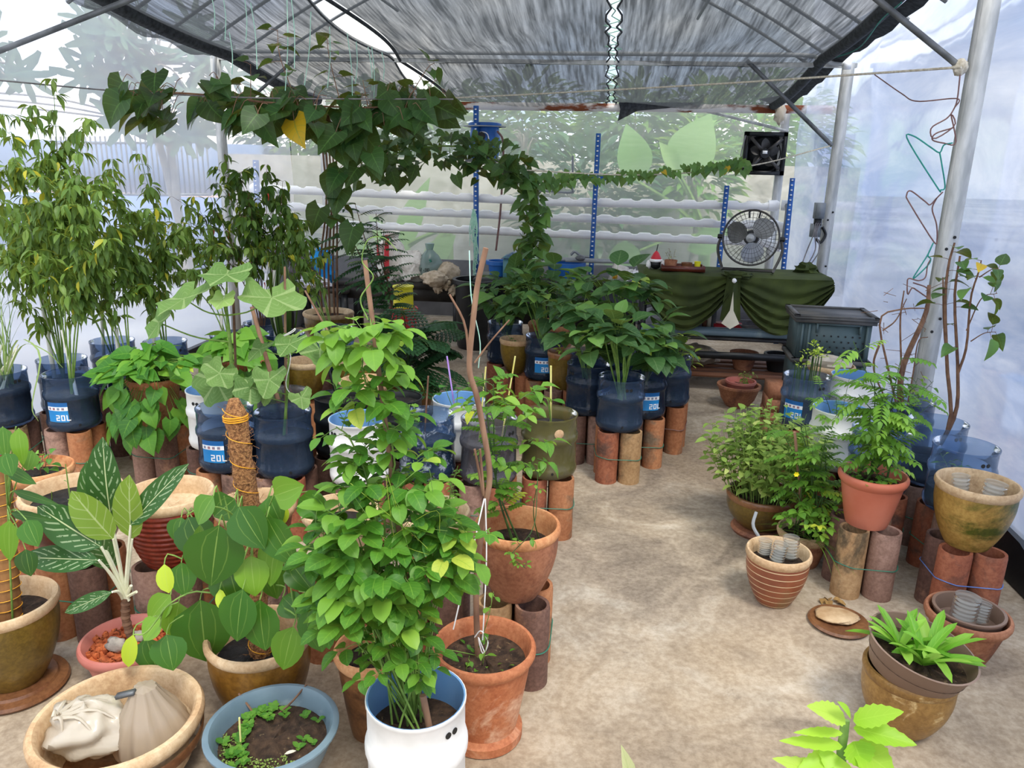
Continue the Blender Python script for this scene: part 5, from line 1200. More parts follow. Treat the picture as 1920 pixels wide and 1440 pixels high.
D['B4'] = jug(-2.34, 4.52, 'blue bottle right of the heart-leaved pot, at the back', 'jug_slate', .17, cols='bbca', wire=None)
D['B5'] = jug(-2.02, 4.62, 'smoky bottle behind the thick green lobed-leaf stem', 'jug_slate', .17, cols='bcba', wire=None)
D['B6'] = jug(-1.78, 4.86, 'pale blue bottle behind the slanting brown stick', 'jug_blue', .13, cols='bcba', wire=None)
D['B7'] = jug(-2.30, 4.90, 'blue bottle under the dark chilli bush', 'jug_slate', .17, cols='bcba', wire=None)
D['SP1'] = pot('terracotta pot overflowing with heart-shaped sweet potato leaves', -2.27, 3.55, PH, .56, .135, 'taper', 'terra_dull', 'terra', 'soil', .03, stands=('ebda', 'wire_green'))
D['SP2'] = pot('orange plastic pot of sweet potato leaves behind the first', -2.02, 4.02, PH, .56, .135, 'taper', 'orange_plastic', 'orange_plastic', 'soil', .03, stands=('cbea', None))
D['d1'] = pot('dark olive pot behind the slanting brown stick', -1.71, 4.18, PH, .52, .12, 'belly', 'olive_glaze', 'rim_tan', 'soil', .05, stands=('cabe', None))
D['d2'] = pot('second dark olive pot beside the first, under the lobed leaves', -1.42, 4.22, PH, .52, .12, 'belly', 'olive_glaze', 'rim_tan', 'soil', .05, stands=('cace', None))
D['d3'] = pot('wide beige-rimmed pot behind the black bottle', -1.23, 3.80, PH, .53, .14, 'taper', 'amber_glaze', 'rim_beige', 'rim_tan', .05, stands=('cbae', None))
D['d4'] = pot('small terracotta pot low behind the wide beige-rimmed pot', -1.12, 4.18, 0, .27, .10, 'taper', 'terra_dull', 'terra', 'soil', .05)
D['vine'] = pot('olive pot of tall vine stems at the back left', -2.05, 5.50, PH, .55, .19, 'belly', 'olive_glaze', 'rim_tan', 'soil', .04, stands=('cbae', None))
D['fern'] = pot('amber pot with a feathery dark-leaved plant beside the aisle', -1.22, 4.66, 0, .31, .165, 'belly', 'amber_glaze', 'amber_glaze', 'soil', .05)
D['fern2'] = pot('small tan bowl beside the amber pot', -1.52, 4.52, 0, .27, .11, 'bowl', 'rim_tan', 'rim_tan', 'soil', .05)
D['curry'] = pot('brown pot of the tall feathery plant behind the amber pot', -1.62, 5.35, 0, .33, .16, 'belly', 'olive_glaze', 'rim_tan', 'soil', .05)
# ---- middle island
D['K1'] = jug(-.68, 5.30, 'rearmost blue bottle of the island, beside the black bin', 'jug_slate', .17, .55, None, cols='cbae', wire=None)
D['pb1'] = pot('olive-brown pot with tan rim between two blue bottles', -.57, 5.03, PH, .52, .112, 'belly', 'olive_glaze', 'rim_beige', 'soil', .05, stands=('caeb', None))
D['K2'] = jug(-.37, 4.92, 'stickered blue bottle between two brown pots', 'jug_slate', .17, -.05, None, cols='acbe', wire=None)
D['pb2'] = pot('dark brown pot with orange rim right of the stickered bottle', -.22, 4.69, PH, .53, .112, 'belly', 'olive_glaze', 'terra_brown', 'soil', .05, stands=('eacb', None))
D['K3'] = jug(-.06, 4.53, 'blue bottle half hidden behind the dark brown pot', 'jug_slate', .17, None, -.5, cols='bdac', wire=None)
D['K4'] = jug(-.06, 4.24, 'blue bottle at the left front of the island', 'jug_slate', .19, 1.1, -.9, cols='beca')
D['K5'] = jug(.12, 3.99, 'frontmost clear blue bottle of the island', 'jug_blue', .15, None, .35, cols='cdae')
D['K6'] = jug(.255, 4.24, 'stickered blue bottle just behind the frontmost one', 'jug_slate', .17, .35, None, cols='babd')
D['K7'] = jug(.415, 4.51, 'blue bottle at the right corner of the island', 'jug_blue', .15, None, None, cols='baca', wire='wire_brown')
D['bg1'] = pot('small tan pot behind the dark brown pot', -.10, 4.95, PH, .50, .10, 'taper', 'rim_tan', 'rim_beige', 'soil', .04, stands=('caeb', None))
D['bg2'] = pot('wide terracotta pot at the back of the island', -.36, 5.42, PH, .56, .17, 'belly', 'terra_dull', 'rim_orange', 'soil', .04, stands=('caeb', None))
D['K8'] = jug(.19, 4.61, 'blue bottle in the heart of the island under the big leaves', 'jug_slate', .17, cols='baca', wire=None)
# ---- right side
D['R1'] = jug(1.13, 4.22, 'stickered blue bottle of pruned stems before the crates', 'jug_pale', .13, -.45, .7, cols='cabe')
D['rb'] = pot('beige pot with a cloth in it behind the stickered bottle', 1.36, 4.60, PH, .55, .135, 'taper', 'rim_tan', 'rim_beige', 'soil', .05, stands=('caeb', None))
single('brick', MB().box((1.06, 4.66, .04), (.1, .2, .08)), 'terra_dull', 'lowest brick of the stack before the crates', 'brick', 'bricks stacked before the crates', False)
for k, n_ in enumerate(('second', 'third', 'fourth', 'topmost')): single('brick', MB().box((1.06+.004*k, 4.66, .121+.081*k), (.1, .2, .08)), 'terra_dull', f'{n_} brick of the stack before the crates', 'brick', 'bricks stacked before the crates', False)
D['W3'] = jug(1.40, 4.28, 'white bottle behind the stickered one at right', 'jug_white', .18, None, None, cols='cabe', inner=True, wire=None)
D['W4'] = jug(1.14, 3.62, 'dirty white bottle behind the orange pot', 'jug_white', .16, None, None, cols='cbae', inner=True)
D['R2'] = jug(1.24, 3.34, 'pale blue bottle directly behind the orange pot', 'jug_pale', .08, None, .8, cols='bcae')
D['R3'] = jug(1.52, 3.84, 'stickered blue bottle at the foot of the broad post', 'jug_slate', .14, -.2, None, cols='bcae')
D['R4'] = jug(1.53, 3.50, 'pale blue bottle with the tall bare-stemmed plant', 'jug_pale', .12, None, .8, cols='ebac')
D['R5'] = jug(1.52, 3.19, 'clear blue bottle behind the mossy ochre pot', 'jug_pale', .10, None, .7, cols='ebcb')
D['or'] = pot('orange plastic pot of slender compound-leaved stems', 1.10, 2.985, PH, .505, .131, 'taper', 'orange_plastic', 'orange_plastic', 'soil_brown', .04, stands=('deba', 'wire_green'))
mb = MB().lathe([(.104, .125), (.1065, .128), (.104, .131)], (1.10, 2.985, PH), 44).lathe([(.101, .115), (.1035, .118), (.101, .121)], (1.10, 2.985, PH), 44); mb.build('moulded_ring', 'orange_plastic', D['or'])
D['ol'] = pot('mossy ochre pot holding clear cut bottles at right', 1.43, 2.86, PH, .545, .146, 'belly', 'mossy_glaze', 'rim_tan', 'terra_brown', .11, stands=('ccbe', 'wire_blue'))
D['li'] = pot('brown pot ringed with thin pale lines, cut bottles inside', .735, 2.82, 0, .222, .125, 'belly', 'lined_glaze', 'rim_beige', 'soil', .05)
D['ro'] = pot('big round olive-brown pot full of seedlings', .79, 3.44, .03, .20, .165, 'urn', 'olive_glaze', 'terra_brown', 'soil', .03)
single('saucer', MB().lathe([(0, 0), (.12, 0), (.13, .015), (.12, .03), (0, .03)], (.79, 3.44, 0), 36), 'terra_dull', 'clay foot saucer under the round seedling pot', 'saucer')
D['sh'] = pot('low pot of leafy shoots behind the lined brown pot', .92, 3.16, 0, .16, .115, 'taper', 'terra_dull', 'rim_tan', 'soil', .03)
D['ne'] = pot('terracotta pot with a second pot nested in it at right', 1.34, 2.57, 0, .165, .140, 'taper', 'terra_dull', 'terra_dull', None, .07)
tn = thing('pot', 'smaller brown plastic pot nested in the terracotta pot', 'pot', (1.34, 2.57, .03)); MB().lathe([(0, .01), (.09, .01), (.112, .135), (.117, .14), (.117, .148), (.107, .148), (.1, .09), (0, .06)], (1.34, 2.57, .03), 36).build('body', 'brown_plastic', tn)
D['br'] = pot('chipped ochre pot under the tilted taupe bowl', .985, 2.135, 0, .215, .135, 'urn', 'ochre_glaze', 'ochre_glaze', None, .07)
# tilted bowl of culantro resting on the ochre pot
tb = thing('bowl', 'tilted taupe plastic bowl of culantro on the ochre pot', 'bowl', (0, 0, 0))
BC, BA = np.array((.995, 2.125, .262)), nrm(np.array((.17, -.10, 1.0)))
MB().lathe([(0, -.075), (.10, -.075), (.125, -.055), (.15, .03), (.156, .035), (.150, .036), (.145, .02), (.138, -.01)], BC, 48, BA).build('body', 'brown_plastic', tb)
MB().disc(BC-BA*.012, .139, 34, .010, BA).build('soil', 'soil_brown', tb)
lf = MB(); bx, by = perp(BA)
for (cx, cy, n) in ((-.045, .02, 13), (.035, .0, 14), (.0, -.035, 7)):
    b = BC-BA*.008+np.array((cx, cy, -.17*cx))
    for k in range(n):
        a = 2.4*k+rnd(-.3, .3); el = rnd(.25, 1.3); d = np.array((math.cos(a)*math.cos(el), math.sin(a)*math.cos(el), math.sin(el))); lf.leaf('strap', b, d, UP, rnd(.11, .185), rnd(.024, .036), rnd(.15, .8), rnd(.15, .5), .2, rnd(-.4, .4))
lf.build('foliage', 'leaf_lettuce', tb)
# stone slab on a saucer
p = on(1572, 1170, .0); single('saucer', MB().lathe([(0, .0), (.10, 0), (.112, .012), (.105, .02), (0, .016)], p, 40), 'terra_brown', 'flat brown saucer on the floor left of the tilted bowl', 'saucer')
mb = MB().blob((p.x-.01, p.y+.01, .030), (.078, .058, .013), 26, 14, .07)
single('stone_slab', mb, 'slab_stone', 'pale flaky stone lying on the flat brown saucer', 'stone', None, False)
for k in range(5):
    q = on(1525+rnd(-20, 50), 1128+rnd(-8, 14), 0); mb = MB(); mb.leaf('ovate', q+Vector((0, 0, .008)), rdir(-.1, .2), UP, .05, .03, .2, .5, .3)
    mb.tint = [np.zeros_like(x) for x in mb.tint]; single('dry_leaf', mb, 'dry_leaf', 'curled dry brown leaf on the floor beside the saucer stone', 'leaf', 'dry leaves by the saucer')
# clear cut bottles
def cup(label, c, r, h, lean=(0, 0, 1)):
    t = thing('cut_bottle', label, 'bottle', tuple(c), 'clear cut bottles'); n = 6
    P = [(0, 0), (r*.85, 0)]
    for i in range(n*4+1): P.append((r*(.95+.035*math.sin(i*PI/2)), .006+(h-.006)*i/(n*4)))
    MB().lathe(P, c, 24, lean).build('bottle', 'clear_cup', t); return t
cup('left clear cut bottle standing in the mossy ochre pot', Vector((1.375, 2.86, .465)), .033, .10, (-.1, 0, 1)); cup('right clear cut bottle standing in the mossy ochre pot', Vector((1.465, 2.82, .46)), .042, .10, (.1, 0, 1))
cup('left clear cut bottle in the lined brown pot', Vector((.725, 2.80, .185)), .030, .075, (.15, 0, 1)); cup('right clear cut bottle in the lined brown pot', Vector((.785, 2.84, .185)), .033, .085, (-.05, 0, 1)); cup('low rear clear cut bottle in the lined brown pot', Vector((.69, 2.86, .18)), .028, .06)
cup('large clear cut bottle in the nested pots', Vector((1.325, 2.57, .125)), .045, .10, (.05, 0, 1)); cup('small clear cut bottle leaning in the nested pots', Vector((1.385, 2.58, .125)), .03, .07, (.1, .1, 1))
# bags in the big bowl
t = thing('plastic_bag', 'knotted cream plastic bag at the left of the wide beige bowl', 'bag', (-1.31, 1.57, .1))
MB().blob((-1.315, 1.585, .165), (.105, .085, .075), 40, 26, .13).build('film', 'cream_bag', t)
mb = MB()
for k in range(7):
    a = k*.9; mb.tube(spline([(-1.36+.01*math.cos(a), 1.54+.01*math.sin(a), .232), (-1.33+.05*math.cos(a), 1.57+.045*math.sin(a), .238), (-1.315+.09*math.cos(a), 1.585+.07*math.sin(a), .20)], 8), .006, .003, 5)
mb.build('crease', 'cream_bag', t)
t = thing('plastic_bag', 'gathered beige plastic bag at the right of the wide beige bowl', 'bag', (-1.15, 1.63, .1))
P = [(.095, .0), (.10, .03), (.092, .07), (.07, .12), (.045, .16), (.03, .19), (.0, .195)]
mb = MB(); V = []
for r, z in P:
    for j in range(48):
        a = 2*PI*j/48; k = 1+.06*math.sin(12*a+z*12)+.05*math.sin(5*a+1); V.append((-1.15+r*k*math.cos(a)-.02*z*5, 1.63+r*k*math.sin(a), .085+z))
mb.add(V, [(i*48+j, i*48+(j+1) % 48, (i+1)*48+(j+1) % 48, (i+1)*48+j) for i in range(len(P)-1) for j in range(48)]); mb.build('film', 'beige_bag', t)
single('clip', MB().beam((-1.23, 1.60, .262), (-1.18, 1.605, .278), .018, .01), 'steel_dark', 'dark grey plastic clip lying over the two bags', 'clip', None, False)
# ------------------------------------------------------------------ plants in the front rows
# bright bean vine in the white bottle
lf, st = MB(), MB(); s0 = V3((-.42, 1.60, .28))
D3 = lambda x, y, Y: V3(deep(x, y, Y))
cloud(lf, st, D3(725, 1040, 1.66), (.185, .13, .165), 150, 'tri', 'oval', .060, .041, .03, .4, s0, .45, .3, None, .0015)
cloud(lf, st, D3(705, 1150, 1.62), (.135, .11, .11), 60, 'tri', 'oval', .056, .038, .03, .35, s0, .5, .2)
cloud(lf, st, D3(745, 1235, 1.60), (.10, .08, .08), 26, 'tri', 'oval_s', .046, .030, .02, .4, s0, .5, .2)
cloud(lf, st, D3(740, 890, 1.68), (.11, .08, .10), 34, 'tri', 'oval', .056, .038, .03, .4, None, .4, .25)
cloud(lf, st, D3(700, 770, 1.68), (.075, .06, .09), 18, 'tri', 'oval', .056, .038, .03, .45, None, .3, .15)
cloud(lf, st, D3(695, 655, 1.68), (.085, .07, .085), 22, 'tri', 'oval', .058, .038, .035, .5, None, .3, .1, .72)
for pts, n in (([s0, D3(760, 1150, 1.62), D3(850, 1040, 1.62), D3(920, 990, 1.62)], 9), ([s0, D3(720, 1000, 1.66), D3(740, 850, 1.68), D3(680, 700, 1.68), D3(700, 600, 1.68)], 26), ([s0, D3(690, 1100, 1.64), D3(640, 980, 1.64), D3(590, 985, 1.63)], 10), ([s0, D3(800, 1080, 1.64), D3(860, 950, 1.66)], 8), ([s0, D3(700, 950, 1.66), D3(660, 830, 1.68), D3(630, 800, 1.68)], 7)):
    shoot(lf, st, pts, .0035, .0015, n, .3, 1, 'tri', 'oval_s', .055, .038, .03, .3, 1, .2, .9)
for k in range(12): shoot(lf, st, [s0+np.array((rnd(-.07, .07), rnd(-.06, .06), 0)), D3(730+rnd(-70, 70), 1180, 1.62+rnd(-.05, .05)), D3(715+rnd(-130, 130), 1050+rnd(-80, 40), 1.66)], .003, .0015, 4, .3, 1, 'tri', 'oval_s', .04, .028, .02)
green(tW, lf, st, 'leaf_bean')
rod(tW, 'stake', s0+np.array((.015, .03, 0)), D3(684, 488, 1.72), .007, 'stick', .006, 'brown bark stake')
rod(tW, 'broken_stake', s0+np.array((.05, -.03, 0)), s0+np.array((.03, -.02, .10)), .009, 'stick')
MB().tube(spline([D3(690, 600, 1.70), D3(676, 560, 1.70), D3(700, 520, 1.70), D3(679, 490, 1.70), D3(690, 450, 1.69), D3(720, 446, 1.68), D3(745, 470, 1.68)], 40), .0018, .001, 4).build('tendril', 'stem_green', tW)
for k in range(7):
    MB().tube(spline([D3(640+rnd(0, 200), 860+rnd(0, 250), 1.6), D3(640+rnd(0, 200), 860+rnd(0, 250), 1.58), D3(640+rnd(0, 200), 860+rnd(0, 250), 1.6)], 10), .0008, None, 3).build('tendril', 'leaf_lime' if k % 2 else 'stem_green', tW)
# twisted stick in the footed terracotta pot
P = spline([(-.31, 1.93, .25), D3(893, 1090, 1.93), D3(908, 960, 1.95), D3(918, 890, 1.96), D3(905, 800, 1.97), D3(893, 740, 1.97), D3(880, 690, 1.98), D3(887, 600, 1.98), D3(896, 530, 1.98), D3(911, 465, 1.98)], 60)
MB().tube(P, .009, .0075, 9).build('stick', 'stick', t8)
for q, r in (([D3(880, 690, 1.98), D3(872, 610, 1.98), D3(843, 552, 1.98)], .004), ([D3(890, 680, 1.98), D3(920, 640, 1.98), D3(955, 600, 1.98)], .003), ([D3(907, 930, 1.955), D3(890, 842, 1.95)], .005), ([D3(907, 930, 1.955), D3(900, 842, 1.95)], .005)): MB().tube(spline(q, 8), r, r*.7, 6).build('branch', 'stick', t8)
lf, st = MB(), MB()
for x0, y0 in ((925, 1110), (915, 1195), (880, 1230), (790, 1150)): shoot(lf, st, [(-.30+rnd(-.03, .03), 1.92+rnd(-.03, .03), .25), D3(x0-10, y0+50, 1.87), D3(x0, y0, 1.85)], .0015, .001, 3, .6, 1, 'simple', 'oval_s', .035, .026, .01)
cloud(lf, st, (-.29, 1.92, .262), (.09, .09, .012), 16, 'simple', 'oval_s', .018, .012, .004, .2, None, .2, .6)
green(t8, lf, st, 'leaf_bean')
for pts in ([D3(908, 935, 1.93), D3(893, 1000, 1.9), D3(872, 1085, 1.88), D3(850, 1180, 1.86)], [D3(910, 935, 1.93), D3(912, 1050, 1.91), D3(905, 1200, 1.88)]): MB().tube(spline(pts, 14), .002, None, 5).build('tie_string', 'string_white', t8)
MB().tube(spline([D3(890, 1195, 1.89), D3(902, 1183, 1.88), D3(915, 1205, 1.88), D3(905, 1225, 1.88), D3(897, 1195, 1.88), D3(908, 1222, 1.88)], 26), .0018, None, 5).build('tie_string', 'string_white', t8)
MB().tube(spline([D3(880, 470, 2.1), D3(884, 560, 2.0), D3(900, 640, 2.0), D3(897, 690, 2.0)], 14), .0014, None, 4).build('hanging_cord', 'string_green', t8)
# leafy stems in the orange-brown pot beside the aisle
lf, st = MB(), MB()
for x, y, Y in ((905, 700, 2.25), (925, 720, 2.22), (960, 760, 2.25)):
    shoot(lf, st, [(-.25+rnd(-.03, .03), 2.24, .47), D3(930, 900, 2.24), D3(x, y, Y)], .0035, .0015, 13, .25, 1, 'pinn', 'oval_s', .032, .019, .02, .25, 1, .15, .9)
cloud(lf, st, D3(950, 760, 2.22), (.13, .10, .06), 22, 'tri', 'ovate_s', .055, .030, .02, .45, None, .3, .2)
cloud(lf, st, D3(965, 840, 2.22), (.11, .09, .05), 12, 'tri', 'ovate_s', .05, .03, .02, .5, None, .3, .1)
shoot(lf, st, [(-.16, 2.24, .47), D3(1000, 960, 2.18), D3(1008, 890, 2.16), D3(985, 870, 2.16)], .002, .001, 8, .4, 1, 'tri', 'oval_s', .025, .016, .01, t=.7)
shoot(lf, st, [D3(1008, 900, 2.16), D3(1000, 990, 2.09), D3(960, 1040, 2.07), D3(985, 1065, 2.06)], .0015, .001, 8, .4, 1, 'tri', 'oval_s', .03, .018, .01, t=.5)
green(t9, lf, st, 'leaf_fresh', 'stem_dark')
# aglaonema
lf, st, bk = MB(), MB(), MB(); a0 = V3((-1.44, 1.98, .15)); top = D3(236, 1120, 1.97)
mb = MB()
P = spline([a0, D3(236, 1160, 1.97), top], 14)
for i in range(13): mb.tube(np.array([P[i], (P[i]+P[i+1])/2, P[i+1]]), .013+.002*(i % 2), .011+.002*((i+1) % 2), 10)
mb.build('trunk', 'twig', tPink)
AG = [(212, 990, 182, 838, .085, 1.99, 0), (248, 1010, 234, 905, .070, 1.94, 1), (212, 1010, 135, 930, .075, 1.92, 1), (190, 1025, 72, 955, .085, 1.90, 0), (185, 1050, 40, 1045, .06, 1.88, 0), (245, 985, 330, 880, .055, 1.93, 0), (215, 1065, 165, 1000, .07, 2.02, 0), (185, 1000, 155, 880, .06, 2.03, 0), (210, 1110, 118, 1148, .035, 1.9, 0)]
for x0, y0, x1, y1, W, Y, back in AG:
    a, b = D3(x0, y0, Y+.01), D3(x1, y1, Y-.03); L = np.linalg.norm(b-a)
    st.tube(spline([top+np.array((rnd(-.008, .008), 0, -.01)), (top+a)/2+UP*.01, a], 8), .007, .0035, 7)
    (bk if back else lf).leaf('agl', a, b-a, (.1, -.85, .5), L*1.08, W*1.35, .3 if back else rnd(.1, .5), .12, .12)
lf.build('foliage', 'leaf_agla', tPink); bk.build('leaf_underside', 'leaf_agla_back', tPink, True, 'plain yellow-green leaf'); 
for dx, dz in ((.03, .05), (.045, .03), (-.01, .05)): st.tube(np.array([top, top+np.array((dx, -.01, dz))]), .006, .005, 6)
st.build('petiole', 'stem_pale', tPink)
# pepper vine with coir pole
c0, c1 = D3(486, 1195, 1.90), D3(438, 748, 1.92); c0[2] = .20
P = spline([c0, (c0+c1)/2+np.array((.012, 0, 0)), c1], 34); mb = MB()
V = []; n = len(P); sides = 18
for i in range(n):
    r = .030*(1+.07*math.sin(i*1.9))*(1 if i < n-2 else (.85 if i == n-2 else .45)); x, y = perp(nrm(c1-c0)); a = 2*PI*np.arange(sides)/sides; rr = r*(1+.05*RNG.standard_normal(sides)); V.append(P[i]+rr[:, None]*(np.cos(a)[:, None]*x+np.sin(a)[:, None]*y))
mb.add(np.vstack(V), [(i*sides+j, i*sides+(j+1) % sides, (i+1)*sides+(j+1) % sides, (i+1)*sides+j) for i in range(n-1) for j in range(sides)]+[tuple((n-1)*sides+j for j in range(sides))])
pole = mb.build('coir_pole', 'coir', tPep)
mb = MB(); x, y = perp(nrm(c1-c0)); L = len(P)-1
for tt_, turns, r, w in ((0, 11, .0325, .0012),):
    Q = []
    for q in np.linspace(0, .97, 240):
        k = min(L-1, int(q*L)); b = P[k]+(P[k+1]-P[k])*(q*L-k); a = q*turns*2*PI; Q.append(b+r*(x*math.cos(a)+y*math.sin(a)))
    mb.tube(np.array(Q), w, None, 4)
for z in (-.060, -.054, -.048): mb.tube(np.array([c1+nrm(c1-c0)*z+.033*(x*math.cos(a)+y*math.sin(a)) for a in np.linspace(0, 2*PI, 25)]), .0022, None, 5)
mb.build('binding_string', 'orange_string', pole)
mb = MB()
for k in range(420):
    q = rnd(0, 1); i = min(L-1, int(q*L)); a = rnd(0, 6.3); d = x*math.cos(a)+y*math.sin(a); b = P[i]+d*.028; mb.tube(np.array([b, b+d*.008+rdir()*.006, b+d*.011+rdir()*.013]), .0006, None, 3, False)
mb.build('loose_fibre', 'coir', pole)['kind'] = 'stuff'
lf, st = MB(), MB()
PEP = [(352, 970, 385, 1040, 74), (410, 985, 395, 1090, 105), (448, 950, 485, 1020, 75), (500, 970, 540, 1050, 70), (470, 1042, 476, 1110, 62), (500, 1045, 515, 1115, 56), (375, 1125, 385, 1232, 108), (455, 1105, 440, 1195, 72), (487, 1125, 490, 1212, 82), (550, 1175, 530, 1250, 62), (335, 1130, 325, 1190, 60), (312, 1190, 322, 1250, 66), (340, 1055, 345, 1110, 50), (308, 1058, 312, 1105, 34), (274, 1195, 290, 1258, 62), (250, 1190, 238, 1245, 30), (320, 1115, 280, 1160, 48), (505, 930, 520, 975, 60), (560, 935, 610, 960, 50), (515, 930, 555, 915, 60), (440, 935, 405, 965, 60), (400, 930, 370, 975, 56), (412, 1105, 418, 1140, 28), (428, 1060, 445, 1130, 80), (585, 1135, 600, 1215, 64), (545, 1055, 580, 1100, 56), (520, 1010, 500, 1090, 60), (340, 970, 330, 1010, 40), (527, 945, 525, 980, 30), (300, 1160, 270, 1195, 46), (530, 1120, 560, 1150, 50), (390, 1045, 370, 1000, 44)]
hub = D3(470, 1010, 1.86)
for (x0, y0, x1, y1, w) in PEP:
    Y = rnd(1.66, 1.84); a, b = D3(x0, y0, Y+.02), D3(x1, y1, Y-.01); L_ = np.linalg.norm(b-a); W = w/F_PX*Y*1.12
    t_ = rnd(.05, .42) if w > 65 else rnd(.2, .85)
    if w < 40: t_ = .98
    lf.leaf('oval' if w < 40 else 'ovate', a, b-a, (rnd(-.5, .5), -.9, .45), L_*1.2, W*1.12, t_, .15, .12)
    st.tube(spline([a, a+UP*.02+np.array((0, .02, 0)), a+(hub-a)*.2], 5), .0016, .0022, 5)
for pts in ([hub, D3(430, 960, 1.78), D3(385, 950, 1.74), D3(350, 965, 1.72)], [hub, D3(430, 1105, 1.74), D3(360, 1110, 1.70), D3(310, 1140, 1.68), D3(300, 1175, 1.68)], [D3(480, 1190, 1.9), hub, D3(440, 1000, 1.8), D3(420, 930, 1.8)], [hub, D3(530, 1050, 1.8), D3(550, 1130, 1.74), D3(560, 1170, 1.72)], [hub, D3(500, 960, 1.8), D3(540, 930, 1.78), D3(585, 920, 1.78)], [D3(310, 1140, 1.68), D3(275, 1185, 1.66), D3(250, 1190, 1.66)]): st.tube(spline(pts, 16), .0028, .0018, 6)
green(tPep, lf, st, 'leaf_pepper')
# pepper vine and husk pole at the left edge
c0, c1 = V3((-1.79, 1.90, .22)), D3(2, 880, 1.93); mb = MB(); P = spline([c0, (c0+c1)/2, c1], 16)
for i in range(15): mb.tube(np.array([P[i], P[i]*.5+P[i+1]*.5, P[i+1]]), .036-.0006*i, .032-.0006*i, 14)
hp = mb.build('husk_pole', 'husk', tA)
mb = MB()
for i in range(1, 15): mb.tube(np.array([P[i]+.036*(np.array((math.cos(a), math.sin(a), .12*math.cos(a)))) for a in np.linspace(0, 2*PI, 21)]), .0012, None, 4)
mb.build('binding_string', 'orange_string', hp)
lf, st = MB(), MB(); hub = D3(15, 960, 1.85)
for (x0, y0, x1, y1, w, tn) in ((35, 803, 40, 868, 34, .75), (5, 800, 8, 855, 40, .5), (18, 975, 14, 1050, 42, .7), (50, 975, 68, 1022, 50, .45), (45, 980, 48, 1012, 20, .99), (25, 920, 100, 945, 18, .1), (20, 962, 88, 975, 20, .1), (48, 1030, 55, 1078, 46, .1), (15, 880, 60, 905, 26, .2), (10, 850, 20, 890, 44, .4), (60, 845, 50, 880, 40, .6)):
    Y = rnd(1.72, 1.84); a, b = D3(x0, y0, Y), D3(x1, y1, Y-.02); L_ = np.linalg.norm(b-a); lf.leaf('ovate', a, b-a, (.2, -.9, .4), L_*1.1, w/F_PX*Y*1.15, tn, .1, .1); st.tube(spline([a, (a+hub)/2+UP*.02, hub], 7), .0016, .002, 5)
st.tube(spline([V3((-1.76, 1.88, .25)), hub, D3(20, 870, 1.84), D3(30, 800, 1.8)], 14), .003, .002, 6)
green(tA, lf, st, 'leaf_pepper')
# small things growing in the other front pots
def sprigs(t, c, r, z, n, h, kind, shape, L, W, lm, sm='stem_green', nl=6, thick=.002, lean=.5, tn=None, t0=.3):
    lf, st = MB(), MB()
    for k in range(n):
        a = rnd(0, 6.3); q = r*math.sqrt(random.random()); b = np.array((c[0]+q*math.cos(a), c[1]+q*math.sin(a), z)); d = np.array((math.cos(a), math.sin(a), 0))*lean*rnd(.2, 1)
        hh = h*rnd(.65, 1.15); shoot(lf, st, [b, b+d*hh*.3+UP*hh*.55, b+d*hh+UP*hh*.95], thick, thick*.5, nl, t0, 1, kind, shape, L, W, L*.35, .35, 1, .25, None, 0, 5, tn)
    green(t, lf, st, lm, sm)
sprigs(t14, (-2.09, 2.47), .06, .465, 4, .12, 'simple', 'ovate_s', .05, .04, 'leaf_potato', 'twig', 5)
sprigs(t13, (-1.80, 2.24), .03, .485, 1, .17, 'simple', 'lance', .02, .006, 'leaf_grass', 'stem_green', 3, .003, .05)
for b in ([(-1.80, 2.24, .50), (-1.72, 2.2, .53), (-1.66, 2.17, .60)], [(-1.83, 2.2, .49), (-1.80, 2.17, .56)]): MB().tube(spline(b, 8), .0025, .0015, 5).build('cut_stem', 'stem_green', t13)
sprigs(t11, (-.84, 2.27), .03, .47, 2, .13, 'simple', 'oval_s', .02, .012, 'leaf_fresh', 'stem_dark', 3)
sprigs(t10, (-.52, 2.30), .05, .47, 3, .22, 'tri', 'oval_s', .03, .018, 'leaf_fresh', 'stem_green', 5)
sprigs(tP6, (-.615, 1.885), .05, .235, 3, .10, 'simple', 'oval_s', .05, .03, 'leaf_pepper', 'stem_green', 3)
# seedlings in the blue-grey bowl
lf, st = MB(), MB(); bc = np.array((-.80, 1.60, .178))
for k in range(34):
    a = rnd(1.5, 4.4) if k < 24 else rnd(0, 6.3); r = .125*math.sqrt(rnd(.35, 1)); b = bc+np.array((r*math.cos(a), r*math.sin(a), 0))
    for i in range(random.choice((3, 4, 5))):
        an = 2.4*i+rnd(0, 1); lf.leaf('oval_s', b+UP*.008, (math.cos(an), math.sin(an), .55), UP, rnd(.014, .026), rnd(.012, .018), rnd(.3, .7), .2, .1)
    st.tube(np.array([b, b+UP*.01]), .0015, None, 4)
green(tGrey, lf, st, 'leaf_bean')
mb = MB()
for k in range(420):
    a = rnd(3.2, 5.6); r = .135*math.sqrt(rnd(.3, 1)); b = bc+np.array((r*math.cos(a), r*math.sin(a), .004)); mb.leaf('oval_s', b, rdir(.2, .9), UP, rnd(.004, .008), rnd(.003, .006), rnd(.4, .9), .2, .1)
mb.build('moss', 'leaf_seed', tGrey)['kind'] = 'stuff'
MB().tube(np.array([bc+np.array((-.075, -.03, 0)), bc+np.array((-.072, -.03, .085))]), .0025, None, 6).build('wood_pick', 'bamboo', tGrey)
for q in (((-.14, .10, .05), (-.10, .085, .015), (-.08, .07, .0)), ((.03, .165, .05), (.0, .12, .02), (-.03, .09, .0))): MB().tube(spline([bc+np.array(w) for w in q], 8), .003, None, 5).build('dry_root', 'twig', tGrey)
MB().leaf('oval_s', bc+np.array((.055, -.055, .01)), (.6, .35, .1), UP, .03, .012, 0, .1, .1).build('dry_petal', 'cream_cloth', tGrey)

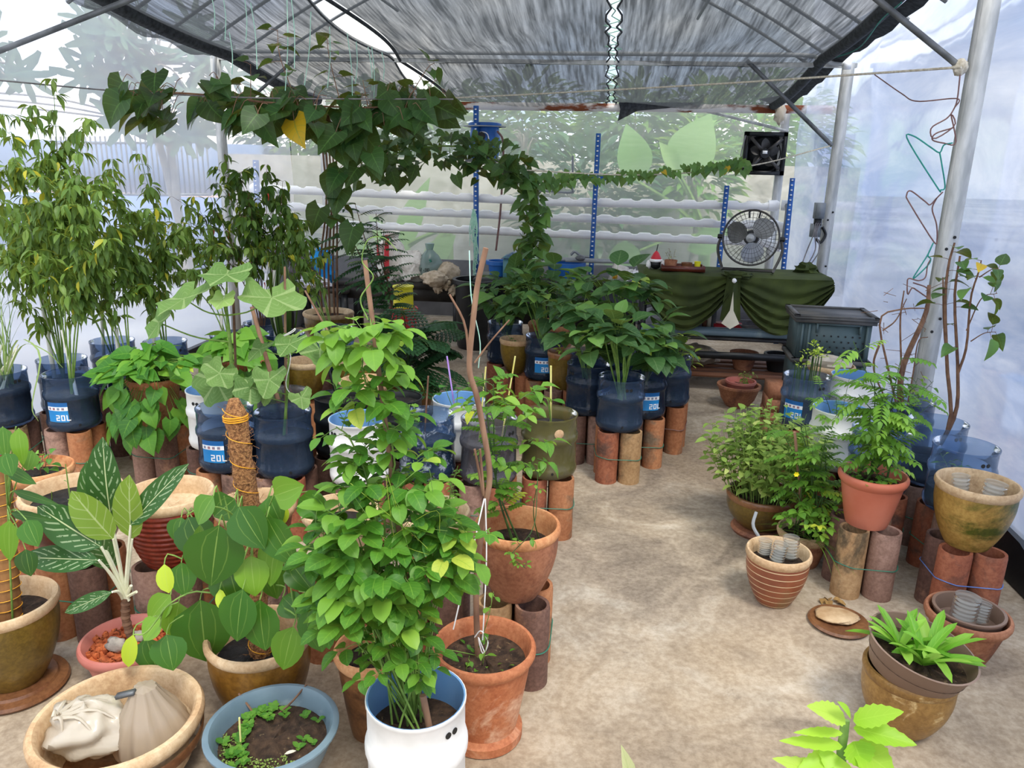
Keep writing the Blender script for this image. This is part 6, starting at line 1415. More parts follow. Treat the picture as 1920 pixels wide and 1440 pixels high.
# ------------------------------------------------------------------ left side plants
# sweet potato mounds
def potato(t, c, z, r, n, mat, tn=None):
    lf, st = MB(), MB(); root = V3((c[0], c[1], z))
    for k in range(n):
        a = rnd(0, 6.3); a = a if k % 3 else rnd(3.6, 5.9); hang = k % 5 < 2; q = rnd(.72, .95) if hang else rnd(.05, 1)**.7; dz = -rnd(.0, .27) if hang else .05+.13*(1-q*q)*rnd(.4, 1); p = root+np.array((math.cos(a)*r*q*.95, math.sin(a)*r*q*.95, dz))
        out = np.array((math.cos(a)*.8, math.sin(a)*.8, rnd(-.35, .15)))+(np.array((rnd(-.5, .5), rnd(-.5, .5), -1.1)) if hang else rdir()*np.array((.5, .5, .1))); s = rnd(.65, 1.1)
        lf.leaf('heart', p, out, UP*.8+np.array((math.cos(a), math.sin(a)-.4, 0))*.8, .105*s, .098*s, tint() if tn is None else rnd(*tn), .25, .1, rnd(-.3, .3))
        st.tube(spline([root+np.array((rnd(-.05, .05), rnd(-.05, .05), 0)), (root+p)/2+UP*.05, p-out*.005], 6), .0022, .0014, 4, False)
    green(t, lf, st, mat)
potato(D['SP1'], (-2.27, 3.55), .55, .26, 175, 'leaf_potato'); potato(D['SP2'], (-2.02, 4.02), .55, .22, 95, 'leaf_potato', (.45, .85))
# okra-like lobed plants
lf, st = MB(), MB(); b = V3((-1.66, 3.12, PH+.14))
stem = spline([b, D3(436, 740, 3.1), D3(432, 650, 3.1), D3(424, 575, 3.1), D3(425, 540, 3.1)], 20); st.tube(stem, .012, .005, 8)
ROS = [(425, 515, .165, (0, -.3, 1), .35), (345, 560, .20, (-.35, -.35, 1), .5), (510, 558, .21, (.35, -.35, 1), .55), (418, 562, .085, (0, -.6, .8), .85), (298, 605, .15, (-.6, -.6, .6), .45), (405, 715, .175, (-.2, -.9, .35), .4), (470, 725, .12, (.5, -.7, .6), .2)]
for x, y, R, nn, tn in ROS:
    p = D3(x, y, 3.02+rnd(-.05, .05)); u = nrm(V3(nn)); d = np.cross((1, 0, 0), u); a = np.array((nn[0], -.6, -.1)); a = a-u*np.dot(a, u); lf.leaf('lobed', p, a, u, R, R, tn, .1, 0)
    k = min(range(len(stem)), key=lambda i: np.linalg.norm(stem[i]-(p-UP*.1))); st.tube(spline([stem[k], (stem[k]+p)/2-UP*.02, p], 8), .004, .003, 6)
green(D['J4'], lf, st, 'leaf_roselle')
rod(D['J4'], 'stake', b+np.array((.03, .02, -.05)), D3(437, 545, 3.13), .006, 'twig')
p0 = D3(430, 700, 3.0); lf = MB(); lf.leaf('lobed', D3(412, 700, 2.98), (-.5, -.4, -.75), (-.3, -.8, -.4), .10, .12, .5, -.3, 0); o = lf.build('turned_leaf', 'leaf_roselle', D['J4'], True, 'leaf turned to show its pale underside')
lf, st = MB(), MB(); b = V3((-1.385, 3.09, PH+.16))
stem = spline([b, D3(538, 740, 3.09), D3(541, 680, 3.09), D3(541, 640, 3.09)], 16); st.tube(stem, .007, .004, 7)
for x, y, R, nn, tn in ((543, 645, .115, (-.1, -.5, .9), .35), (600, 655, .15, (.3, -.55, .8), .4), (487, 655, .11, (-.4, -.5, .8), .3), (505, 712, .125, (-.1, -.85, .5), .5), (565, 745, .08, (.3, -.8, .5), .55), (500, 745, .06, (-.3, -.8, .4), .7), (545, 632, .06, (0, -.3, 1), .6), (620, 640, .11, (.5, -.3, .8), .2), (455, 720, .10, (-.2, -.8, .5), .25)):
    p = D3(x, y, 3.0+rnd(-.06, .06)); u = nrm(V3(nn)); a = np.array((nn[0]+.1, -.5, -.3)); a = a-u*np.dot(a, u); lf.leaf('trilobe', p, a, u, R, R, tn, .12, 0)
    k = min(range(len(stem)), key=lambda i: np.linalg.norm(stem[i]-(p-UP*.04))); st.tube(spline([stem[k], (stem[k]+p)/2, p], 6), .003, .002, 5)
green(D['J5'], lf, st, 'leaf_roselle')
rod(D['J5'], 'stake', b+np.array((.004, .01, -.05)), D3(534, 500, 3.16), .007, 'stick', .005)
MB().tube(spline([D3(519, 636, 3.05), D3(545, 622, 3.04), D3(553, 616, 3.04), D3(550, 622, 3.04), D3(522, 640, 3.05), D3(545, 665, 3.06), D3(536, 720, 3.06), D3(548, 742, 3.05)], 34), .002, None, 5).build('tie_string', 'string_white', D['J5'])
rod(D['J6'], 'slanting_stake', (-1.50, 3.37, PH+.12), D3(472, 575, 3.42), .012, 'stick', .010, 'slanting brown bark stake')
rod(D['BK1'], 'stake', (-1.21, 3.36, PH+.2), D3(610, 670, 3.36), .007, 'black')
sprigs(D['BK1'], (-1.21, 3.36), .05, PH+.25, 3, .13, 'simple', 'oval_s', .06, .045, 'leaf_potato', 'stem_green', 3)
rod(D['d3'], 'bare_branch', (-1.25, 3.80, .46), D3(572, 545, 3.9), .008, 'stick', .005)
sprigs(D['W2'], (-1.03, 3.06), .05, PH+.16, 3, .22, 'tri', 'oval_s', .03, .02, 'leaf_bean', 'stem_dark', 4)
sprigs(D['J7'], (-.76, 3.17), .03, PH+.16, 2, .16, 'simple', 'trilobe', .04, .04, 'leaf_fresh', 'stem_green', 5)
rod(D['J7'], 'stake', (-.77, 3.19, PH+.12), D3(803, 705, 3.19), .004, 'twig')
lf, st = MB(), MB()
for x, y in ((838, 725), (858, 727), (815, 738)): p = D3(x, y, 3.42); st.tube(spline([(-.67, 3.43, PH+.2), p-UP*.03, p], 6), .002, .0015, 4); lf.leaf('oval', p, (rnd(-.6, .6), -.5, .2), UP, .055, .045, .35, .2, .1)
green(D['W7'], lf, st, 'leaf_potato'); rod(D['W7'], 'straw', (-.665, 3.42, PH+.18), D3(838, 668, 3.42), .004, 'purple_straw')
rod(D['J8'], 'skewer', (-.52, 3.19, PH+.15), D3(911, 688, 3.17), .0035, 'bamboo'); rod(D['J8'], 'skewer', (-.42, 3.19, PH+.15), D3(966, 668, 3.17), .0035, 'bamboo')
sprigs(D['J8'], (-.47, 3.17), .05, PH+.17, 3, .18, 'simple', 'ovate_s', .045, .028, 'leaf_fresh', 'stem_green', 4)
lf, st = MB(), MB()
for x, y, d in ((1016, 745, (-.8, -.2, .1)), (1036, 750, (.9, -.3, .05)), (1005, 740, (-.7, -.5, .3))): p = D3(1028, 752, 3.27); q = D3(x, y, 3.27); st.tube(spline([(-.20, 3.29, PH+.2), p, q], 6), .002, .0015, 4); lf.leaf('oval', q, d, UP, .062, .048, .35, .2, .1)
green(D['J9'], lf, st, 'leaf_potato'); rod(D['J9'], 'skewer', (-.205, 3.30, PH+.18), D3(1033, 686, 3.28), .0045, 'bamboo')

# lemongrass at the left edge
lf, st = MB(), MB(); b = V3((-3.06, 3.46, PH+.18))
for k in range(46):
    a = rnd(0, 6.3); lean = rnd(.1, .5); d = np.array((math.cos(a)*lean, math.sin(a)*lean, 1)); L = rnd(.4, .85); lf.leaf('blade', b+np.array((rnd(-.06, .06), rnd(-.06, .06), 0)), d, np.array((math.cos(a), math.sin(a), .2)), L, rnd(.007, .011), rnd(.1, .75), -rnd(.2, .6)*-1, .25, rnd(-.6, .6))
for k in range(12): st.tube(spline([b+np.array((rnd(-.05, .05), rnd(-.05, .05), 0)), b+np.array((rnd(-.1, .1), rnd(-.1, .1), rnd(.12, .25)))], 4), .006, .004, 6)
P = spline([b, D3(60, 650, 3.3), D3(90, 640, 3.1), D3(125, 690, 3.2)], 10)
for pts in ([b, D3(30, 640, 3.35), D3(75, 665, 3.2), D3(60, 760, 3.15), D3(72, 790, 3.15)], [b, D3(40, 650, 3.35), D3(85, 658, 3.25), D3(118, 690, 3.25)]):
    Q = spline(pts, 16); V = []
    for i, p in enumerate(Q): w = .006*(1-(i/15)**2)+.0008; V += [p+np.array((-w, 0, 0)), p+np.array((w, 0, .002))]
    lf.add(V, [(2*i, 2*i+2, 2*i+3, 2*i+1) for i in range(15)], .6, np.zeros((32, 3)))
green(D['J1'], lf, st, 'leaf_grass', 'stem_pale')

# chilli bushes
def chili(t, base, tops, nper, L=.062, W=.019, mat='leaf_chili', sm='stem_green', fork=.42, red=0, yel=.03, side=4):
    lf, st = MB(), MB(); base = V3(base); fr = []
    for tp in tops:
        tp = V3(tp); f = base+(tp-base)*fork*rnd(.7, 1.1); f[:2] = base[:2]+(tp[:2]-base[:2])*.25
        P = spline([base, f, (f+tp)/2+np.array((rnd(-.04, .04), rnd(-.04, .04), .02)), tp], 22); st.tube(P, .0045, .0012, 6)
        stems = [P[9:]]
        for k in range(side):
            i = random.randint(10, 19); d = rdir(-.1, .6); e = P[i]+d*rnd(.10, .30)+UP*.06; Q = spline([P[i], (P[i]+e)/2+UP*.02, e], 9); st.tube(Q, .002, .0008, 4, False); stems.append(Q[2:])
        for k in range(nper):
            S = random.choice(stems) if random.random() < .75 else stems[0]; i = random.randrange(len(S)); a = rnd(0, 6.3)
            out = np.array((math.cos(a), math.sin(a), rnd(-2.2, .15))); s = rnd(.65, 1.25); e = S[i]+np.array((math.cos(a), math.sin(a), .3))*.018
            st.tube(np.array([S[i], e]), .0007, None, 3, False)
            lf.leaf('lance', e, out, np.array((math.cos(a), math.sin(a), .6)), L*s, W*s*1.25, 1.0 if random.random() < yel else tint(), .35, .18, rnd(-.5, .5))
        for k in range(red):
            p = P[random.randint(8, 18)]+rdir(-.3, .1)*.04; fr.append(MB().tube(spline([p, p-UP*.02+np.array((.004, 0, 0)), p-UP*.045], 5), .0045, .001, 6))
    green(t, lf, st, mat, sm)
    for q in fr: q.build('chilli_fruit', 'red_chili', t)
B = lambda k: (D[k].location.x, D[k].location.y, PH+.15)
chili(D['J2'], B('J2'), [D3(60, 200, 3.7), D3(100, 150, 3.75), D3(20, 260, 3.6), D3(90, 300, 3.6), D3(-20, 300, 3.7), D3(40, 400, 3.5), D3(10, 470, 3.5), D3(110, 420, 3.55)], 205, .072, .0195, yel=.02)
chili(D['J3'], B('J3'), [D3(165, 225, 3.5), D3(120, 320, 3.45), D3(190, 360, 3.4), D3(90, 380, 3.45), D3(150, 470, 3.35), D3(200, 450, 3.35)], 195, .07, .019, yel=.02)
chili(D['B1'], B('B1'), [D3(210, 300, 3.9), D3(170, 420, 3.85), D3(240, 430, 3.85), D3(130, 480, 3.8)], 205, .072, .0195, yel=.02)
chili(D['B2'], B('B2'), [D3(262, 290, 4.2), D3(230, 380, 4.15), D3(280, 410, 4.1), D3(250, 480, 4.0), D3(310, 450, 4.1)], 190, .072, .0195, yel=.02)
chili(D['B3'], B('B3'), [D3(130, 420, 4.1), D3(60, 470, 4.0), D3(200, 470, 4.1), D3(20, 430, 4.0), D3(100, 350, 4.1)], 190, .072, .0195, yel=.02)
chili(D['B4'], B('B4'), [D3(330, 420, 4.5), D3(300, 470, 4.45), D3(370, 450, 4.5)], 160, .072, .0195, mat='leaf_chili')
chili(D['B7'], B('B7'), [D3(420, 290, 4.85), D3(450, 330, 4.8), D3(395, 370, 4.85), D3(470, 390, 4.8), D3(440, 420, 4.75), D3(375, 395, 4.8), D3(500, 310, 4.85), D3(530, 340, 4.85)], 110, .08, .025, 'leaf_chili_dark', 'twig', .4, 1, .02)
chili(D['B6'], B('B6'), [D3(500, 350, 4.85), D3(540, 390, 4.8), D3(520, 430, 4.8), D3(560, 430, 4.8), D3(480, 450, 4.8)], 90, .07, .024, 'leaf_chili', 'stem_green', .4)
for k, pts, r in (('J2', [(100, 692), (78, 560), (64, 470)], .012), ('J3', [(142, 722), (130, 640), (112, 585)], .009), ('B1', [(158, 690), (150, 590)], .010), ('B2', [(212, 655), (200, 560)], .011), ('B3', [(115, 660), (108, 560)], .010), ('B4', [(262, 640), (259, 555)], .011), ('B5', [(360, 630), (352, 470)], .011), ('B7', [(410, 615), (405, 420)], .011), ('B6', [(483, 625), (480, 580)], .011)):
    y = D[k].location.y; a = deep(*pts[0], y); a = V3((max(D[k].location.x-.07, min(D[k].location.x+.07, a.x)), y, PH+.13)); b_ = Vector(deep(*pts[-1], y))-Vector(deep(*pts[0], y)); rod(D[k], 'stake', a, a+b_, r, 'white_stake', r, 'white pipe stake')
# long strap leaves behind
lf, st = MB(), MB(); b = V3(B('B5'))
for k in range(20):
    a = rnd(0, 6.3); d = np.array((math.cos(a)*.55, math.sin(a)*.55, 1)); lf.leaf('blade', b, d, np.array((math.cos(a), math.sin(a), .3)), rnd(.5, .8), .022, rnd(0, .5), .45, .2)
green(D['B5'], lf, st, 'leaf_chili_dark')
# ------------------------------------------------------------------ climbing vines
lf, st = MB(), MB(); vb = V3((-2.05, 5.5, .55)); vt = thing('climbing_vine', 'big heart-leaved vine spread along the line at upper left', 'vine', tuple(vb))
for k, x in enumerate((612, 620, 628, 634, 640)):
    P = spline([vb+np.array((-.05+.03*k, .02*(k % 2), -.03)), D3(600+8*k, 500, 5.3), D3(612+5*k, 380, 5.2), D3(605+6*k, 270, 5.1), D3(615, 215, 4.9)], 22); st.tube(P, .008, .005, 7)
main = spline([D3(275, 172, 4.3), D3(380, 178, 4.45), D3(500, 192, 4.6), D3(620, 200, 4.8), D3(720, 200, 4.95), D3(830, 180, 5.1)], 40); st.tube(main, .008, .004, 6)
for k in range(125):
    q = rnd(0, 1)**.9; p = main[min(39, int(q*40))]+np.array((rnd(-.05, .05), rnd(-.22, .22), rnd(-.05, .10))); a = rnd(0, 6.3); s = rnd(.6, 1.15)
    out = np.array((math.cos(a)*.7, -.4+.6*math.sin(a), -rnd(.1, 1.0))); e = p+np.array((math.cos(a)*.07, math.sin(a)*.05-.03, -rnd(.0, .13)))
    st.tube(spline([p, (p+e)/2+UP*.03, e], 5), .002, None, 4, False); lf.leaf('heart', e, out, (rnd(-.4, .4), -.6, rnd(.3, .9)), .185*s, .175*s, 1.0 if k in (20, 55) else rnd(.02, .5), rnd(.1, .5), rnd(.02, .2), rnd(-.7, .7))
for k in range(20):
    q = D3(rnd(600, 720), rnd(190, 330), rnd(4.7, 5.0)); a = rnd(0, 6.3); lf.leaf('heart', q, (math.cos(a)*.5, -.4, -rnd(.4, 1)), (0, -.8, .6), .16, .15, rnd(.02, .45), .25, .08); st.tube(spline([q, q+np.array((.03, .08, .05))], 3), .002, None, 4)
for pts, n, s in (([D3(560, 200, 4.6), D3(526, 110, 4.5), D3(520, 55, 4.5)], 9, .6), ([D3(640, 200, 4.8), D3(618, 110, 4.7), D3(612, 62, 4.7)], 9, .6), ([D3(760, 195, 5.0), D3(800, 130, 5.0), D3(815, 118, 5.0)], 6, .7), ([D3(470, 190, 4.6), D3(470, 120, 4.55)], 5, .65), ([D3(690, 200, 4.9), D3(680, 150, 4.9)], 6, .7), ([D3(610, 420, 5.2), D3(650, 370, 5.1)], 5, 1.0), ([D3(620, 480, 5.2), D3(655, 420, 5.1)], 4, 1.0)):
    shoot(lf, st, pts, .003, .0015, n, .15, 1, 'simple', 'heart', .15*s, .13*s, .05, .35, 1, -.05, 1.0)
for x, y, tn in ((640, 355, .3), (625, 330, .25), (662, 425, .3), (600, 390, .2)): p = D3(x, y, 5.05); lf.leaf('heart', p, (rnd(-.3, .3), -.4, -.8), (0, -.8, .6), .2, .18, tn, .2, .08)
lf.build('foliage', 'leaf_vine', vt); st.build('stem', 'stick', vt)
# smaller vine over the middle
lf, st = MB(), MB(); v2 = thing('climbing_vine', 'small-leaved vine arching over the middle and hanging to the bench', 'vine', tuple(D3(1000, 470, 6.2)))
main = spline([D3(690, 318, 5.4), D3(760, 282, 5.5), D3(860, 275, 5.6), D3(930, 300, 5.7), D3(985, 345, 5.8), D3(1003, 410, 5.95), D3(992, 480, 6.1), D3(975, 540, 6.3)], 60); st.tube(main, .007, .004, 6)
for k in range(430):
    q = random.random(); i = min(59, int(q*60)); w = 1.0 if i < 30 else .62; p = main[i]+np.array((rnd(-.16, .16)*w, rnd(-.2, .2)*w, rnd(-.13, .12)*w)); a = rnd(0, 6.3)
    out = np.array((math.cos(a)*.8, -.3+.7*math.sin(a), -rnd(-.05, .8))); s = rnd(.65, 1.25); lf.leaf('heart_s' if k % 3 else 'heart', p, out, (rnd(-.4, .4), -.5, rnd(.5, 1)), .095*s, .088*s, min(.98, rnd(.05, .55)+(.25 if i > 30 else 0)), .25, .1, rnd(-.4, .4))
    if k % 4 == 0: st.tube(spline([main[i], (main[i]+p)/2, p], 4), .0018, None, 3, False)
for x, y in ((735, 322), (752, 332), (778, 315), (855, 328), (700, 310)): lf.leaf('heart', D3(x, y, 5.35+rnd(-.1, .1)), (rnd(-.4, .4), -.1, -1), (rnd(-.5, .5), -1, .1), rnd(.09, .15), rnd(.08, .13), rnd(.02, .3), .1, .08)
rp = spline([D3(990, 340, 5.75), D3(1080, 332, 5.9), D3(1200, 326, 6.0), D3(1330, 312, 6.1), D3(1400, 308, 6.2)], 60); st.tube(rp, .004, .002, 5)
for k in range(105):
    i = min(59, int(60*(k+rnd(0, 1))/105)); w = 1.5 if i < 12 else (1.7 if i > 54 else 1.0); p = rp[i]+np.array((0, rnd(-.05, .05), rnd(-.03, .03)))*w; a = rnd(0, 6.3); s = rnd(.7, 1.2)*(1.2 if w > 1 else 1); lf.leaf('heart_s', p, (math.cos(a)*.6, -.3, -rnd(.3, 1)), (0, -.7, .7), .065*s, .06*s, 1 if k in (60, 88) else rnd(.5, .85), .25, .1)
lf.build('foliage', 'leaf_vine', v2); st.build('stem', 'stem_green', v2)

# ------------------------------------------------------------------ feathery plants
def fern(t, base, n, L, rise, shape='lance', W=.02, mat='leaf_fern', sm='stem_dark', pairs=9, lo=.15):
    lf, st = MB(), MB(); base = V3(base)
    for k in range(n):
        a = 2*PI*k/n+rnd(-.4, .4); el = rnd(lo, 1.2); o = np.array((math.cos(a)*math.cos(el), math.sin(a)*math.cos(el), math.sin(el))); b = base+UP*rise*rnd(0, 1); Lk = L*rnd(.7, 1.1)
        P = [b+o*Lk*q-UP*.5*Lk*q*q*math.cos(el) for q in np.linspace(0, 1, 12)]; st.tube(np.array(P), .004, .0015, 5)
        for i in range(2, 12):
            d = nrm(P[min(11, i+1)]-P[i-1]) if i < 11 else nrm(P[11]-P[10]); sd = nrm(np.cross(UP, d))
            for sg in (1, -1):
                e = d*.45+sd*sg-UP*.25; pl = .42*Lk*(.35+.65*math.sin(PI*i/12.5)); tip = P[i]+nrm(e)*pl*.8
                st.tube(np.array([P[i], tip]), .0014, .0008, 3, False)
                for j in range(1, 6):
                    q = P[i]+(tip-P[i])*j/5; s2 = nrm(np.cross(UP, e))
                    for s_ in (1, -1): lf.leaf('lance', q, nrm(e)*.6+s2*s_, UP, pl*.30, W*.6, rnd(.05, .45), .2, .1)
    st.tube(spline([base-UP*.06, base+UP*rise], 4), .012, .007, 8); green(t, lf, st, mat, sm)
fern(D['fern'], (-1.22, 4.66, .30), 18, .44, .30, W=.042)
lf, st = MB(), MB(); cb = V3((-1.62, 5.35, .30))
for x, y in ((705, 400), (665, 380), (690, 470), (720, 430), (650, 430), (700, 520)):
    tp = D3(x, y, 5.3+rnd(-.1, .1)); shoot(lf, st, [cb, D3(735, 570, 5.35), (cb+tp)/2+np.array((.02, 0, .2)), tp], .008, .002, 20, .2, 1, 'pinnl', 'lance', .055, .026, .02, .4, 1, .15, .9)
green(D['curry'], lf, st, 'leaf_fern', 'twig')
# ------------------------------------------------------------------ island shrubs
def shrub(t, root, clouds, L, W, mat='leaf_shrub', stems=7):
    lf, st = MB(), MB(); root = V3(root)
    for c, r, n in clouds:
        cloud(lf, st, c, r, n, 'tri', 'ovate', L, W, .06, .4, root, .45, .3, None, .003)
        for k in range(stems): e = V3(c)+rdir(-.2, .8)*np.array(r)*.6; st.tube(spline([root+np.array((rnd(-.03, .03), rnd(-.03, .03), 0)), (root+e)/2+UP*.04, e], 8), .006, .003, 6)
    green(t, lf, st, mat, 'stem_green')
shrub(D['K8'], (.17, 4.60, PH+.15), [(D3(1150, 560, 4.45), (.24, .26, .15), 44), (D3(1190, 640, 4.3), (.24, .2, .12), 30)], .13, .105)
shrub(D['K5'], (.12, 3.99, PH+.14), [(D3(1155, 645, 3.97), (.16, .14, .13), 22)], .12, .098)
shrub(D['K4'], (-.06, 4.24, PH+.15), [(D3(1090, 600, 4.25), (.15, .16, .12), 22)], .12, .098)
shrub(D['K2'], (-.37, 4.92, PH+.15), [(D3(1000, 570, 4.95), (.17, .2, .15), 24)], .125, .098)
shrub(D['K1'], (-.68, 5.30, PH+.15), [(D3(960, 555, 5.2), (.20, .2, .17), 32)], .13, .09)
shrub(D['bg2'], (-.36, 5.42, .5), [(D3(1040, 545, 5.4), (.17, .2, .15), 22)], .125, .098)
shrub(D['K6'], (.255, 4.24, PH+.15), [(D3(1215, 660, 4.2), (.11, .12, .10), 14)], .11, .075)
lf, st = MB(), MB()
for x, y in ((1262, 645), (1285, 630), (1245, 625), (1275, 660), (1300, 655)): shoot(lf, st, [(.415, 4.51, PH+.15), D3(x-5, y+30, 4.5), D3(x, y, 4.48)], .003, .0015, 9, .5, 1, 'simple', 'ovate_s', .05, .025, .015, .3, 1, .2, 1)
green(D['K7'], lf, st, 'leaf_lime')
sprigs(D['pb2'], (-.22, 4.69), .04, .48, 2, .12, 'simple', 'ovate_s', .05, .02, 'leaf_lime', 'stem_green', 5)
sprigs(D['pb1'], (-.57, 5.03), .04, .47, 2, .08, 'simple', 'ovate_s', .03, .02, 'leaf_potato', 'stem_green', 3)
# ------------------------------------------------------------------ right side plants
lf, st = MB(), MB()
for k in range(12):
    a = rnd(0, 6.3); r = .085*math.sqrt(random.random()); b = np.array((1.13+r*math.cos(a), 4.22+r*math.sin(a), PH+.13)); h = rnd(.2, .30); st.tube(spline([b, b+np.array((rnd(-.01, .01), 0, h))], 4), .004, .003, 5)
    if k < 9: cloud(lf, st, b+UP*(h+.01), (.03, .03, .025), 9, 'simple', 'oval_s', .022, .014, .006, .2, None, .3, .5)
green(D['R1'], lf, st, 'leaf_lime', 'stem_dark')
single('cloth_rag', MB().blob((1.33, 4.60, .555), (.11, .09, .045), 18, 10, .25), 'cream_bag', 'pale crumpled cloth in the beige pot behind the stickered bottle', 'cloth')
lf, st = MB(), MB()
for k in range(135):
    a = rnd(0, 6.3); r = .15*math.sqrt(random.random()); b = np.array((.79+r*math.cos(a), 3.44+r*math.sin(a), .17)); h = rnd(.28, .52)*(1-.3*r/.14); e = b+np.array((math.cos(a)*r*.9, math.sin(a)*r*.9, h))
    shoot(lf, st, [b, (b+e)/2, e], .0016, .0008, 9, .3, 1, 'simple', 'ovate_s', .056, .027, .012, .3, 1, .3, .9, 0, 4)
green(D['ro'], lf, st, 'leaf_seed', 'stem_green')
lf, st = MB(), MB()
for k in range(9):
    e = D3(rnd(1440, 1560), rnd(790, 960), rnd(3.0, 3.2)); shoot(lf, st, [(.92+rnd(-.05, .05), 3.16+rnd(-.05, .05), .13), ((.95+e[0])/2, 3.1, (.13+e[2])/2+.05), e], .0035, .0015, 9, .2, 1, 'pinn', 'ovate_s', .038, .019, .02, .35, 1, .1, 1)
cloud(lf, st, (.93, 3.08, .26), (.16, .12, .10), 40, 'tri', 'ovate_s', .04, .024, .02, .3, (.92, 3.16, .14), .4, .3)
for k in range(16): a = rnd(0, 6.3); lf.leaf('blade', (.93, 3.05, .15), (math.cos(a), math.sin(a)-.3, .8), UP, rnd(.15, .25), .004, .4, .7, .2)
green(D['sh'], lf, st, 'leaf_fresh', 'stem_dark'); rod(D['sh'], 'stake', (.92, 3.15, .12), D3(1490, 810, 3.1), .006, 'stick')
MB().tube(spline([D3(1425, 1010, 2.95), D3(1412, 985, 2.97), D3(1418, 960, 3.0)], 8), .007, None, 7).build('grey_pipe', 'grey_pvc', D['sh'])
mb = MB()
for k in range(6): a = k*1.05; mb.leaf('oval_s', D3(1493, 889, 2.98), (math.cos(a), -.4, math.sin(a)), (0, -1, 0), .012, .009, .5, .1, .1)
mb.tint = [np.zeros_like(x) for x in mb.tint]; mb.build('flower', 'yellow_petal', D['sh'])
lf, st = MB(), MB()
for x, y, Y in ((1640, 680, 2.98), (1600, 640, 2.95), (1690, 670, 3.0), (1655, 740, 2.9), (1720, 720, 3.0), (1610, 740, 2.92)):
    shoot(lf, st, [(1.10+rnd(-.06, .06), 2.985+rnd(-.05, .05), .46), D3(1640+rnd(-35, 35), 820, 2.97), D3(x, y, Y)], .0045, .0015, 15, .28, 1, 'pinn', 'ovate_s', .042, .020, .025, .45, 1, .1, 1)
cloud(lf, st, (1.09, 2.97, .49), (.09, .08, .03), 26, 'tri', 'oval_s', .028, .02, .01, .3, None, .3, .5)
green(D['or'], lf, st, 'leaf_fresh', 'stem_dark')
lf, st = MB(), MB(); b = V3((1.53, 3.50, PH+.10))
for pts, n, r in (([b, D3(1782, 790, 3.5), D3(1776, 690, 3.5), D3(1772, 570, 3.5), D3(1778, 500, 3.5), D3(1790, 455, 3.5)], 7, .010), ([b, D3(1790, 780, 3.5), D3(1796, 700, 3.5), D3(1790, 560, 3.5), D3(1800, 480, 3.48)], 6, .010), ([D3(1796, 700, 3.5), D3(1812, 650, 3.48), D3(1820, 560, 3.46), D3(1835, 510, 3.45), D3(1840, 488, 3.45)], 7, .006), ([D3(1776, 680, 3.5), D3(1770, 600, 3.52), D3(1768, 520, 3.52)], 2, .007), ([D3(1812, 620, 3.46), D3(1840, 560, 3.45), D3(1870, 550, 3.42)], 5, .003), ([D3(1820, 640, 3.46), D3(1845, 625, 3.44), D3(1868, 622, 3.42)], 4, .003), ([D3(1836, 520, 3.45), D3(1860, 505, 3.44), D3(1875, 505, 3.43)], 4, .003)):
    shoot(lf, st, pts, r, r*.4, n, .55, 1, 'simple', 'ovate', .095, .06, .03, .4, 1, .0, .85)
green(D['R4'], lf, st, 'leaf_vine', 'twig')
sprigs(D['R5'], (1.52, 3.19), .05, PH+.1, 3, .12, 'simple', 'lance', .05, .015, 'leaf_fresh', 'stem_green', 4)
rod(D['R5'], 'stick', (1.50, 3.18, PH+.08), (1.47, 3.17, PH+.20), .005, 'black')
mb = MB(); b = V3((1.52, 3.84, PH+.12))
for pts, r in (([b, D3(1690, 700, 3.84), D3(1735, 590, 3.9), D3(1742, 535, 3.95)], .017), ([b, D3(1665, 690, 3.8), D3(1650, 600, 3.8), D3(1690, 580, 3.8), D3(1735, 578, 3.8)], .006), ([b, D3(1690, 690, 3.8), D3(1688, 600, 3.8), D3(1695, 545, 3.8)], .006), ([D3(1655, 620, 3.8), D3(1680, 600, 3.8), D3(1700, 560, 3.8)], .004), ([b, D3(1712, 700, 3.8), D3(1722, 640, 3.8), D3(1740, 632, 3.8)], .004), ([D3(1650, 640, 3.8), D3(1640, 700, 3.8), b], .006)): mb.tube(spline(pts, 14), r, r*.5, 7)
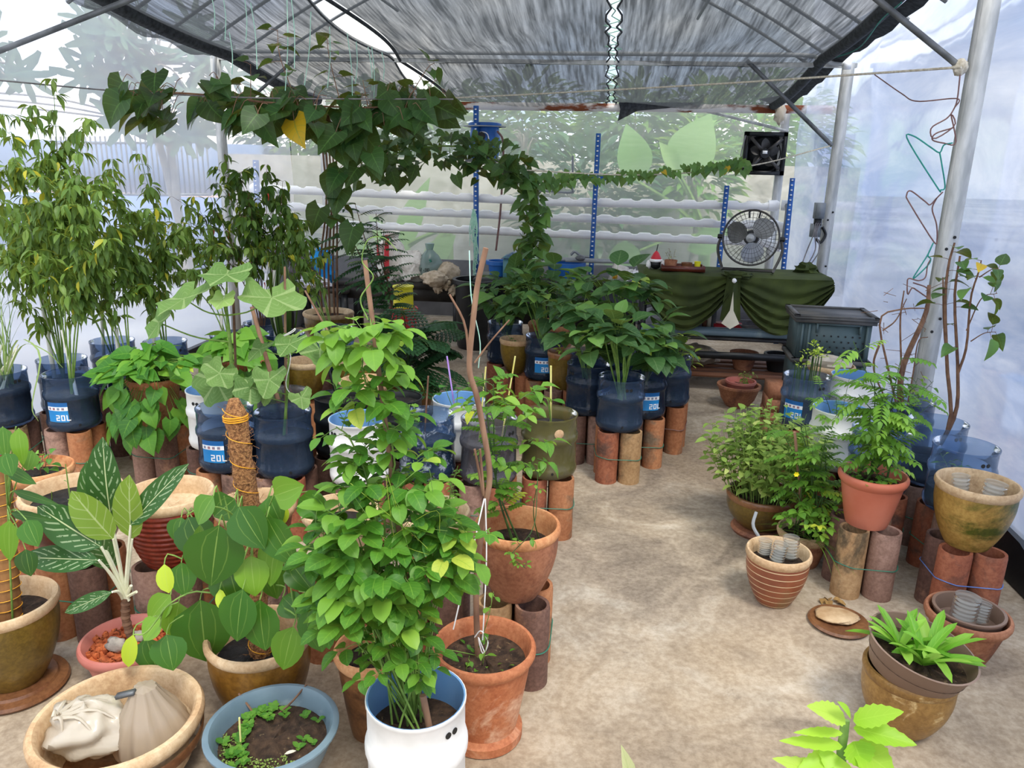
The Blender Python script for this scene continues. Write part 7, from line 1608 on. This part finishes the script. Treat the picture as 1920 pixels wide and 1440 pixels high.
for k in range(26):
    p = D3(rnd(1640, 1740), rnd(540, 700), 3.8); mb.tube(spline([p, p+np.array((rnd(-.08, .08), rnd(-.03, .03), rnd(-.06, .06)))], 3), .0015, .001, 4)
mb.build('bare_branch', 'twig', D['R3'])
sprigs(D['R3'], (1.52, 3.84), .06, PH+.14, 4, .25, 'simple', 'ovate_s', .06, .032, 'leaf_fresh', 'stem_dark', 7)
for k, lm, n in (('R2', 'leaf_fresh', 4), ('W4', 'leaf_fresh', 3)): sprigs(D[k], (D[k].location.x, D[k].location.y), .05, PH+.1, n, .36, 'pinn', 'ovate_s', .045, .02, lm, 'stem_dark', 6)
# bright sprig close to the camera at the bottom right, and a leaf tip beside it
t = thing('sprig', 'bright backlit lime-green serrated sprig at the very front', 'plant', (.45, .88, .0)); lf, st = MB(), MB()
top = D3(1585, 1350, .90); st.tube(spline([(.45, .88, .0), (.46, .88, .35), D3(1580, 1500, .88), top], 12), .008, .006, 8)
for x0, y0, x1, y1, w in ((1585, 1350, 1522, 1322, 34), (1600, 1352, 1688, 1332, 34), (1595, 1345, 1578, 1316, 16), (1600, 1365, 1718, 1392, 34), (1580, 1375, 1495, 1370, 16), (1580, 1400, 1470, 1385, 22), (1600, 1400, 1680, 1450, 60), (1575, 1420, 1555, 1450, 60), (1575, 1425, 1500, 1440, 40), (1600, 1390, 1620, 1440, 50), (1560, 1460, 1460, 1420, 30)):
    Y = .88; a, b = D3(x0, y0, Y), D3(x1, y1, Y-.02); lf.leaf('tooth', a, b-a, (0, -.5, .85), np.linalg.norm(b-a)*1.05, w/F_PX*Y*1.35, rnd(.3, .95), .1, .15)
green(t, lf, st, 'leaf_glow', 'stem_green')
t = thing('leaf_tip', 'single yellow-green leaf tip poking up at the bottom edge', 'plant', (.13, .95, 0)); lf, st = MB(), MB()
a, b = D3(1186, 1470, .95), D3(1166, 1398, .95); st.tube(spline([(.13, .95, 0), a], 4), .004, .003, 6); lf.leaf('lance', a, b-a, (.3, -.9, .3), np.linalg.norm(b-a), .02, .97, .05, .3); green(t, lf, st, 'leaf_grass')
